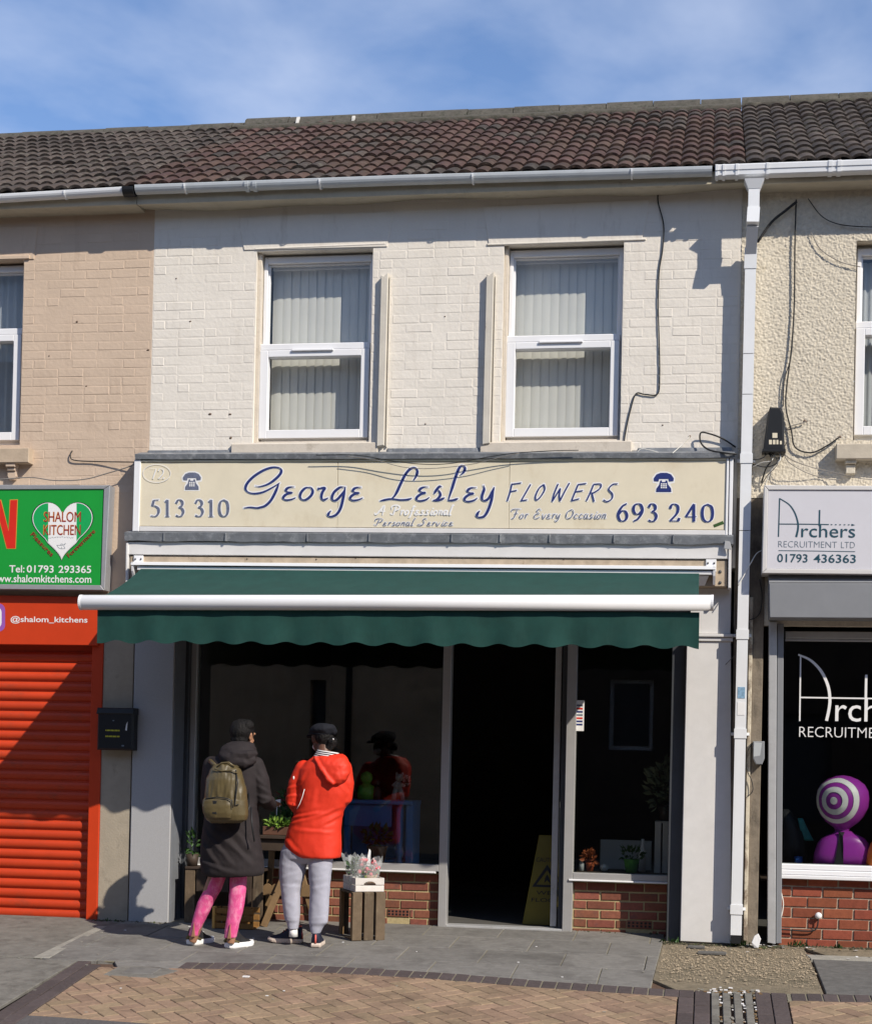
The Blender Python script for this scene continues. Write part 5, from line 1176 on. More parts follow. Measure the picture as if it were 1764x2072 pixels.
# ------------------------------------------------------------------ white recruitment sign and shutter box
yWs = -.25
ws = thing('shop_sign', 'white box sign with thin dark lettering above the recruitment office window', 'sign', (1.4, yWs, 2.87))
fH = lambda x, y: (1517.7 + x * .1396, 966.5 + y * .1396)
xe_ = 3600
def hq(pts, y, dep, mat, nm, c=.004): return MB().slab([W(*fH(*p), y) for p in pts], (0, dep, 0), c).build(nm, mat, ws)
face_w = M('white_acrylic', (0.62, 0.61, 0.645), 0.4, 0.03, 5)
hq([(235, 1318), (xe_, 1318 + 30), (xe_, 178 + 10), (258, 178)], yWs + .004, .02, face_w, 'sign_face', .001)
fr_w = M('white_sign_frame', (0.62, 0.60, 0.58), .5, .05, 8)
hq([(168, 1385), (xe_, 1420), (xe_, 1350), (234, 1319)], yWs - .006, .24, fr_w, 'sign_frame'); hq([(259, 177), (xe_, 187), (xe_, 130), (200, 108)], yWs - .006, .24, fr_w, 'sign_frame'); hq([(165, 1383), (232, 1317), (256, 179), (198, 111)], yWs - .006, .24, fr_w, 'sign_frame')
hq([(240, 1310), (xe_, 1330), (xe_, 190), (262, 185)], yWs + .03, .2, fr_w, 'sign_casing', 0)
yW2 = yWs + .0030
def pen(strokes, f, y0, mat, nm, par, smooth=True):
    LIFT[0] = 0; mb = MB()
    for s_, wf in strokes: stroke(mb, s_, wf, lambda x, y, l: W(*f(x, y), y0 - l), 0, smooth)
    return mb.build(nm, mat, par, clean=False)
cw = lambda k: (lambda d, t: k)
pen([([(422, 297), (405, 857)], cw(17)), ([(425, 302), (560, 390), (640, 505), (684, 640), (688, 740), (662, 860)], lambda d, t: 13 + 17 * t), ([(410, 671), (770, 673), (1135, 679)], cw(13)), ([(1001, 468), (996, 700)], cw(22))]
    + [([(a, 680 + (a - 1135) * .01), (a + 26, 680 + (a - 1135) * .01)], cw(12)) for a in (1160, 1222, 1285, 1348, 1410)] + [([(1462, 684), (1488, 685), (1516, 686)], lambda d, t: 32 * (1 - t))], fH, yW2 - .0008, teal_ink, 'archer_logo', ws)
text('rchers', *fH(735, 860), *fH(1515, 868), 200 * .1396, yW2 - .0016, teal_ink, ws, 'lettering')
text('RECRUITMENT', *fH(402, 1008), *fH(1252, 1019), 98 * .1396, yW2 - .0008, grey_ink, ws, 'lettering', bold=-.014); text('LTD', *fH(1312, 1020), *fH(1510, 1022), 98 * .1396, yW2 - .0008, grey_ink, ws, 'lettering', bold=-.014)
pen([([(405, 1056), (960, 1063), (1515, 1072)], cw(9))], fH, yW2 - .0008, teal_ink, 'rule', ws)
text('01793', *fH(385, 1222), *fH(826, 1228), 124 * .1396, yW2 - .0008, teal_ink, ws, 'lettering', bold=.012); text('436363', *fH(912, 1229), *fH(1524, 1236), 124 * .1396, yW2 - .0008, teal_ink, ws, 'lettering', bold=.012)
sb = MB(); sb.slab([W(1556, 1250, -.24), W(1900, 1252, -.24), W(1900, 1180, -.24), W(1555, 1180, -.24)], (0, .32, 0), .006); sb.build('shutter_box', shutter_grey, rig)
sb = MB(); sb.slab([W(1555, 1179, -.235), W(1900, 1179, -.235), W(1900, 1165, -.16), W(1554, 1164, -.16)], (0, .2, 0), .003); sb.build('shutter_box_lid', shutter_grey, rig)
# window lettering
fI = lambda x, y: (1560.7 + x * .2627, 1245.7 + y * .2627)
yI = yA + .0285
pane_a = bpy.data.objects[[o.name for o in rig.children if o.name.startswith('shop_pane')][0]]
pen([([(222, 312), (215, 812)], cw(11)), ([(203, 300), (300, 345), (382, 432), (432, 540), (447, 640), (440, 722), (421, 810)], lambda d, t: 14 + 9 * min(1, t * 3)), ([(222, 630), (600, 636), (1100, 643)], cw(11)), ([(727, 455), (722, 700)], cw(19))], fI, yI, white_ink, 'window_logo', pane_a)
text('rchers', *fI(487, 812), *fI(1166, 822), 147 / .546 * .727 * .2627, yI - .0008, white_ink, pane_a, 'window_lettering')
text('RECRUITMENT', *fI(210, 934), *fI(950, 946), 85 * .2627, yI, white_ink, pane_a, 'window_lettering', bold=-.012)

# ------------------------------------------------------------------ wall boxes, cables
y0 = -.13
lb = thing('letter_box', 'black wall mounted box with two yellow lines of print beside the orange shutter', 'letter box', (Wx(233, 1519, -.1), -.02, Wz(233, 1519, -.1)))
bx0, bx1, bz0, bz1 = Wx(197, 1476, y0), Wx(270, 1476, y0), Wz(233, 1518, y0), Wz(233, 1434, y0)
mb = MB(); mb.slab([(bx0, y0, bz0), (bx1, y0, bz0), (bx1, y0, bz1), (bx0, y0, bz1)], (0, .105, 0), .014); mb.build('box', black_plastic, lb)
mb = MB(); mb.slab([(bx0 - .008, y0 - .012, bz1 - .045), (bx1 + .008, y0 - .012, bz1 - .045), (bx1 + .004, y0 + .0, bz1 + .008), (bx0 - .004, y0, bz1 + .008)], (0, .11, 0), .008); mb.build('lid', black_plastic, lb)
for k, zz in enumerate((1478, 1490)):
    z = Wz(228, zz, y0); mb = MB(); n = 11
    for i in range(n): xx = Wx(214, zz, y0) + (Wx(243, zz, y0) - Wx(214, zz, y0)) * i / n; mb.box(xx, xx + .0085 - .003 * ((i * 7 + k) % 3 == 0), y0 - .0016, y0 - .0004, z - .006, z + .006, 0)
    o = mb.build('printed_line', yellow_ink, lb); o['kind'] = 'stuff'
for (px, py, r_) in ((230, 1458, .007), (249, 1509, .010)):
    p = W(px, py, y0 - .001); mb = MB(); mb.box(p.x - r_, p.x + r_, y0 - .0016, y0 - .0004, p.z - r_ * .6, p.z + r_ * .6, 0); mb.build('emblem', grey_ink, lb)
mb = MB(); p = W(257, 1470, y0); mb.slab([(p.x - .012, y0 - .003, p.z - .03), (p.x + .002, y0 - .003, p.z - .035), (p.x + .008, y0 - .003, p.z + .04), (p.x - .004, y0 - .003, p.z + .02)], (0, .0025, 0), 0); mb.build('torn_label', card, lb)

yJ = -.13
jb = thing('junction_box', 'black tapered cable junction box with small pale windows on the roughcast wall', 'junction box', (Wx(1566, 912, -.05), -.02, Wz(1566, 912, -.05)))
J = lambda px, py, y=yJ: W(px, py, y)
mb = MB(); fr = [J(1543, 912), J(1587, 912), J(1585, 835), J(1580, 824), J(1557, 823), J(1553, 835)]
mb.slab(fr, (0, .12, 0), .016); mb.build('casing', black_plastic, jb)
mb = MB(); mb.slab([J(1541, 914, yJ - .004), J(1589, 914, yJ - .004), J(1589, 908, yJ - .004), J(1542, 908, yJ - .004)], (0, .125, 0), .004); mb.build('base_lip', black_plastic, jb)
for (a, b, c, d) in ((1562, 876, 1572, 886), (1555, 890, 1561, 899), (1563, 890, 1568, 899), (1570, 890, 1574, 899), (1577, 892, 1581, 899)):
    mb = MB(); mb.slab([J(a, d, yJ - .0012), J(c, d, yJ - .0012), J(c, b, yJ - .0012), J(a, b, yJ - .0012)], (0, .001, 0), 0); mb.build('window', sign_cream, jb)

mbx = thing('meter_box', 'small grey meter box with a torn white label beside the drainpipe', 'meter box', (Wx(1534, 1545, -.05), 0, Wz(1534, 1545, -.05)))
yE = -.07
mb = MB(); mb.slab([W(1523, 1535, yE), W(1529, 1547, yE), W(1541, 1547, yE), W(1546, 1535, yE), W(1546, 1500, yE), W(1523, 1500, yE)], (0, .068, 0), .006); mb.build('casing', shutter_grey, mbx)
mb = MB(); mb.slab([W(1524, 1531, yE - .001), W(1537, 1529, yE - .001), W(1541, 1503, yE - .001), W(1525, 1502, yE - .001)], (0, .001, 0), 0); mb.build('label_sheet', curtain_mat, mbx)

def cable(pts, label, mat=cable_black, r_=.006, y=-.02, ys=None, cat='cable', name='cable', group=None):
    P = [W(px, py, (ys[i] if ys else y)) for i, (px, py) in enumerate(pts)]; Q = []
    PP = [P[0] * 2 - P[1]] + P + [P[-1] * 2 - P[-2]]
    for i in range(1, len(PP) - 2):
        a, b, c, d = PP[i - 1:i + 3]
        for k in range(5):
            t = k / 5; Q.append(0.5 * ((2 * b) + (c - a) * t + (2 * a - 5 * b + 4 * c - d) * t * t + (3 * b - a - 3 * c + d) * t ** 3))
    Q.append(P[-1]); return tag(MB().tube(Q, r_, 6).build(name, mat), label, cat, group)
cable([(1610, 404), (1608, 470), (1607, 540), (1606, 620), (1601, 700), (1590, 790), (1590, 830), (1600, 870), (1608, 905), (1640, 916), (1672, 902), (1698, 884)], 'long black cable hanging down the roughcast wall from the soffit', r_=.0065, y=-.03)
cable([(1604, 660), (1600, 720), (1586, 770), (1584, 822)], 'thin black cable branching down into the top of the junction box', r_=.004, y=-.03)
cable([(1611, 408), (1590, 425), (1560, 450), (1532, 490)], 'thick black cable slanting from the soffit to the drainpipe', r_=.011, y=-.05)
cable([(1634, 402), (1660, 436), (1690, 452), (1730, 458), (1790, 460)], 'thin dark cable sagging under the right soffit', r_=.004, y=-.03)
cable([(1640, 470), (1660, 505), (1700, 530), (1740, 540)], 'faint grey cable clipped across the roughcast toward the right window', cable_grey, .0035, -.025)
cable([(1331, 385), (1331, 410), (1342, 455), (1340, 505), (1333, 550), (1331, 620), (1333, 690), (1334, 760), (1330, 797), (1304, 798), (1286, 797), (1275, 830), (1266, 870), (1262, 897)], 'black cable running down the off white wall right of the right window', r_=.0055, y=-.012)
cable([(640, 921), (720, 921), (790, 932), (850, 939), (910, 938), (980, 926), (1040, 917), (1120, 912), (1170, 911)], 'upper black cable drooping along the top of the cream sign', r_=.0035, y=-.20)
cable([(700, 923), (760, 931), (815, 945), (870, 948), (950, 940), (1010, 926), (1050, 917)], 'lower dark cable sagging across the top of the cream sign', cable_grey, .003, -.205)
cable([(1488, 905), (1462, 888), (1436, 878), (1417, 876), (1418, 897), (1436, 911), (1470, 917), (1490, 919)], 'looped black cable above the right end of the cream sign', r_=.007, ys=[-.02, -.03, -.04, -.05, -.05, -.12, -.18, -.17])
cable([(1395, 883), (1376, 903), (1360, 917)], 'short white wire above the right phone symbol', cable_white, .003, ys=[-.008, -.03, -.17])
cable([(1288, 915), (1300, 908), (1330, 915), (1345, 919)], 'thin white wire lying on the lead right of the right sill', cable_white, .003, y=-.10)
cable([(147, 912), (143, 920), (150, 931), (200, 934), (272, 935)], 'black cable leaving the tan wall beside the cream sign', r_=.005, ys=[-.005, -.02, -.02, -.02, -.06])
cable([(-20, 972), (60, 966), (110, 972), (170, 970), (220, 957), (262, 944), (276, 936)], 'pale cable sagging along the top of the green sign', cable_grey, .005, y=-.10)
cable([(1536, 1172), (1541, 1205), (1538, 1236), (1528, 1250), (1516, 1254)], 'black cable loop on the dirty pier left of the recruitment shutter', r_=.004, y=-.02)
cable([(1524, 1502), (1512, 1520), (1510, 1555), (1520, 1580), (1522, 1600), (1512, 1612)], 'thin black cable beside the grey meter box', r_=.004, y=-.045)
cable([(1493, 1185), (1507, 1160), (1518, 1140), (1530, 1120), (1545, 1112)], 'white wire crossing the drainpipe beside the white sign', cable_white, .004, ys=[-.17, -.15, -.14, -.10, -.05])
cable([(1580, 1765), (1579, 1800), (1584, 1830), (1578, 1862), (1572, 1880)], 'grey cable hanging beside the red bricks of the recruitment office', cable_white, .005, y=.06)
cable([(1570, 1880), (1600, 1882), (1640, 1884), (1652, 1876), (1655, 1855)], 'black hose along the foot of the red bricks', r_=.006, y=.055)
cable([(1467, 1345), (1480, 1332), (1489, 1326)], 'short pale wire at the right pilaster edge', cable_grey, .003, y=-.03)
BN = [([(1553, 914), (1560, 930), (1548, 950), (1540, 978)], cable_black, .006), ([(1560, 914), (1572, 935), (1550, 945), (1522, 940)], cable_black, .004), ([(1568, 914), (1560, 932), (1540, 936), (1520, 946)], cable_white, .0035), ([(1575, 914), (1578, 930), (1560, 950), (1546, 985)], cable_white, .0045), ([(1580, 914), (1572, 940), (1552, 962), (1538, 984)], cable_grey, .004),
      ([(1582, 914), (1600, 930), (1640, 945), (1680, 955), (1740, 968), (1790, 972)], cable_grey, .0035), ([(1584, 914), (1595, 935), (1630, 956), (1670, 968), (1700, 972)], cable_grey, .0035), ([(1556, 914), (1564, 924), (1580, 926), (1588, 915), (1586, 905), (1590, 897)], cable_black, .004), ([(1548, 915), (1545, 925), (1530, 930), (1520, 929)], cable_black, .004)]
BL = ['black cable dropping from the junction box to the white sign', 'black cable curling left under the junction box', 'white wire bending left under the junction box', 'thicker white cable hanging from the junction box to the white sign', 'grey wire in the tangle under the junction box', 'long thin grey wire fanning right from the junction box above the white sign', 'lower grey wire fanning right from the junction box', 'small black cable loop at the junction box corner', 'short black cable from the junction box to the drainpipe']
for (p, m_, r_), l in zip(BN, BL): cable(p, l, m_, r_, ys=[-.07] + [-.05 - .03 * ((i * 5) % 3) for i in range(1, len(p) - 1)] + [-.03])
cable([(1590, 870), (1600, 862), (1625, 855), (1628, 852)], 'pale stub of cable fixed to a rusty plug right of the junction box', cable_grey, .004, y=-.025)
vc = thing('vent_cap', 'round white vent cap with a black hose on the red bricks', 'vent', W(1655, 1853, .05))
p = W(1655, 1853, .055); MB().ball(p, (.027, .022, .027), 14, 9).build('cap', upvc, vc)
for (px, py, w_, h_) in ((1290, 810, 6, 12),): pass

# ------------------------------------------------------------------ things by the shop front
def rotbox(mb, o, ex, ey, x0, x1, y0, y1, z0, z1, c=.004, m=0):
    P = lambda x, y, z: o + ex * x + ey * y + Vector((0, 0, z))
    v = [P(x0, y0, z0), P(x1, y0, z0), P(x1, y0, z1), P(x0, y0, z1)]; return mb.slab(v, ey * (y1 - y0), c, m)
def plank(parent, name, mat, *a, c=.004): return rotbox(MB(), *a, c=c).build(name, mat, parent)
co = G(711, 1905); cbk = G(782, 1902); ex = (cbk - co); ex.z = 0; cwid = ex.length; ex.normalize(); ey = Vector((-ex.y, ex.x, 0)); cz = gz(co.y)
hz = Wz(716, 1806, co.y) - cz; co.z = cz; dc = .40
dk = thing('wooden_crate', 'weathered dark slatted crate standing on end beside the red joggers wearer, white crate on top', 'crate', co, 'crates outside the flower shop')
dk['label'] = 'weathered dark slatted crate standing on end under the small white crate'
sw = cwid / 3
for k in range(3):
    a, b = k * sw + .004, (k + 1) * sw - .014
    plank(dk, 'slat', crate_dark, co, ex, ey, a, b, 0, .014, .004, hz - .002); plank(dk, 'slat', crate_dark, co, ex, ey, a, b, dc - .014, dc, .004, hz - .002)
    plank(dk, 'slat', crate_dark, co, ex, ey, a, b, .015, dc - .015, hz - .014, hz); plank(dk, 'slat', crate_dark, co, ex, ey, a, b, .015, dc - .015, .002, .016)
for k in range(2): plank(dk, 'slat', crate_dark, co, ex, ey, cwid - .030, cwid - .016, .03 + k * .19, .17 + k * .19, .02, hz - .018)
for a in (.016, dc - .045):
    for x in (.004, cwid - .05): plank(dk, 'corner_post', tan_wood, co, ex, ey, x, x + .03, a, a + .03, .018, hz - .016)
wo = co + ex * (cwid * .10) + ey * .02 + Vector((0, 0, hz + .002)); ww, wd_, wh = cwid * .82, .37, .108
wcr = thing('wooden_crate', 'small whitewashed crate with a hand hole holding wrapped plants', 'crate', wo, 'crates outside the flower shop')
nh = 10; arc = [(ww / 2 + .05 * math.cos(t), .055 + .028 * math.sin(t)) for t in [math.pi * k / nh for k in range(nh + 1)]]
P = lambda x, z: wo + ex * x + Vector((0, 0, z))
mb = MB(); v = [P(0, .055)] + [P(x, z) for x, z in arc[::-1]] + [P(ww, .055), P(ww, wh), P(0, wh)]
L_ = [P(0, .055), P(ww / 2 - .05, .055), P(ww / 2 - .05, .0851), P(0, .0851)]; mb.slab(L_, ey * .010, .001); mb.slab([P(ww / 2 + .05, .055), P(ww, .055), P(ww, .0851), P(ww / 2 + .05, .0851)], ey * .010, .001); mb.slab([P(0, .0852), P(ww, .0852), P(ww, wh), P(0, wh)], ey * .010, .001)
for a, b in zip(arc, arc[1:]): mb.slab([P(b[0], b[1]), P(a[0], a[1]), P(a[0], .0851), P(b[0], .0851)], ey * .010, 0)
mb.build('slat', crate_white, wcr); plank(wcr, 'slat', crate_white, wo, ex, ey, 0, ww, 0, .010, .0, .049)
for z0_, z1_ in ((0, .049), (.055, wh)):
    plank(wcr, 'slat', crate_white, wo, ex, ey, 0, .010, .012, wd_, z0_, z1_); plank(wcr, 'slat', crate_white, wo, ex, ey, ww - .010, ww, .012, wd_, z0_, z1_); plank(wcr, 'slat', crate_white, wo, ex, ey, .012, ww - .012, wd_ - .01, wd_, z0_, z1_)
plank(wcr, 'base_board', crate_white, wo, ex, ey, .012, ww - .012, .012, wd_ - .012, .002, .010)
film = bpy.data.materials.new('clear_film'); film.use_nodes = True; t = film.node_tree; t.nodes.clear(); oo = t.nodes.new('ShaderNodeOutputMaterial'); ms = t.nodes.new('ShaderNodeMixShader'); ms.inputs[0].default_value = .30; tr = t.nodes.new('ShaderNodeBsdfTransparent'); pb = t.nodes.new('ShaderNodeBsdfPrincipled'); pb.inputs['Base Color'].default_value = (.75, .78, .78, 1); pb.inputs['Roughness'].default_value = .12
t.links.new(tr.outputs[0], ms.inputs[1]); t.links.new(pb.outputs[0], ms.inputs[2]); t.links.new(ms.outputs[0], oo.inputs[0])
def filmcone(c, r0_, r1_, h_, parent, seed, n=26):
    rs = []; rr = random.Random(seed)
    for k in range(7):
        t = k / 6; z = h_ * t; r_ = r0_ + (r1_ - r0_) * t
        rs.append([Vector(c) + Vector(((r_ * (1 + .22 * t * noise.noise(Vector((i * .8, k * .5, seed))))) * math.cos(2 * math.pi * i / n), (r_ * (1 + .22 * t * noise.noise(Vector((i * .8, k * .5, seed + 4))))) * math.sin(2 * math.pi * i / n), z + (.03 * t * rr.uniform(-1, 1) if k == 6 else 0))) for i in range(n)])
    MB().rings(rs, False, False).build('film_wrap', film, parent, clean=False)
def leaves(c, rx, ry, rz_, n, size, mat, parent, name='foliage', seed=1, upw=.4):
    rr = random.Random(seed); mb = MB()
    for _ in range(n):
        while True:
            d = Vector((rr.uniform(-1, 1), rr.uniform(-1, 1), rr.uniform(-1, 1)))
            if .15 < d.length < 1: break
        p = Vector(c) + Vector((d.x * rx, d.y * ry, d.z * rz_)); o = (d + Vector((rr.uniform(-.6, .6), rr.uniform(-.6, .6), upw + rr.uniform(-.4, .5)))).normalized()
        s_ = o.cross(Vector((rr.uniform(-1, 1), rr.uniform(-1, 1), rr.uniform(-1, 1)))).normalized(); nn = o.cross(s_); L = size * rr.uniform(.6, 1.3); w_ = L * .28
        mb.add([p, p + o * L * .5 + s_ * w_ + nn * L * .06, p + o * L - nn * L * .12, p + o * L * .5 - s_ * w_ + nn * L * .06], [[0, 1, 2], [0, 2, 3]])
    o = mb.build(name, mat, parent, clean=False); o['kind'] = 'stuff'; return o
bq = wo + ex * .145 + ey * .11 + Vector((0, 0, .012))
pot = thing('potted_plant', 'pink blooms in a tan pot wrapped in clear film in the white crate', 'potted plant', bq)
MB().lathe(bq, [(.001, .001), (.045, 0), (.058, .10), (.062, .115), (.055, .115), (.05, .105)], 16).build('pot', M('kraft_pot', (.45, .28, .17), .8, .15, 20), pot)
rr = random.Random(5); mb = MB(); mb2 = MB()
for k in range(34):
    p = bq + Vector((rr.uniform(-.075, .075), rr.uniform(-.06, .05), .13 + rr.uniform(-.01, .10))); mb.ball(p, rr.uniform(.009, .018), 7, 5)
    if k % 3 == 0: mb2.ball(p + Vector((rr.uniform(-.02, .02), -.012, rr.uniform(-.02, .02))), .009, 6, 4)
o = mb.build('blossom', M('pink_petal', (.62, .10, .13), .7, .35, 60), pot); o['kind'] = 'stuff'; o = mb2.build('pale_blossom', M('pale_petal', (.7, .45, .45), .7, .2, 60), pot); o['kind'] = 'stuff'
leaves(bq + Vector((0, 0, .12)), .06, .05, .03, 60, .04, leaf_bright, pot, seed=3); filmcone(bq, .05, .10, .24, pot, 2)
bq2 = wo + ex * .045 + ey * .16 + Vector((0, 0, .012))
pot2 = thing('wrapped_bouquet', 'green plant with a teal ball bundled in crumpled clear film in the white crate', 'bouquet', bq2)
MB().lathe(bq2, [(.001, .001), (.04, 0), (.05, .09), (.052, .1), (.045, .1)], 14).build('pot', card, pot2); leaves(bq2 + Vector((0, 0, .15)), .06, .06, .06, 90, .05, leaf, pot2, seed=9)
MB().ball(bq2 + ex * .05 - ey * .045 + Vector((0, 0, .10)), .027, 14, 9).build('ball', M('teal_glaze', (.03, .22, .24), .3, .3, 30), pot2); leaves(bq2 + ex * .03 - ey * .03 + Vector((0, 0, .17)), .03, .02, .03, 24, .035, leaf_bright, pot2, name='bright_foliage', seed=4)
filmcone(bq2, .045, .115, .27, pot2, 7)
MB().slab([bq2 + ex * a + ey * b + Vector((0, 0, z)) for a, b, z in ((.045, -.06, .0), (.085, -.06, .0), (.075, -.05, .15), (.055, -.05, .14))], ey * .003, 0).build('paper_strip', card, pot2)
cp = wo + ex * .10 + ey * .20 + Vector((0, 0, .012)); cd_ = MB(); cd_.slab([cp, cp + ex * .07, cp + ex * .075 + Vector((0, 0, .30)), cp + ex * .062 + Vector((0, 0, .315))], ey * .004, 0)
tag(cd_.build('price_card', card), 'tall white pointed card standing between the two wrapped plants', 'card')

# dark slatted stand behind the people, trestle table, pine crate, plant tray
def zpx(px, py, y): return Wz(px, py, y)
ys_ = .02
st0, st1 = Wx(374, 1800, ys_), Wx(532, 1800, ys_); zt_ = zpx(450, 1756, ys_)
ds = thing('display_stand', 'tall dark slatted wooden box behind the pink leggings', 'display stand', (st0, ys_, gz(ys_)))
x = st0; k = 0
while x < st1 - .02:
    MB().box(x, min(x + .085, st1), ys_, ys_ + .018, gz(ys_) + (.0 if k in (0, 5) else .26 if k in (1, 2, 3, 4) else 0), zt_ - .02, .003).build('slat', dark_wood if k % 2 else crate_dark, ds); x += .097; k += 1
MB().box(st0, st1, ys_ - .01, ys_ + .27, zt_ - .02, zt_, .004).build('top_board', dark_wood, ds); MB().box(st0, st1, ys_ + .25, ys_ + .268, gz(0), zt_ - .02, .003).build('back_board', dark_wood, ds)
for x in (st0 + .01, st1 - .045): MB().box(x, x + .035, ys_ + .02, ys_ + .055, gz(0), zt_ - .021, .003).build('leg', dark_wood, ds)
yp_ = -.22; g0 = G(432, 1879); yp_ = g0.y; c0, c1 = Wx(430, 1860, yp_), Wx(512, 1860, yp_); gzz_ = gz(yp_)
pc_ = thing('wooden_crate', 'low pine crate with bright cut ends on the paving behind the pink leggings', 'crate', (c0, yp_, gzz_), 'crates outside the flower shop')
ztp = zpx(432, 1834, yp_) - gzz_
for k in range(3):
    z = gzz_ + .004 + k * ztp / 3; MB().box(c0 + .022, c1, yp_, yp_ + .012, z, z + ztp / 3 - .016, .003).build('slat', crate_pine, pc_); MB().box(c0 + .022, c1, yp_ + .19, yp_ + .202, z, z + ztp / 3 - .016, .003).build('slat', crate_pine, pc_); MB().box(c0 + .002, c0 + .014, yp_ + .01, yp_ + .2, z, z + ztp / 3 - .016, .003).build('slat', crate_pine, pc_)
for a, b in ((c0 - .001, c0 + .0215), (c1 - .03, c1 - .008)): MB().box(a, b, yp_ - .006 if a < c0 else yp_ + .013, yp_ + .045, gzz_ + .001, gzz_ + ztp, .003).build('corner_post', M('pine_end', (.62, .36, .10), .7, .15, 20) if a < c0 else crate_pine, pc_)
MB().box(c0 + .022, c1, yp_ + .013, yp_ + .19, gzz_ + .004, gzz_ + .014, 0).build('base_board', crate_pine, pc_)
yt = .06; t0, t1 = Wx(520, 1690, yt), Wx(662, 1690, yt); ztt = zpx(570, 1690, yt)
tb = thing('trestle_table', 'dark topped table on tan trestle legs with a plant tray behind the two people', 'table', (t0, yt, gz(yt)))
MB().box(t0, t1, yt - .06, yt + .22, ztt - .03, ztt, .004).build('table_top', dark_wood, tb); MB().box(t0 + .02, t1 - .02, yt - .03, yt - .012, ztt - .13, ztt - .032, .004).build('apron', dark_wood, tb)
zs_ = zpx(560, 1812, yt); n = 40; a0, a1 = Wx(533, 1800, yt), Wx(660, 1800, yt)
sc_ = [(a0 + (a1 - a0) * i / n, zs_ + .075 + .022 * abs(math.sin(i * .62))) for i in range(n + 1)]
mb = MB()
for (x0_, z0_), (x1_, z1_) in zip(sc_, sc_[1:]): mb.add([(x0_, yt, zs_), (x1_, yt, zs_), (x1_, yt, z1_), (x0_, yt, z0_), (x0_, yt + .02, zs_), (x1_, yt + .02, zs_), (x1_, yt + .02, z1_), (x0_, yt + .02, z0_)], [[0, 1, 2, 3], [7, 6, 5, 4], [3, 2, 6, 7], [0, 4, 5, 1]])
mb.build('scalloped_rail', tan_wood, tb)
def bar(a, b, w_, d_, mat, nm, par):
    a, b = Vector(a), Vector(b); u_ = (b - a).normalized(); s_ = u_.cross(Vector((0, 1, 0))).normalized() * w_ / 2
    return MB().slab([a - s_, b - s_, b + s_, a + s_], (0, d_, 0), .003).build(nm, mat, par)
pa = lambda px, py, y: W(px, py, y)
lb0 = G(545, 1868); bar((lb0.x, yt - .10, gz(yt - .1)), (pa(600, 1790, yt).x, yt + .03, ztt - .04), .055, .022, tan_wood, 'leg', tb); bar((pa(640, 1850, yt).x, yt - .0, gz(yt)), (pa(585, 1790, yt).x, yt + .05, ztt - .04), .05, .022, tan_wood, 'leg', tb)
bar((t1 - .05, yt + .18, gz(.2)), (t1 - .10, yt + .16, ztt - .04), .05, .022, tan_wood, 'leg', tb); bar((t0 + .05, yt + .18, gz(.2)), (t0 + .09, yt + .16, ztt - .04), .05, .022, tan_wood, 'leg', tb)
ti = thing('plant_tray', 'brown tray of low bright green seedlings on the dark table', 'plant tray', (t0 + .05, yt - .02, ztt))
x0_, x1_ = Wx(533, 1670, yt - .03), Wx(600, 1670, yt - .03); zb_ = ztt + .001
mb = MB(); mb.box(x0_, x1_, yt - .05, yt - .04, zb_, zb_ + .07); mb.box(x0_, x1_, yt + .14, yt + .15, zb_, zb_ + .07); mb.box(x0_, x0_ + .01, yt - .04, yt + .14, zb_, zb_ + .07); mb.box(x1_ - .01, x1_, yt - .04, yt + .14, zb_, zb_ + .07); mb.box(x0_ + .01, x1_ - .01, yt - .04, yt + .14, zb_, zb_ + .05, 0); mb.build('tray', M('brown_tray', (.11, .05, .03), .7, .2, 10), ti)
leaves(((x0_ + x1_) / 2, yt + .0, zb_ + .095), (x1_ - x0_) * .48, .07, .035, 210, .042, leaf_bright, ti, seed=12); leaves(((x0_ + x1_) / 2 + .02, yt + .1, zb_ + .14), .13, .06, .06, 120, .05, leaf, ti, name='back_foliage', seed=13)
pcx = W(560, 1625, yt + .05); mb = MB(); mb.slab([W(553, 1634, yt + .05), W(567, 1632, yt + .05), W(568, 1617, yt + .05), W(555, 1619, yt + .05)], (0, .004, 0), 0); mb.box(pcx.x - .003, pcx.x + .003, yt + .055, yt + .06, zb_ + .04, W(560, 1634, yt).z, 0)
tag(mb.build('price_card', card), 'small white price card standing up among the seedlings in the tray', 'card')
rs_ = thing('leafy_plant', 'dark reddish leafy plant behind the seedlings between the two people', 'plant', (t0 + .25, yt + .18, ztt))
MB().lathe((t0 + .30, yt + .17, ztt + .001), [(.001, 0), (.05, 0), (.065, .11), (.055, .11)], 12).build('pot', dark_wood, rs_); leaves((t0 + .30, yt + .17, ztt + .26), .15, .07, .14, 160, .06, leaf, rs_, seed=21); leaves((t0 + .27, yt + .17, ztt + .32), .12, .06, .10, 40, .05, M('red_leaf', (.12, .03, .02), .6, .3, 30), rs_, name='red_foliage', seed=22)
lp = thing('leafy_plant', 'narrow green plant in a dark pot by the left window post', 'plant', (Wx(388, 1740, .12), .12, zt_))
MB().lathe((Wx(388, 1740, .12), .14, zt_ + .001), [(.001, 0), (.045, 0), (.055, .10), (.045, .10)], 12).build('pot', dark_wood, lp); leaves((Wx(388, 1700, .12), .14, zt_ + .19), .045, .05, .11, 60, .045, leaf, lp, seed=31)

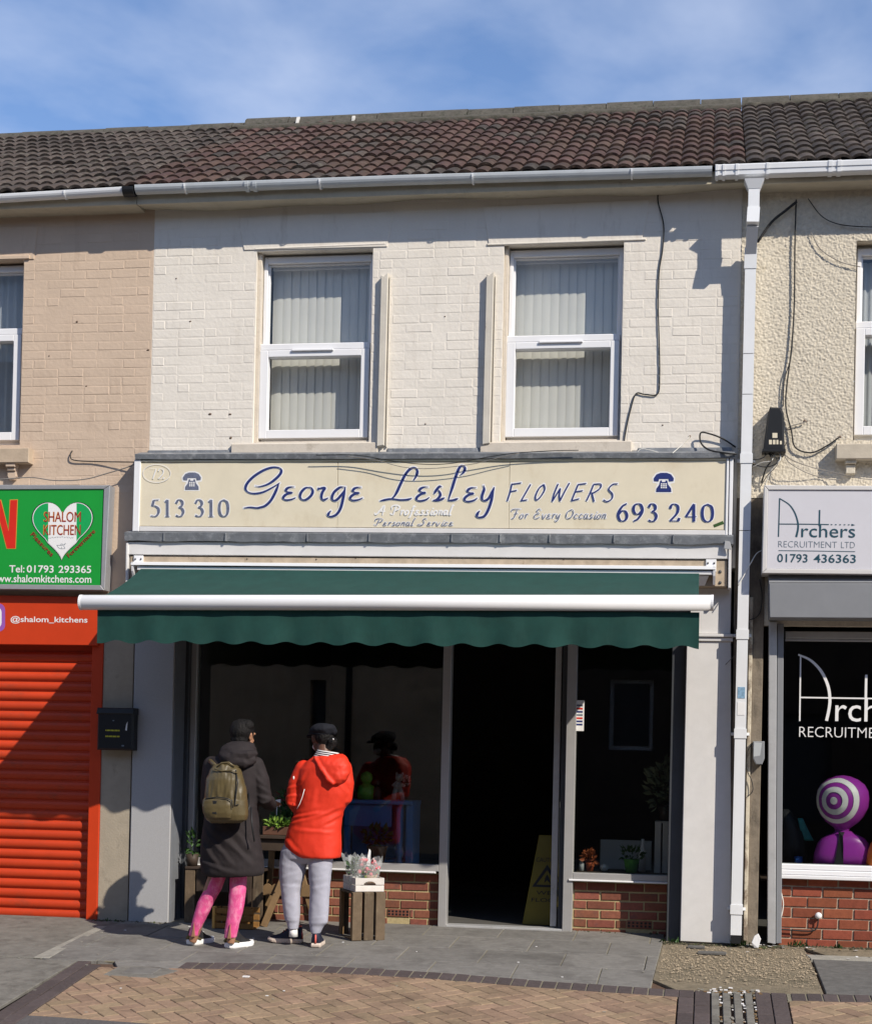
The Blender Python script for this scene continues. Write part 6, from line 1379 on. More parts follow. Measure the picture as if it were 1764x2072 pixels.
# ------------------------------------------------------------------ inside the shops
blue = M('blue_paint', (.05, .17, .42), .5, .12, 8)
tl = W(690, 1617, .75); tr_ = W(836, 1617, .75); zt_ = tl.z
bt = thing('console_table', 'blue painted console table with turned legs behind the left shop window', 'table', (tl.x, .75, .03))
MB().box(tl.x, tr_.x, .72, 1.15, zt_ - .035, zt_, .005).build('table_top', blue, bt)
za = Wz(740, 1672, .76); MB().box(tl.x + .03, Wx(792, 1640, .76), .76, .78, za, zt_ - .037, .004).build('apron', blue, bt); MB().box(tl.x + .03, tr_.x - .03, 1.10, 1.12, .40, zt_ - .037, .004).build('back_panel', blue, bt)
for px in (702, 808):
    x = Wx(px, 1700, .79); lp_ = [(.036, .03), (.036, .12), (.024, .15), (.036, .22), (.020, .27), (.034, .42), (.040, .50), (.026, .54), (.040, .58), (.04, .6), (.03, .62), (.034, zt_ - .04)]
    MB().lathe((x, .80, 0), lp_, 14).build('leg', blue, bt)
MB().box(Wx(822, 1700, .80), Wx(836, 1700, .80), .76, 1.12, .03, zt_ - .036, .004).build('side_panel', blue, bt)
MB().box(tl.x + .05, Wx(818, 1700, .9), .80, 1.08, .50, .53, .004).build('shelf', blue, bt)
def jar(px, name, label, mat, h_, r_, y=.86, zb=None):
    x = Wx(px, 1600, y); z = zt_ + .001 if zb is None else zb; o = thing(name, label, 'jar', (x, y, z))
    MB().lathe((x, y, z), [(.001, 0), (r_ * .95, .0), (r_, h_ * .25), (r_ * .9, h_ * .5), (r_ * .5, h_ * .58), (r_ * .45, h_ * .64), (.001, h_ * .65)], 16).build('body', mat, o); MB().ball((x, y, z + h_ * .82), r_ * .72, 14, 9).build('lid', mat, o)
greenglaze = M('green_glaze', (.10, .33, .04), .25, .35, 30)
jar(741, 'lidded_jar', 'green glazed jar with ball lid on the blue console table', greenglaze, .23, .078)
jar(762, 'lidded_jar', 'dark slim bottle jar beside the green jar on the blue table', dark_wood, .18, .04)
fx = Wx(805, 1600, .84); fg = thing('figurine', 'small grey animal figurine holding a bunch of flowers on the blue table', 'figurine', (fx, .84, zt_))
stone_f = M('grey_stone_figurine', (.33, .34, .30), .8, .2, 30); mb = MB(); zf = zt_ + .001
mb.tube([(fx - .035, .84, zf), (fx - .03, .84, zf + .06), (fx - .015, .84, zf + .10)], [.018, .02, .024], 8); mb.tube([(fx + .045, .84, zf), (fx + .035, .84, zf + .06), (fx + .012, .84, zf + .10)], [.018, .02, .024], 8)
mb.ball((fx - .002, .845, zf + .125), (.04, .034, .045)); mb.tube([(fx - .02, .84, zf + .145), (fx - .04, .82, zf + .13), (fx + .005, .80, zf + .12)], .013, 8); mb.tube([(fx + .02, .84, zf + .145), (fx + .05, .82, zf + .13), (fx + .055, .805, zf + .13)], .013, 8)
mb.build('body', stone_f, fg); mb = MB(); mb.ball((fx + .012, .83, zf + .195), (.036, .036, .034)); mb.ball((fx + .005, .80, zf + .188), (.018, .022, .015)); mb.ball((fx - .012, .84, zf + .225), (.012, .010, .018)); mb.ball((fx + .038, .84, zf + .224), (.012, .010, .018)); mb.build('head', stone_f, fg)
leaves((fx + .075, .81, zf + .17), .035, .025, .035, 50, .025, stone_f, fg, name='flowers', seed=41)
px_ = Wx(763, 1720, .62); pt = thing('terracotta_pot', 'brown terracotta pot on the shop floor plinth below the blue table', 'pot', (px_, .62, .03))
MB().box(px_ - .22, px_ + .20, .50, .72, .03, .50, .004).build('plinth', dark_wood, pt); MB().lathe((px_, .62, .501), [(.001, 0), (.06, 0), (.085, .13), (.092, .15), (.08, .15), (.07, .1)], 16).build('pot', M('terracotta', (.25, .09, .04), .8, .2, 20), pt); leaves((px_, .62, .74), .11, .06, .08, 90, .06, leaf, pt, seed=45)
# caution sign just inside the door
zf0 = .032; yc = .62; cA = W(1062, 1826, yc); 
cs = thing('caution_sign', 'yellow folding wet floor sign standing just inside the shop door', 'caution sign', (Wx(1090, 1826, yc), yc, zf0))
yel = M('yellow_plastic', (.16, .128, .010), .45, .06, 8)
b0, b1, t0_, t1_ = Wx(1057, 1828, yc), Wx(1152, 1828, yc), Wx(1087, 1690, yc), Wx(1125, 1690, yc); zt3 = Wz(1100, 1690, yc + .1)
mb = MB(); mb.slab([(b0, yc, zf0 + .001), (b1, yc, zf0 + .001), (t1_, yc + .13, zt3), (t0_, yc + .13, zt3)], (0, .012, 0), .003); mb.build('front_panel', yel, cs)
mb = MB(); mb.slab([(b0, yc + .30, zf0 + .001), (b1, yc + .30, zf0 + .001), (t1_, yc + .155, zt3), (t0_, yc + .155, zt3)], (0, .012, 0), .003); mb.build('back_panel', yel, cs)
def cspt(u_, v_):          # point on the front panel, u across, v up
    a = Vector((b0 + (b1 - b0) * u_, yc, zf0)); b = Vector((t0_ + (t1_ - t0_) * u_, yc + .13, zt3)); return a.lerp(b, v_) + Vector((0, -.0035, .0005))
def cstext(s_, u0_, u1_, v_, hgt_):
    cu = bpy.data.curves.new('txt', 'FONT'); cu.body = s_; ob = bpy.data.objects.new('txt', cu); COL.objects.link(ob); bpy.context.view_layer.update(); me = bpy.data.meshes.new_from_object(ob.evaluated_get(bpy.context.evaluated_depsgraph_get())); bpy.data.objects.remove(ob)
    vv = [q.co.copy() for q in me.vertices]; ff = [list(q.vertices) for q in me.polygons]; xa = min(q.x for q in vv); xb = max(q.x for q in vv)
    MB().add([cspt(u0_ + (u1_ - u0_) * (q.x - xa) / (xb - xa), v_ + hgt_ * q.y / .727) for q in vv], ff).build('lettering', black_ink, cs, clean=False)
cstext('CAUTION', .08, .92, .70, .05); cstext('WET', .22, .80, .335, .045); cstext('FLOOR', .12, .88, .255, .045)
mb = MB(); tri = [(.5, .67), (.92, .42), (.08, .42)]; tin = [(.5, .61), (.80, .445), (.20, .445)]
for i in range(3): a, b = tri[i], tri[(i + 1) % 3]; c, d = tin[(i + 1) % 3], tin[i]; mb.add([cspt(*q) for q in (a, b, c, d)], [[0, 1, 2, 3]])
mb.add([cspt(*q) for q in ((.42, .46), (.50, .50), (.62, .455), (.56, .53), (.50, .56), (.44, .52))], [[0, 1, 2, 3, 4, 5]]); mb.build('warning_symbol', black_ink, cs, clean=False)
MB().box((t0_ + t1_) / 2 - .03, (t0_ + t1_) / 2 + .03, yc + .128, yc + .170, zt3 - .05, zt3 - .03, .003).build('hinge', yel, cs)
# right window display
yq = .62
wx0, wx1, wz1 = Wx(1324, 1700, yq), Wx(1372, 1700, yq), Wz(1340, 1662, yq)
wc = thing('wooden_crate', 'tall whitewashed crate stood on end inside the right shop window', 'crate', (wx0, yq, .03))
for k in range(3): a = wx0 + k * (wx1 - wx0) / 3; MB().box(a, a + (wx1 - wx0) / 3 - .012, yq, yq + .014, .03, wz1, .003).build('slat', crate_white, wc)
MB().box(wx0, wx1, yq + .015, yq + .26, wz1 - .016, wz1, .003).build('top_board', crate_white, wc); MB().box(wx0, wx0 + .014, yq + .015, yq + .26, .03, wz1 - .017, .003).build('side_board', crate_white, wc)
wp = thing('leafy_plant', 'pale leafy plant on the whitewashed crate in the right window', 'plant', ((wx0 + wx1) / 2, yq + .13, wz1))
MB().lathe(((wx0 + wx1) / 2, yq + .13, wz1 + .001), [(.001, 0), (.06, 0), (.08, .13), (.07, .13)], 14).build('pot', dark_wood, wp); leaves(((wx0 + wx1) / 2 - .03, yq + .1, wz1 + .30), .13, .10, .20, 170, .08, M('sage_leaf', (.17, .20, .12), .7, .2, 30), wp, seed=51)
fl_y = .55; flz = .50
rk = MB().box(xF(1166), xF(1352), .50, 1.0, flz - .03, flz, .004).build('window_shelf', dark_wood, mid_h)
def pot3(px, label, mat, h_, r_, lf, seed, cat='potted plant', nm='potted_plant'):
    x = Wx(px, 1755, fl_y); o = thing(nm, label, cat, (x, fl_y, flz)); MB().lathe((x, fl_y, flz + .001), [(.001, 0), (r_ * .75, 0), (r_, h_), (r_ * 1.05, h_ + .01), (r_ * .9, h_ + .01)], 14).build('pot', mat, o)
    leaves((x, fl_y, flz + h_ + .05), r_ * 1.4, r_ * 1.2, .06, 60, .05, lf, o, seed=seed)
pot3(1277, 'plain green pot of foliage low in the right shop window', greenglaze, .10, .065, leaf, 61)
pot3(1193, 'small orange pot with an orange bloom low in the right shop window', M('orange_glaze', (.35, .07, .02), .5, .2, 20), .06, .035, M('orange_leaf', (.28, .07, .02), .6, .2, 20), 62)
for px, lab in ((1176, 'slim pale glass vase at the left end of the right shop window shelf'), (1222, 'small round pale ornament between the orange and green pots')):
    x = Wx(px, 1755, fl_y); o = tag(MB().lathe((x, fl_y, flz + .001), [(.001, 0), (.02, .0), (.022, .05), (.012, .09), (.014, .11)] if px < 1200 else [(.001, 0), (.03, .01), (.035, .04), (.02, .06), (.001, .065)], 12).build('vase' if px < 1200 else 'ornament', curtain_mat), lab, 'vase' if px < 1200 else 'ornament')
bx = Wx(1300, 1690, .75); tag(MB().lathe((bx, .75, flz + .001), [(.001, 0), (.03, 0), (.03, .16), (.012, .22), (.012, .27), (.001, .27)], 12).build('bottle', white_ink), 'white bottle behind the green pot in the right shop window', 'bottle')
MB().box(Wx(1214, 1720, .9), Wx(1318, 1720, .9), .9, .92, flz + .001, Wz(1260, 1700, .9), .004).build('back_card', curtain_mat, mid_h)

# purple figure with a ringed head in the recruitment window
yP = .36; hc = W(1560.7 + 545 * .2627, 1245.7 + 1425 * .2627, yP); hr = .215
pf = thing('window_figure', 'magenta bust figure with ringed round head and black tie in the recruitment window', 'figure', (hc.x, yP, 0.52))
mb = MB(); rs = []; n = 28
PRF = [(-.36, .064), (-.27, .054), (-.238, .054), (-.218, .062), (-.198, .090), (-.172, .126), (-.12, .170), (-.05, .200), (.02, .206), (.08, .198), (.13, .170), (.17, .118), (.195, .055), (.202, .004)]
for z, r_ in PRF: rs.append([hc + Vector((r_ * math.cos(2 * math.pi * i / n), r_ * math.sin(2 * math.pi * i / n), z)) for i in range(n)])
mb.rings(rs, True, True); hd = mb.build('head', purple_ink, pf)
axv = Vector((-.40, -.91, 0)).normalized(); e1 = axv.cross(Vector((0, 0, 1))).normalized(); e2 = e1.cross(axv)
def headpt(th, ph, lift):
    d = (axv * math.cos(th) + (e1 * math.cos(ph) + e2 * math.sin(ph)) * math.sin(th)).normalized(); z = d.z * .215
    lo = PRF[0]
    for a, b in zip(PRF, PRF[1:]):
        if a[0] <= z <= b[0]: r_ = a[1] + (b[1] - a[1]) * (z - a[0]) / (b[0] - a[0]); break
    else: r_ = .01
    h_ = Vector((d.x, d.y, 0)).normalized(); return hc + h_ * (r_ + lift) + Vector((0, 0, z))
for a, b in ((0.0, 8), (18.7, 31), (43, 57)):
    a, b = math.radians(a), math.radians(b); rr_ = [[headpt(a + (b - a) * k / 4 if a + k else .01, 2 * math.pi * i / 40, .004) for i in range(40)] for k in range(5)]
    MB().rings(rr_, False, True).build('target_ring', white_ink, hd, clean=False)
fP = lambda x, y, yy=yP: W(1560.7 + x * .2627, 1245.7 + y * .2627, yy)
rows = [(1660, 494, 612, .055), (1678, 468, 634, .072), (1694, 420, 674, .094), (1714, 382, 712, .106), (1750, 352, 742, .114), (1830, 325, 765, .12), (1925, 312, 775, .12)]
def sil(mb, rows, conv, y0, n=28, p=.9, m=0):
    rs = []
    for r_ in rows:
        yy = y0 + (r_[4] if len(r_) > 4 else 0); A = W(*conv(r_[1], r_[0]), yy); B_ = W(*conv(r_[2], r_[0]), yy); c = (A + B_) / 2; a = (B_.x - A.x) / 2; q = []
        for i in range(n):
            t = 2 * math.pi * i / n; cx_, sx_ = math.cos(t), math.sin(t)
            q.append(Vector((c.x + a * math.copysign(abs(cx_) ** p, cx_), yy + r_[3] * math.copysign(abs(sx_) ** p, sx_), c.z + (A.z - c.z) * -math.cos(t) * (1 if True else 0))))
        rs.append(q)
    return mb.rings(rs, True, True, True, m)
cvI = lambda x, y: fI(x, y)
mb = MB(); sil(mb, rows, cvI, yP, 36, .72); mb.build('torso', purple_ink, pf)
mb = MB(); mb.slab([fP(480, 1915, yP - .142), fP(550, 1915, yP - .142), fP(552, 1780, yP - .136), fP(545, 1700, yP - .118), fP(560, 1668, yP - .098), fP(512, 1665, yP - .098), fP(520, 1700, yP - .118)], (0, .02, 0), .003); mb.build('tie', black_ink, pf)
of_ = thing('window_figure', 'orange bust figure mostly cut off at the right of the recruitment window', 'figure', (fP(860, 1925, .30).x, .30, .52))
mb = MB(); sil(mb, [(1700, 800, 940, .06), (1755, 760, 980, .08), (1800, 742, 1010, .09), (1850, 732, 1020, .10), (1930, 722, 1030, .10)], cvI, .26); mb.build('torso', orange_gloss, of_); MB().ball(fP(1010, 1500, .26), (.2, .2, .2)).build('head', orange_gloss, of_)
tag(MB().lathe(fP(205, 1895, .5) + Vector((0, 0, -.06)), [(.001, 0), (.03, 0), (.032, .10), (.001, .105)], 12).build('mug', M('blue_glaze', (.03, .12, .45), .3, .1, 10)), 'small blue mug low in the recruitment window', 'mug')
mb = MB(); c0 = fP(225, 1560, .55); mb.rings([[c0 + Vector((a + .05 * math.sin(k * .6) * 0 + .025 * math.cos(i * .9), .02 * math.sin(i * 1.7), -.03 * k)) for i, a in enumerate((-.03, -.01 + .01 * k, .02 + .014 * k, .03 + .016 * k, .0 + .01 * k, -.02 + .004 * k))] for k in range(7)], True, True)
tag(mb.build('scarf', M('turquoise_cloth', (.05, .30, .33), .8, .2, 20)), 'turquoise cloth hanging behind the recruitment window', 'cloth')
mb = MB(); sil(mb, [(1490, 60, 130, .05), (1560, 40, 190, .08), (1660, 20, 250, .10), (1760, 10, 270, .12), (1920, 5, 280, .12)], cvI, .62); tag(mb.build('office_chair', black_plastic), 'dark padded chair back behind the recruitment window', 'chair')
MB().box(XM1 + .12, RX1 - .12, .62, .64, .03, .50, 0).build('inner_partition', dark_room, rig) if False else None
MB().box(.46, RX1 - .12, .285, .9, zbr - .02, zbr + .0, .004).build('window_shelf', dark_wood, rig)

# ------------------------------------------------------------------ across the street: what the shop glass mirrors
ob_ = thing('brick_terrace', 'long brown brick terrace across the street mirrored in the shop glass', 'building', (-6, -17, -.3))
brown_brick = M('brown_brick', (.62, .43, .27), .9, .25, 1.2, 0, 60, 0, (.40, .28, .18), (.5, .7), 2)
dark_brick = M('dark_brick', (.085, .06, .045), .9, .3, 3, 0, 60, 0, (.05, .04, .035), (.5, .7), 2)
ow = [(x, x + 1.0, 3.9, 5.4) for x in (-26, -22.4, -18.8, -15.2, -11.8, -2.9, 2.6, 6.2, 9.8, 13.4, 17)] + [(-11.9, -10.4, .6, 2.3), (-7.35, -7.05, 1.3, 2.9), (-3.9, -2.5, .5, 2.4), (-1.75, -.95, 1.7, 3.0), (.4, 2.2, .5, 2.4)]
for xa, xb, m_ in ((-44, -9.3, dark_brick), (-9.3, -4.75, brown_brick), (-4.75, 30, dark_brick)):
    mb = MB(); wall_grid(mb, xa, xb, -.3, 7.6, -16.5, -16.2, [h for h in ow if xa < h[0] < xb]); mb.build('wall', m_, ob_)
for h in ow:
    f_ = MB().box(h[0], h[1], -16.48, -16.42, h[2], h[3], 0).build('window', upvc if h[2] > 1 and h[2] != 1.3 else alu_dark, ob_); MB().box(h[0] + .08, h[1] - .08, -16.415, -16.40, h[2] + .08, h[3] - .08, 0).build('pane', alu_dark, f_)
mb = MB(); mb.tube([(-6.6, -16.14, -.25), (-6.6, -16.14, 7.4)], .06, 8); mb.build('rainwater_pipe', black_plastic, ob_)
mb = MB(); mb.add([(-44, -16.1, 7.55), (30, -16.1, 7.55), (30, -20.5, 10.0), (-44, -20.5, 10.0), (30, -25, 7.55), (-44, -25, 7.55)], [[0, 1, 2, 3], [3, 2, 4, 5]]); mb.build('roof', tile_moss, ob_)
mb = MB(); mb.box(-44, 30, -25, -24.8, -.3, 7.55, 0); mb.box(-44, -43.8, -24.8, -16.2, -.3, 7.55, 0); mb.box(29.8, 30, -24.8, -16.2, -.3, 7.55, 0); mb.build('outer_wall', brown_brick, ob_)

# ------------------------------------------------------------------ people
conv = lambda x, y: (286.4 + x * .3247, 1396 + y * .3247)
PX = lambda x, y, yy: W(*conv(x, y), yy)
def remesh(mb, name, mat, parent, voxel, smooth=4, wrinkle=None, inflate=0.0):
    """grow one continuous surface over the overlapping lofts, then fold it"""
    og = T(parent); me = mb.mesh(name, mat, og); o = bpy.data.objects.new(name, me); COL.objects.link(o)
    md = o.modifiers.new('r', 'REMESH'); md.mode = 'VOXEL'; md.voxel_size = voxel; md.use_smooth_shade = True
    if smooth: ms_ = o.modifiers.new('s', 'SMOOTH'); ms_.iterations = smooth; ms_.factor = .5
    bpy.context.view_layer.update()
    m2 = bpy.data.meshes.new_from_object(o.evaluated_get(bpy.context.evaluated_depsgraph_get())); m2.name = name
    bpy.data.objects.remove(o); m2.materials.clear()
    for k in (mat if isinstance(mat, (list, tuple)) else [mat]): m2.materials.append(k)
    if wrinkle or inflate:
        nr = [v.normal.copy() for v in m2.vertices]
        for v, n in zip(m2.vertices, nr): v.co += n * (inflate + (wrinkle(v.co + og) if wrinkle else 0.0))
        m2.update()
    m2.polygons.foreach_set('use_smooth', [True] * len(m2.polygons))
    return link(name, m2, parent, og)
def hand(mb, wrist, fdir, pn, side, r_=.0085, curl=.5):
    """palm, four unequal bent fingers and a thumb off the side"""
    fdir = Vector(fdir).normalized(); pn = (Vector(pn) - fdir * fdir.dot(Vector(pn))).normalized(); sd_ = fdir.cross(pn) * side; wrist = Vector(wrist)
    Rm = Matrix((sd_, fdir, pn)).transposed(); mb.ball(wrist + fdir * .045, (.040, .052, .017), 12, 8, Rm); mb.tube([wrist - fdir * .03, wrist + fdir * .02], [.026, .024], 10)
    for k, (off, ln) in enumerate(((-.030, .066), (-.010, .076), (.010, .071), (.029, .055))):
        p = wrist + fdir * .085 + sd_ * off; d1 = (fdir + pn * curl * .4).normalized(); d2 = (fdir + pn * curl * 1.3).normalized(); d3 = (fdir * .5 + pn * curl * 2.0).normalized()
        mb.tube([p - fdir * .02, p + d1 * ln * .45, p + d1 * ln * .45 + d2 * ln * .32, p + d1 * ln * .45 + d2 * ln * .32 + d3 * ln * .25], [r_ * 1.1, r_, r_ * .95, r_ * .8], 8)
    p = wrist + fdir * .03 - sd_ * .034; d1 = (fdir * .7 - sd_ * .7 + pn * .25).normalized(); d2 = (fdir * .9 - sd_ * .15 + pn * .5).normalized(); mb.tube([p + sd_ * .012, p + d1 * .032, p + d1 * .032 + d2 * .028], [r_ * 1.3, r_ * 1.15, r_ * .9], 8)
def head(mb, c, face, tilt=0.0, s_=1.0):
    """skull, jaw, nose, ears, brow; face = the direction it looks"""
    f_ = Vector(face).normalized(); rt_ = f_.cross(Vector((0, 0, 1))).normalized(); u_ = rt_.cross(f_); c = Vector(c); Rm = Matrix((rt_, f_, u_)).transposed()
    P = lambda a, b, d: c + (rt_ * a + f_ * b + u_ * d) * s_
    mb.ball(P(0, -.012, .022), (.074 * s_, .090 * s_, .088 * s_), 18, 12, Rm); mb.ball(P(0, .030, -.045), (.056 * s_, .056 * s_, .062 * s_), 16, 10, Rm); mb.ball(P(0, .058, -.088), (.026 * s_, .022 * s_, .018 * s_), 12, 8, Rm)
    mb.tube([P(0, .078, .012), P(0, .096, -.022), P(0, .104, -.036)], [.009, .012, .014], 8); mb.ball(P(0, .088, -.062), (.022, .010, .008), 10, 6, Rm)
    mb.ball(P(-.030, .074, .020), (.020, .012, .010), 8, 6, Rm); mb.ball(P(.030, .074, .020), (.020, .012, .010), 8, 6, Rm)
    for q in (-1, 1): mb.ball(P(q * .073, -.004, -.012), (.010, .020, .031), 10, 8, Rm); mb.ball(P(q * .080, -.012, .004), (.008, .014, .018), 8, 6, Rm)
    return P, Rm
def shoe(parent, heel, d, L, upper, sole_m, trim=None, tall=.0, wid=.046, sk=1.0):
    d = Vector((d[0], d[1], 0)).normalized(); s_ = Vector((-d.y, d.x, 0)); heel = Vector(heel); z = heel.z + .002
    WD = [(0, .62), (.06, .80), (.2, .88), (.38, .80), (.55, .92), (.72, 1.05), (.86, .92), (.95, .62), (1.0, .25)]
    def wd(t):
        for a, b in zip(WD, WD[1:]):
            if a[0] <= t <= b[0]: return wid * (a[1] + (b[1] - a[1]) * (t - a[0]) / (b[0] - a[0]))
    HT = [(0, .085), (.08, .095), (.22, .090), (.36, .105), (.5, .080), (.66, .050), (.85, .034), (1, .020)]
    def ht(t):
        for a, b in zip(HT, HT[1:]):
            if a[0] <= t <= b[0]: return a[1] + (b[1] - a[1]) * (t - a[0]) / (b[0] - a[0]) + (tall if t < .4 else 0)
    ts = [0, .03, .08, .15, .25, .36, .46, .56, .66, .76, .85, .92, .97, 1.0]; top = .030; rs = []
    for t in ts:
        w_ = wd(t) * .94; h_ = ht(t); c = heel + d * (L * t * .985 + .002); q = []
        for k in range(13):
            a = math.pi * k / 12; q.append(c + s_ * (w_ * math.cos(a) ** 1 * (1 if abs(math.cos(a)) < .7 else 1)) + Vector((0, 0, .022 + h_ * math.sin(a) ** .75)))
        rs.append(q + [c + s_ * (-w_ * .9) + Vector((0, 0, .012)), c + s_ * (w_ * .9) + Vector((0, 0, .012))])
    o = MB().rings(rs, True, True).build('shoe', upper, parent, origin=heel)
    out_ = [(t, 1) for t in ts] + [(t, -1) for t in ts[::-1]]
    def outline(k, zz, lift=False): return [heel + d * (L * (t * k + (1 - k) * .4)) + s_ * (wd(t) * sg * k) + Vector((0, 0, zz + (.010 * max(0, (t - .75) / .25) ** 2))) for t, sg in out_]
    rs2 = [outline(.95, .002), outline(1.03, .010), outline(1.05, .022 * sk), outline(1.00, .036 * sk)]
    MB().rings(rs2, True, False).build('sole', sole_m, o)
    if trim:
        mb = MB(); mb.tube([heel - d * .001 + Vector((0, 0, .035)), heel + d * .000 + Vector((0, 0, .07)), heel + d * .008 + Vector((0, 0, .10))], .008, 6); mb.build('heel_tab', trim, o)
        mb = MB()
        for t in (.34, .41, .48, .55):
            c = heel + d * L * t + Vector((0, 0, .022 + ht(t) + .001)); mb.tube([c - s_ * .022 - Vector((0, 0, .008)), c + Vector((0, 0, .003)), c + s_ * .022 - Vector((0, 0, .008))], .003, 5)
        o2 = mb.build('lace', trim, o); o2['kind'] = 'stuff'
        t = .2; rg_ = [heel + d * (L * (.03 + .30 * (.5 - .5 * math.cos(q)))) + s_ * (wid * .66 * math.sin(q)) + Vector((0, 0, .115 + tall * .9)) for q in [2 * math.pi * k / 16 for k in range(17)]]; MB().tube(rg_, .006, 6).build('collar', trim, o)
    return o
crease = lambda p, sc_, st, sd=0.0: (1 - abs(noise.noise(Vector((p.x * sc_ * st[0] + p.z * st[3], p.y * sc_ * st[1], p.z * sc_ * st[2] - p.x * st[3] + sd))))) ** 7
def drag(lines, y0):
    """pulled folds in the cloth: ridge and valley beside each line, on the side away from the window"""
    L_ = []
    for a, b, w_, amp in lines:
        A, B_ = PX(*a, y0), PX(*b, y0); d = Vector((B_.x - A.x, B_.z - A.z)); ln = d.length; d.normalize(); L_.append((A.x, A.z, d, ln, w_, amp))
    def f(p):
        if p.y > y0 + .06: return 0.0
        v = 0.0
        for ax_, az_, d, ln, w_, amp in L_:
            qx, qz = p.x - ax_, p.z - az_; t = (qx * d.x + qz * d.y) / ln
            if -.2 < t < 1.2:
                q = (-qx * d.y + qz * d.x) / w_ + .35 * noise.noise(p * 14)
                if abs(q) < 3: v += amp * (math.exp(-(q * 1.3) ** 2) - .7 * math.exp(-((q - 1.25) * 1.4) ** 2)) * max(0.0, math.sin(math.pi * min(1, max(0, (t + .2) / 1.4)))) ** .7
        return v
    return f
fold = lambda sc_, amp, st=(1, 1, 1), sd=0.0: (lambda p: amp * (noise.noise(Vector((p.x * sc_ * st[0], p.y * sc_ * st[1], p.z * sc_ * st[2] + sd))) + .5 * noise.noise(Vector((p.x * sc_ * 2.3 * st[0], p.y * sc_ * 2 * st[1], p.z * sc_ * 2.3 * st[2] + sd + 9)))))
coat_m = M('dark_coat_cloth', (.026, .021, .022), .8, .2, 12, .0012, 70, spec=.2); pink_m = M('pink_leggings', (.70, .09, .27), .6, .15, 18, .0006, 120, 0, (.82, .28, .44), (.48, .64), 22, (1, 1, .5))
skin1 = M('brown_skin', (.33, .17, .10), .5, .08, 20); skin2 = M('dark_brown_skin', (.11, .05, .03), .45, .08, 20); hair_m = M('black_hair', (.007, .006, .006), .72, .3, 60, .004, 110, spec=.22)
red_m = M('red_jacket_cloth', (.68, .035, .012), .6, .07, 14, .0008, 70); jog_m = M('grey_jersey', (.40, .40, .47), .85, .06, 90, .0006, 200); olive_m = M('olive_leather', (.095, .072, .030), .42, .18, 14, .001, 60, spec=.55)
navy_cloth = M('navy_cap_cloth', (.012, .013, .018), .85, .2, 20, .0015, 120, spec=.2); shoe_dark = M('shoe_black', (.018, .017, .018), .6, .2, 30); shoe_olive = M('shoe_olive', (.12, .10, .04), .6, .2, 30); sole_white = M('white_sole', (.78, .77, .77), .5, .04, 20); shoe_navy = M('shoe_navy', (.014, .017, .035), .6, .2, 30); coral = M('coral_trim', (.65, .13, .10), .6, .1, 20); sole_cream = M('cream_sole', (.62, .52, .44), .6, .08, 20)

# first person: dark hooded coat, pink leggings
ya = -1.09
p1 = thing('person', 'person in a long dark hooded coat, pink leggings and black trainers with white soles', 'person', (*G(430, 1918).xy, gz(ya)))
mb = MB(); hc1 = PX(640, 282, ya + .06); Ph, Rh = head(mb, hc1, (.45, .9, -.12))
mb.tube([hc1 + Vector((-.01, -.02, -.06)), PX(622, 385, ya + .01), PX(600, 440, ya)], [.055, .055, .075], 14)
sil(mb, [(430, 490, 690, .08), (480, 440, 715, .10), (600, 430, 700, .11), (800, 430, 700, .11), (1000, 430, 705, .12)], conv, ya)
for sx, el, wr in (((715, 480), (782, 690), (812, 700)), ((425, 480), (415, 690), (500, 730))):
    a = PX(*sx, ya); b = PX(*el, ya + .04); c = PX(*wr, ya + .27); mb.tube([a, b, c], [.045, .038, .028], 10); hand(mb, c, (c - b) + Vector((0, .1, 0)), (0, 0, -1), 1 if sx[0] > 600 else -1)
for kx, an, yy in (((495, 1100), (318, 1570), ya + .03), ((610, 1100), (555, 1580), ya - .03)):
    a = PX(*kx, ya); m_ = PX(kx[0] * .45 + an[0] * .55 + (-6 if an[0] < 400 else 18), 1345, (ya + yy) / 2); c = PX(*an, yy); mb.tube([a, m_, c], [.07, .045, .030], 12)
remesh(mb, 'body', skin1, p1, .0055, 3)
mb = MB(); mb.ball(hc1 + Vector((0, 0, .030)) - Vector((.45, .9, 0)).normalized() * .026, (.087, .098, .094), 20, 14, Rh); mb.ball(hc1 + Vector((-.02, -.05, -.035)), (.066, .058, .06), 14, 10); mb.ball(hc1 + Vector((-.035, -.04, .06)), (.06, .06, .055), 14, 10); mb.ball(hc1 + Vector((.03, -.03, .07)), (.055, .06, .05), 14, 10); remesh(mb, 'hair', hair_m, p1, .005, 2, fold(60, .0035, (1, 1, .3)))
mb = MB()
sil(mb, [(405, 500, 660, .08, .01), (425, 445, 700, .115), (455, 412, 728, .135), (500, 402, 738, .15), (580, 400, 735, .155), (700, 402, 728, .15), (800, 395, 728, .155), (900, 384, 738, .165), (1000, 376, 752, .17), (1080, 374, 760, .172), (1135, 380, 762, .170), (1158, 400, 750, .160)], conv, ya, 36)
a, b, c = PX(708, 472, ya), PX(765, 680, ya + .0), PX(806, 715, ya + .24); mb.ball(a, .069); mb.tube([a, a.lerp(b, .5) + Vector((.012, 0, .01)), b, b.lerp(c, .5), c], [.068, .068, .064, .058, .048], 14)
a, b, c = PX(440, 472, ya), PX(418, 690, ya + .02), PX(500, 735, ya + .26); mb.ball(a, .069); mb.tube([a, a.lerp(b, .5), b, b.lerp(c, .5), c], [.068, .068, .064, .058, .046], 14)
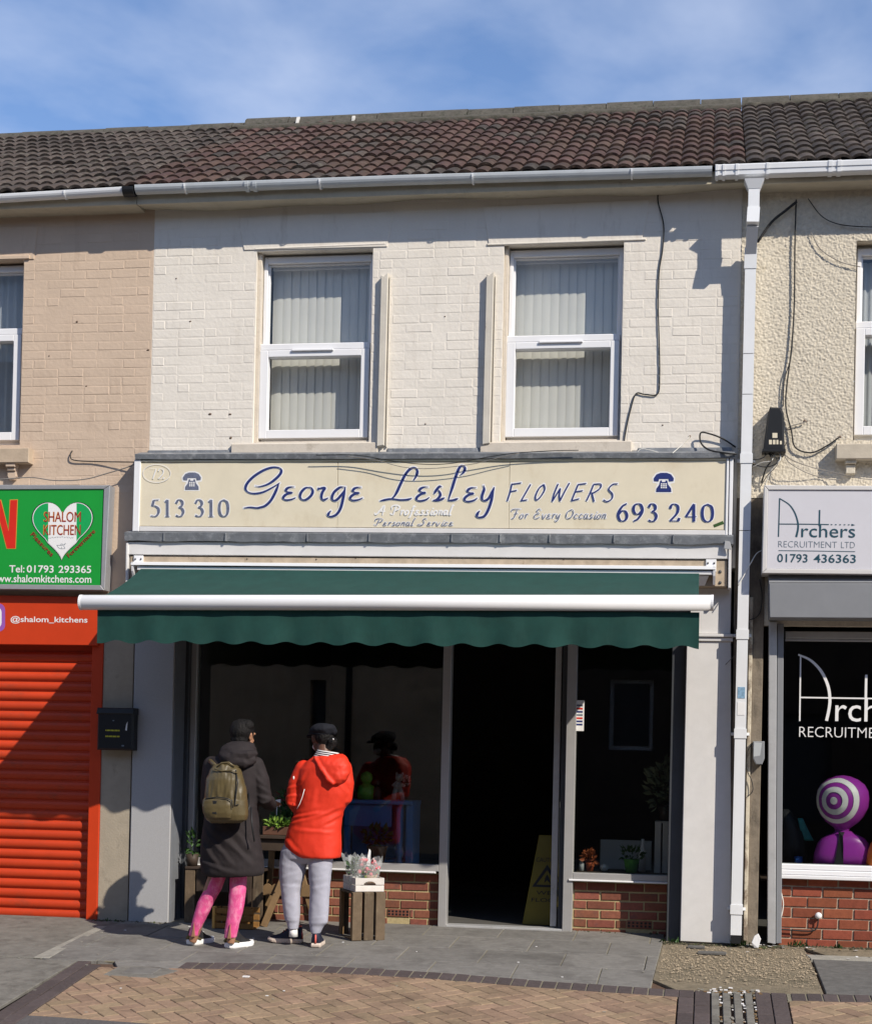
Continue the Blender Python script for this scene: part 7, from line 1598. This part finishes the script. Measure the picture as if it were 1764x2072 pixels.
coat_drag = drag([((430, 880), (590, 1060), .022, .009), ((470, 850), (640, 1010), .026, .009), ((395, 930), (520, 1090), .022, .008), ((560, 900), (700, 1070), .024, .008), ((640, 900), (745, 1040), .022, .007), ((385, 1060), (600, 1130), .020, .007), ((740, 600), (800, 640), .016, .006), ((735, 660), (805, 680), .016, .006), ((715, 520), (765, 590), .018, .005)], ya)
def coat_fold(p):
    v = fold(5, .007, (1.3, 1, .7))(p) + .0015 * noise.noise(p * 24) + coat_drag(p)
    if p.z < 1.0: v += .006 * noise.noise(Vector(((p.x - p.z) * 8, p.y * 4, (p.x + p.z) * 2.5)))
    return v
remesh(mb, 'coat', coat_m, p1, .009, 3, coat_fold)
mb = MB(); sil(mb, [(322, 565, 672, .075, -.005), (335, 530, 700, .10, -.01), (365, 500, 712, .125, -.03), (405, 482, 716, .135, -.045), (440, 488, 716, .13, -.06), (466, 520, 700, .10, -.07)], conv, ya, 30); mb.tube([PX(505, 440, ya - .10), PX(560, 452, ya - .15), PX(640, 455, ya - .15), PX(705, 432, ya - .09)], [.03, .042, .042, .03], 10); mb.tube([PX(500, 400, ya - .09), PX(580, 405, ya - .155), PX(660, 405, ya - .15), PX(712, 395, ya - .07)], [.026, .036, .036, .026], 10)
remesh(mb, 'hood', coat_m, p1, .008, 2, fold(13, .006, (.7, 1, 2.2)))
mb = MB(); mb.tube([PX(683, 730, ya - .16), PX(690, 850, ya - .172), PX(704, 945, ya - .178)], .006, 6); mb.build('drawcord', black_plastic, p1)
LL = [(1100, 445, 560, .07, 0), (1165, 428, 524, .066, .005), (1240, 396, 500, .060, .01), (1320, 352, 452, .057, .015), (1390, 332, 420, .056, .02), (1450, 316, 390, .050, .025), (1500, 302, 370, .044, .03), (1533, 296, 358, .042, .03)]
RL = [(1100, 545, 665, .07, -.0), (1170, 553, 656, .066, -.008), (1250, 551, 651, .062, -.015), (1330, 544, 641, .058, -.02), (1390, 538, 630, .056, -.025), (1450, 528, 612, .050, -.03), (1510, 520, 598, .044, -.03), (1545, 516, 590, .042, -.03)]
for L_ in (LL, RL):
    mb = MB(); sil(mb, L_, conv, ya, 24); remesh(mb, 'legging', pink_m, p1, .007, 2, fold(16, .0016, (1, 1, 1.4), 3))
    q = L_[-1]; qx = (q[1] * .62 + q[2] * .38); MB().slab([PX(qx - 10, q[0] + 6, ya + q[4] - .052), PX(qx + 12, q[0] + 6, ya + q[4] - .052), PX(qx + 8, q[0] - 85, ya + q[4] - .060)], (0, .03, 0), .002).build('ankle_slit', skin1, p1)
hl = G(286.4 + 300 * .3247, 1396 + 1592 * .3247); shoe(p1, (hl.x, hl.y + .0, gz(hl.y)), (.42, .90), .258, shoe_dark, sole_white, None, .025, .046, 1.2); hl = G(286.4 + 535 * .3247, 1396 + 1612 * .3247); shoe(p1, (hl.x, hl.y, gz(hl.y)), (.50, .86), .258, shoe_dark, sole_white, None, .025, .046, 1.2)
for o in [o for o in p1.children if o.name.startswith('shoe')]:
    og = T(o); d = Vector((.46, .88, 0)); s_ = Vector((-d.y, d.x, 0)); mb = MB(); mb.tube([og - d * .0 + s_ * .030 + Vector((0, 0, .05)), og - d * .006 + Vector((0, 0, .075)), og - s_ * .034 + d * .02 + Vector((0, 0, .06)), og - s_ * .044 + d * .08 + Vector((0, 0, .045))], [.012, .016, .014, .010], 8, flat=.6); mb.build('heel_strap', shoe_olive, o)

# olive backpack on the first person
yb_ = ya - .17 - .075
bp_ = thing('backpack', 'olive green leather backpack with a front pocket worn by the person in the dark coat', 'backpack', PX(525, 830, yb_))
mb = MB(); sil(mb, [(455, 492, 552, .045, .02), (468, 462, 585, .065, .012), (495, 437, 612, .078, .008), (560, 412, 638, .088), (640, 398, 654, .095), (720, 392, 664, .098), (780, 396, 664, .096), (812, 410, 654, .085, .004), (830, 440, 620, .06, .012)], conv, yb_, 30, .82)
def pack_fold(p): q = (p - PX(525, 640, yb_)); return fold(9, .010, (2.6, 1, .6), 2)(p) * (1 if q.z > -.05 else .4)
remesh(mb, 'pack_body', olive_m, bp_, .007, 3, pack_fold)
mb = MB(); sil(mb, [(672, 398, 555, .03), (684, 385, 570, .042), (720, 380, 574, .048), (765, 386, 572, .046), (800, 402, 560, .034)], conv, yb_ - .078, 26, .75); remesh(mb, 'front_pocket', olive_m, bp_, .006, 3, fold(16, .003))
mb = MB(); zp = yb_ - .122; mb.tube([PX(400, 678, zp + .01), PX(470, 668, zp), PX(535, 676, zp), PX(563, 690, zp + .008), PX(569, 735, zp + .010)], .0045, 6); mb.build('zip', black_plastic, bp_)
MB().slab([PX(441, 772, zp - .004), PX(468, 775, zp - .004), PX(470, 692, zp - .002), PX(444, 690, zp - .002)], (0, .02, 0), .003).build('leather_tab', black_plastic, bp_)
mb = MB(); mb.tube([PX(588, 500, yb_ - .06), PX(600, 580, yb_ - .085), PX(588, 660, yb_ - .092), PX(582, 720, yb_ - .092), PX(606, 712, yb_ - .088)], .0045, 6); mb.build('zip', black_plastic, bp_)
mb = MB(); mb.tube([PX(470, 482, yb_ - .05), PX(500, 455, yb_ - .05), PX(545, 452, yb_ - .05), PX(580, 478, yb_ - .045)], .007, 8); mb.build('handle', olive_m, bp_)
mb = MB(); mb.tube([PX(455, 492, yb_ - .076), PX(500, 506, yb_ - .085), PX(560, 500, yb_ - .08), PX(600, 520, yb_ - .07)], .005, 6); mb.build('top_flap_edge', olive_m, bp_)
for a, b, c, d in (((470, 480), (432, 445), (418, 440), (430, 560)), ((585, 480), (672, 452), (700, 450), (705, 560))):
    mb = MB(); mb.tube([PX(*a, yb_ + .06), PX(*b, ya - .12), PX(*c, ya - .02), PX(*c, ya + .10), PX(*d, ya + .18)], [.014, .016, .017, .016, .014], 8, flat=.5); mb.build('shoulder_strap', olive_m, bp_)
mb = MB(); mb.tube([PX(655, 790, yb_ + .03), PX(672, 730, yb_ + .05), PX(668, 640, ya - .10)], .006, 6); mb.build('side_strap', black_plastic, bp_)

# second person: red hooded jacket, grey joggers, dark cap
yc2 = -.87
p2 = thing('person', 'person in a bright red hooded jacket, grey joggers, dark cap and navy trainers', 'person', (*G(620, 1914).xy, gz(yc2)))
mb = MB(); hc2 = PX(1122, 300, yc2 + .03); fc2 = (-.62, .78, -.15); Ph2, Rh2 = head(mb, hc2, fc2)
mb.tube([hc2 + Vector((.02, -.02, -.05)), PX(1135, 380, yc2 + .0), PX(1150, 440, yc2)], [.052, .052, .075], 14)
sil(mb, [(435, 1080, 1250, .08), (490, 1040, 1270, .10), (640, 1030, 1260, .11), (820, 1000, 1210, .11), (1000, 960, 1200, .12)], conv, yc2)
for sx, el, wr in (((1020, 500), (935, 700), (985, 735)), ((1270, 500), (1275, 690), (1210, 740))):
    a = PX(*sx, yc2); b = PX(*el, yc2 + .03); c = PX(*wr, yc2 + .26); mb.tube([a, b, c], [.045, .038, .027], 10); hand(mb, c, (c - b) + Vector((0, .1, -.03)), (0, 0, -1), 1 if sx[0] > 1100 else -1)
for kx, kn, an in (((950, 980), (930, 1220), (945, 1500)), ((1110, 980), (1110, 1220), (1088, 1540))): mb.tube([PX(*kx, yc2), PX(*kn, yc2), PX(*an, yc2 - .0)], [.075, .05, .022], 12)
remesh(mb, 'body', skin2, p2, .0055, 3)
mb = MB(); f2 = Vector(fc2).normalized(); mb.ball(hc2 - f2 * .045 + Vector((0, 0, .012)), (.074, .066, .075), 18, 12, Rh2); mb.ball(PX(1188, 325, yc2 - .02), (.040, .04, .042), 14, 10); mb.ball(PX(1165, 350, yc2 - .01), (.036, .035, .036), 12, 8); remesh(mb, 'hair', hair_m, p2, .005, 1, fold(70, .005))
mb = MB(); mb.ball(hc2 + Vector((.012, -.018, .060)), (.102, .112, .052), 22, 12, Rh2); mb.ball(hc2 - f2 * .035 + Vector((.012, 0, .044)), (.092, .085, .046), 20, 10, Rh2); mb.ball(hc2 + f2 * .02 + Vector((0, 0, .050)), (.086, .10, .036), 20, 10, Rh2); remesh(mb, 'cap', navy_cloth, p2, .006, 2, fold(13, .008))
mb = MB(); rt2 = f2.cross(Vector((0, 0, 1))).normalized(); ring_ = [hc2 + Vector((0, 0, .030)) + (rt2 * .089 * math.cos(q) + Vector((f2.x, f2.y, 0)).normalized() * .104 * math.sin(q)) for q in [2 * math.pi * k / 28 for k in range(29)]]; mb.tube(ring_, .007, 8); mb.build('cap_band', navy_cloth, p2)
mb = MB(); fh = Vector((f2.x, f2.y, 0)).normalized(); pk = [hc2 + Vector((0, 0, .024)) + rt2 * (.080 * math.sin(q)) + fh * (.085 + .075 * math.cos(q)) - Vector((0, 0, .02 * math.cos(q))) for q in [(-1 + 2 * k / 12) * 1.57 for k in range(13)]]; mb.slab(pk, (0, 0, -.008), .002); mb.build('peak', navy_cloth, p2)
MB().tube([PX(1192, 304, yc2 - .072), PX(1198, 310, yc2 - .07)], .005, 6).build('hair_clip', white_ink, p2)
mb = MB(); mb.ball(hc2 + f2 * .052 + Vector((0, 0, -.058)), (.047, .044, .034), 16, 10, Rh2); mb.build('face_mask', white_ink, p2)
mb = MB()
sil(mb, [(398, 1090, 1255, .085, .01), (420, 1066, 1272, .11), (450, 1022, 1290, .125), (490, 985, 1300, .135), (560, 968, 1304, .14), (650, 972, 1298, .138), (740, 962, 1268, .132), (810, 935, 1246, .135), (880, 912, 1242, .142), (950, 896, 1242, .148), (1000, 900, 1242, .150), (1030, 930, 1240, .148), (1048, 985, 1236, .142)], conv, yc2, 36)
a, b, c = PX(1012, 490, yc2), PX(950, 690, yc2 - .01), PX(975, 745, yc2 + .23); mb.ball(a, .069); mb.tube([a, a.lerp(b, .5) + Vector((-.012, 0, .012)), b, b.lerp(c, .5), c], [.070, .068, .064, .056, .046], 14)
a, b, c = PX(1258, 490, yc2), PX(1262, 670, yc2 - .0), PX(1200, 745, yc2 + .23); mb.ball(a, .069); mb.tube([a, a.lerp(b, .5) + Vector((.012, 0, .0)), b, b.lerp(c, .5), c], [.070, .068, .064, .056, .046], 14)
jk_drag = drag([((950, 800), (1120, 765), .016, .007), ((945, 835), (1080, 800), .015, .006), ((1000, 870), (1190, 885), .018, .005), ((1245, 735), (1120, 790), .016, .006), ((1242, 780), (1150, 835), .015, .005), ((910, 620), (1000, 590), .014, .006), ((908, 665), (995, 655), .014, .006), ((915, 710), (990, 720), .013, .006), ((1040, 520), (990, 600), .018, .005), ((1235, 560), (1290, 640), .018, .005), ((900, 920), (1000, 1010), .022, .005), ((1120, 600), (1080, 720), .026, .004)], yc2)
def jk(p):
    v = fold(5.5, .006, (1.3, 1, .8), 5)(p) + .0012 * noise.noise(p * 26) + jk_drag(p); z = (p.z - PX(1100, 770, yc2).z)
    return v + .005 * math.exp(-(z / .09) ** 2) * noise.noise(Vector((p.x * 6 + p.z * 5, p.y * 3, p.z * 17 - p.x * 6)))
remesh(mb, 'jacket', red_m, p2, .009, 3, jk)
mb = MB(); sil(mb, [(402, 1088, 1268, .06, -.03), (425, 1078, 1284, .085, -.045), (470, 1098, 1300, .09, -.07), (520, 1128, 1302, .082, -.085), (560, 1160, 1278, .065, -.10), (590, 1190, 1232, .035, -.115)], conv, yc2, 30); mb.tube([PX(1080, 418, yc2 - .11), PX(1120, 490, yc2 - .15), PX(1165, 560, yc2 - .165), PX(1200, 588, yc2 - .16)], [.014, .018, .018, .012], 8); remesh(mb, 'hood', red_m, p2, .008, 2, fold(12, .006, (1.6, 1, 1.2), 8))
mb = MB(); rr_ = []
for k in range(9): y_ = 382 + k * 6; rr_.append((y_, 1098 - k * 3.2, 1226 + k * 6.2, .070 + .0035 * k, -.018))
for k in range(8): sil(mb, rr_[k:k + 2], lambda x, y: conv(x, y + (x - 1160) * .16), yc2, 26, .9, k % 2)
mb.build('striped_collar', [white_ink, black_ink], p2)
mb = MB(); mb.tube([PX(1072, 900, yc2 - .0) + Vector((-.0, 0, 0)), PX(965, 745, yc2 - .10), PX(1000, 680, yc2 - .135), PX(1018, 615, yc2 - .15)], .006, 6) if False else mb.tube([PX(968, 742, yc2 - .155), PX(985, 712, yc2 - .155), PX(1002, 668, yc2 - .155), PX(1016, 618, yc2 - .15)], .0025, 6); mb.build('bag_chain', white_ink, p2)
MB().ball(PX(948, 548, yc2 - .105), (.007, .006, .014), 8, 6).build('sleeve_badge', white_ink, p2)
mb = MB(); sil(mb, [(940, 905, 1225, .125), (1000, 872, 1205, .13), (1050, 866, 1195, .115), (1080, 872, 1190, .08)], conv, yc2, 30)
sil(mb, [(1000, 870, 1038, .10), (1080, 862, 1030, .095), (1150, 861, 1018, .085), (1200, 866, 1002, .078), (1260, 873, 990, .072), (1330, 882, 990, .068), (1400, 888, 988, .060), (1436, 896, 986, .054), (1448, 906, 984, .045), (1492, 913, 978, .040)], conv, yc2, 26)
sil(mb, [(1000, 1028, 1198, .10), (1080, 1040, 1190, .095), (1150, 1044, 1180, .088), (1250, 1052, 1172, .076), (1330, 1048, 1168, .070), (1400, 1044, 1165, .062), (1450, 1042, 1160, .056), (1470, 1050, 1140, .047), (1520, 1056, 1112, .040)], conv, yc2 - .02, 26)
jog_drag = drag([((866, 1175), (1005, 1130), .016, .004), ((866, 1215), (990, 1225), .014, .003), ((878, 1262), (990, 1205), .014, .003), ((1050, 1190), (1172, 1165), .015, .002), ((1055, 1240), (1168, 1215), .014, .002), ((885, 1405), (986, 1420), .013, .002), ((1045, 1425), (1162, 1408), .013, .002), ((870, 1080), (1015, 1120), .018, .002), ((900, 1120), (1012, 1075), .016, .002), ((1045, 1080), (1180, 1110), .018, .002), ((900, 1300), (980, 1350), .02, .002)], yc2)
def jog(p): kz = PX(930, 1210, yc2).z; return fold(7, .0035, (1.4, 1, .8), 11)(p) + .0012 * noise.noise(p * 30) + .45 * jog_drag(p) + (.004 * math.exp(-((p.z - kz) / .09) ** 2) + .003 * math.exp(-((p.z - kz + .36) / .06) ** 2)) * noise.noise(Vector((p.x * 10 + p.z * 9, p.y * 5, p.z * 18 - p.x * 9)))
remesh(mb, 'joggers', jog_m, p2, .0075, 2, jog)
for a, yy in (((947, 1498), yc2), ((1085, 1532), yc2 - .02)): mb = MB(); mb.tube([PX(a[0], a[1] - 12, yy), PX(a[0], a[1] + 40, yy)], [.030, .034], 14); mb.build('sock', white_ink, p2)
hl = G(286.4 + 1000 * .3247, 1396 + 1580 * .3247); shoe(p2, (hl.x, hl.y, gz(hl.y)), (-.995, -.02), .262, shoe_navy, sole_cream, coral, .02); hl = G(286.4 + 1083 * .3247, 1396 + 1608 * .3247); shoe(p2, (hl.x, hl.y, gz(hl.y)), (-.10, .99), .262, shoe_navy, sole_cream, coral, .02)

# ------------------------------------------------------------------ grime and weeds at the foot of the walls
soil = M('soil_and_moss', (.055, .048, .03), .95, .4, 40, .004, 90, 0, (.05, .075, .02), (.5, .65), 12)
mb = MB(); rr = random.Random(77)
for xa, xb, yb, n in ((-5.0, -4.70, -.02, 60), (-.30, .24, -.03, 120), (.25, .62, -.03, 150), (.56, 2.0, .06, 260), (-4.70, -4.36, -.03, 30), (-1.07, -.3, .36, 30)):
    for _ in range(n):
        x = rr.uniform(xa, xb); y = yb - abs(rr.gauss(0, .035)); r_ = rr.uniform(.006, .020); z = gz(y) - .004; a0 = rr.random() * 6
        mb.add([(x + r_ * math.cos(a0 + 6.283 * k / 6) * rr.uniform(.6, 1.3), y + r_ * .8 * math.sin(a0 + 6.283 * k / 6), z) for k in range(6)] + [(x, y, z + r_ * rr.uniform(.4, .9))], [[k, (k + 1) % 6, 6] for k in range(6)])
mb.build('wall_foot_dirt', soil, origin=(0, 0, gz(0)), kind='stuff', clean=False)
wd_ = MB(); 
for cx_, cy_, n, h_ in ((-.20, -.05, 16, .05), (.30, -.06, 22, .06), (.24, -.05, 12, .04), (.72, .02, 14, .06), (.80, .0, 10, .05), (-4.86, -.06, 10, .035), (1.05, .02, 10, .04), (-.30, -.03, 10, .04)):
    for _ in range(n):
        b = Vector((cx_ + rr.gauss(0, .03), cy_ + rr.gauss(0, .012), gz(cy_) - .003)); d = Vector((rr.gauss(0, .5), rr.gauss(-.2, .4), 1)).normalized(); s_ = d.cross(Vector((rr.random(), rr.random(), .2))).normalized() * .006; L = h_ * rr.uniform(.5, 1.2)
        wd_.add([b - s_ * .4, b + s_ * .4, b + d * L * .6 + s_, b + d * L, b + d * L * .6 - s_], [[0, 1, 2, 3, 4]])
wd_.build('wall_foot_weeds', leaf, origin=(0, 0, gz(0)), kind='stuff', clean=False)
mb = MB()
for _ in range(46):
    x = rr.uniform(.30, 1.25); y = rr.uniform(-.5, .02) if rr.random() < .5 else rr.uniform(-.14, .02); r_ = rr.uniform(.006, .02); z = gz(y); a = rr.random() * 3
    e1_ = Vector((math.cos(a), math.sin(a), rr.uniform(-.2, .2))) * r_; e2_ = Vector((-math.sin(a), math.cos(a), 0)) * r_ * .6; c = Vector((x, y, z + .006)); mb.add([c - e1_ - e2_, c + e1_ - e2_, c + e1_ + e2_, c - e1_ + e2_], [[0, 1, 2, 3]], m=rr.choice([0, 0, 1, 2]))
mb.build('scattered_debris', [card, tan_wood, concrete_pale], origin=(.7, -.2, gz(-.2)), kind='stuff', clean=False)
for (px, py, wx, wy, lab) in ((1440, 1929, .21, .05, 'thin dark slate lying on the gravel in front of the drainpipe'), (1408, 1917, .13, .04, 'small dark slate at the foot of the right pilaster')):
    p = G(px, py); mb = MB(); mb.plate(p.x - wx / 2, p.x + wx / 2, p.y - wy, p.y + wy, p.z - .004, p.z + .012, .003); tag(mb.build('slate_piece', slab_dark), lab, 'slate')
p = G(1525, 1918); mb = MB(); c = [(0, 0, .0), (.03, -.01, .0), (.05, .0, .07), (.03, .01, .11), (.0, .005, .09), (-.02, 0, .04)]; mb.slab([p + Vector(q) for q in c], (0, .02, 0), .003); tag(mb.build('paper_scrap', card), 'crumpled white scrap at the foot of the pier beside the drainpipe', 'litter')

# chips, plugs and old fixings in the painted walls
chip = M('bare_chip', (.16, .11, .08), .95, .4, 60)
for px, py, r_, par in ((156, 651, .014, lef), (175, 781, .010, lef), (100, 720, .008, lef), (300, 708, .014, lef), (385, 650, .010, mid_h), (357, 563, .008, mid_h), (425, 838, .014, mid_h), (465, 838, .014, mid_h), (467, 886, .013, mid_h), (900, 640, .007, mid_h), (860, 858, .009, mid_h), (1395, 883, .012, mid_h), (1340, 860, .008, mid_h), (1628, 852, .018, rig), (1697, 884, .020, rig)):
    p = W(px, py, -.006); mb = MB(); n = 7; a0 = R.random() * 6
    ring = [p + Vector((r_ * R.uniform(.6, 1.3) * math.cos(a0 + 6.283 * k / n), .004, r_ * .7 * R.uniform(.6, 1.3) * math.sin(a0 + 6.283 * k / n))) for k in range(n)]
    mb.add(ring + [p + Vector((0, -.004, .002))], [[k, (k + 1) % n, n] for k in range(n)]); mb.build('paint_chip', chip, par, clean=False)
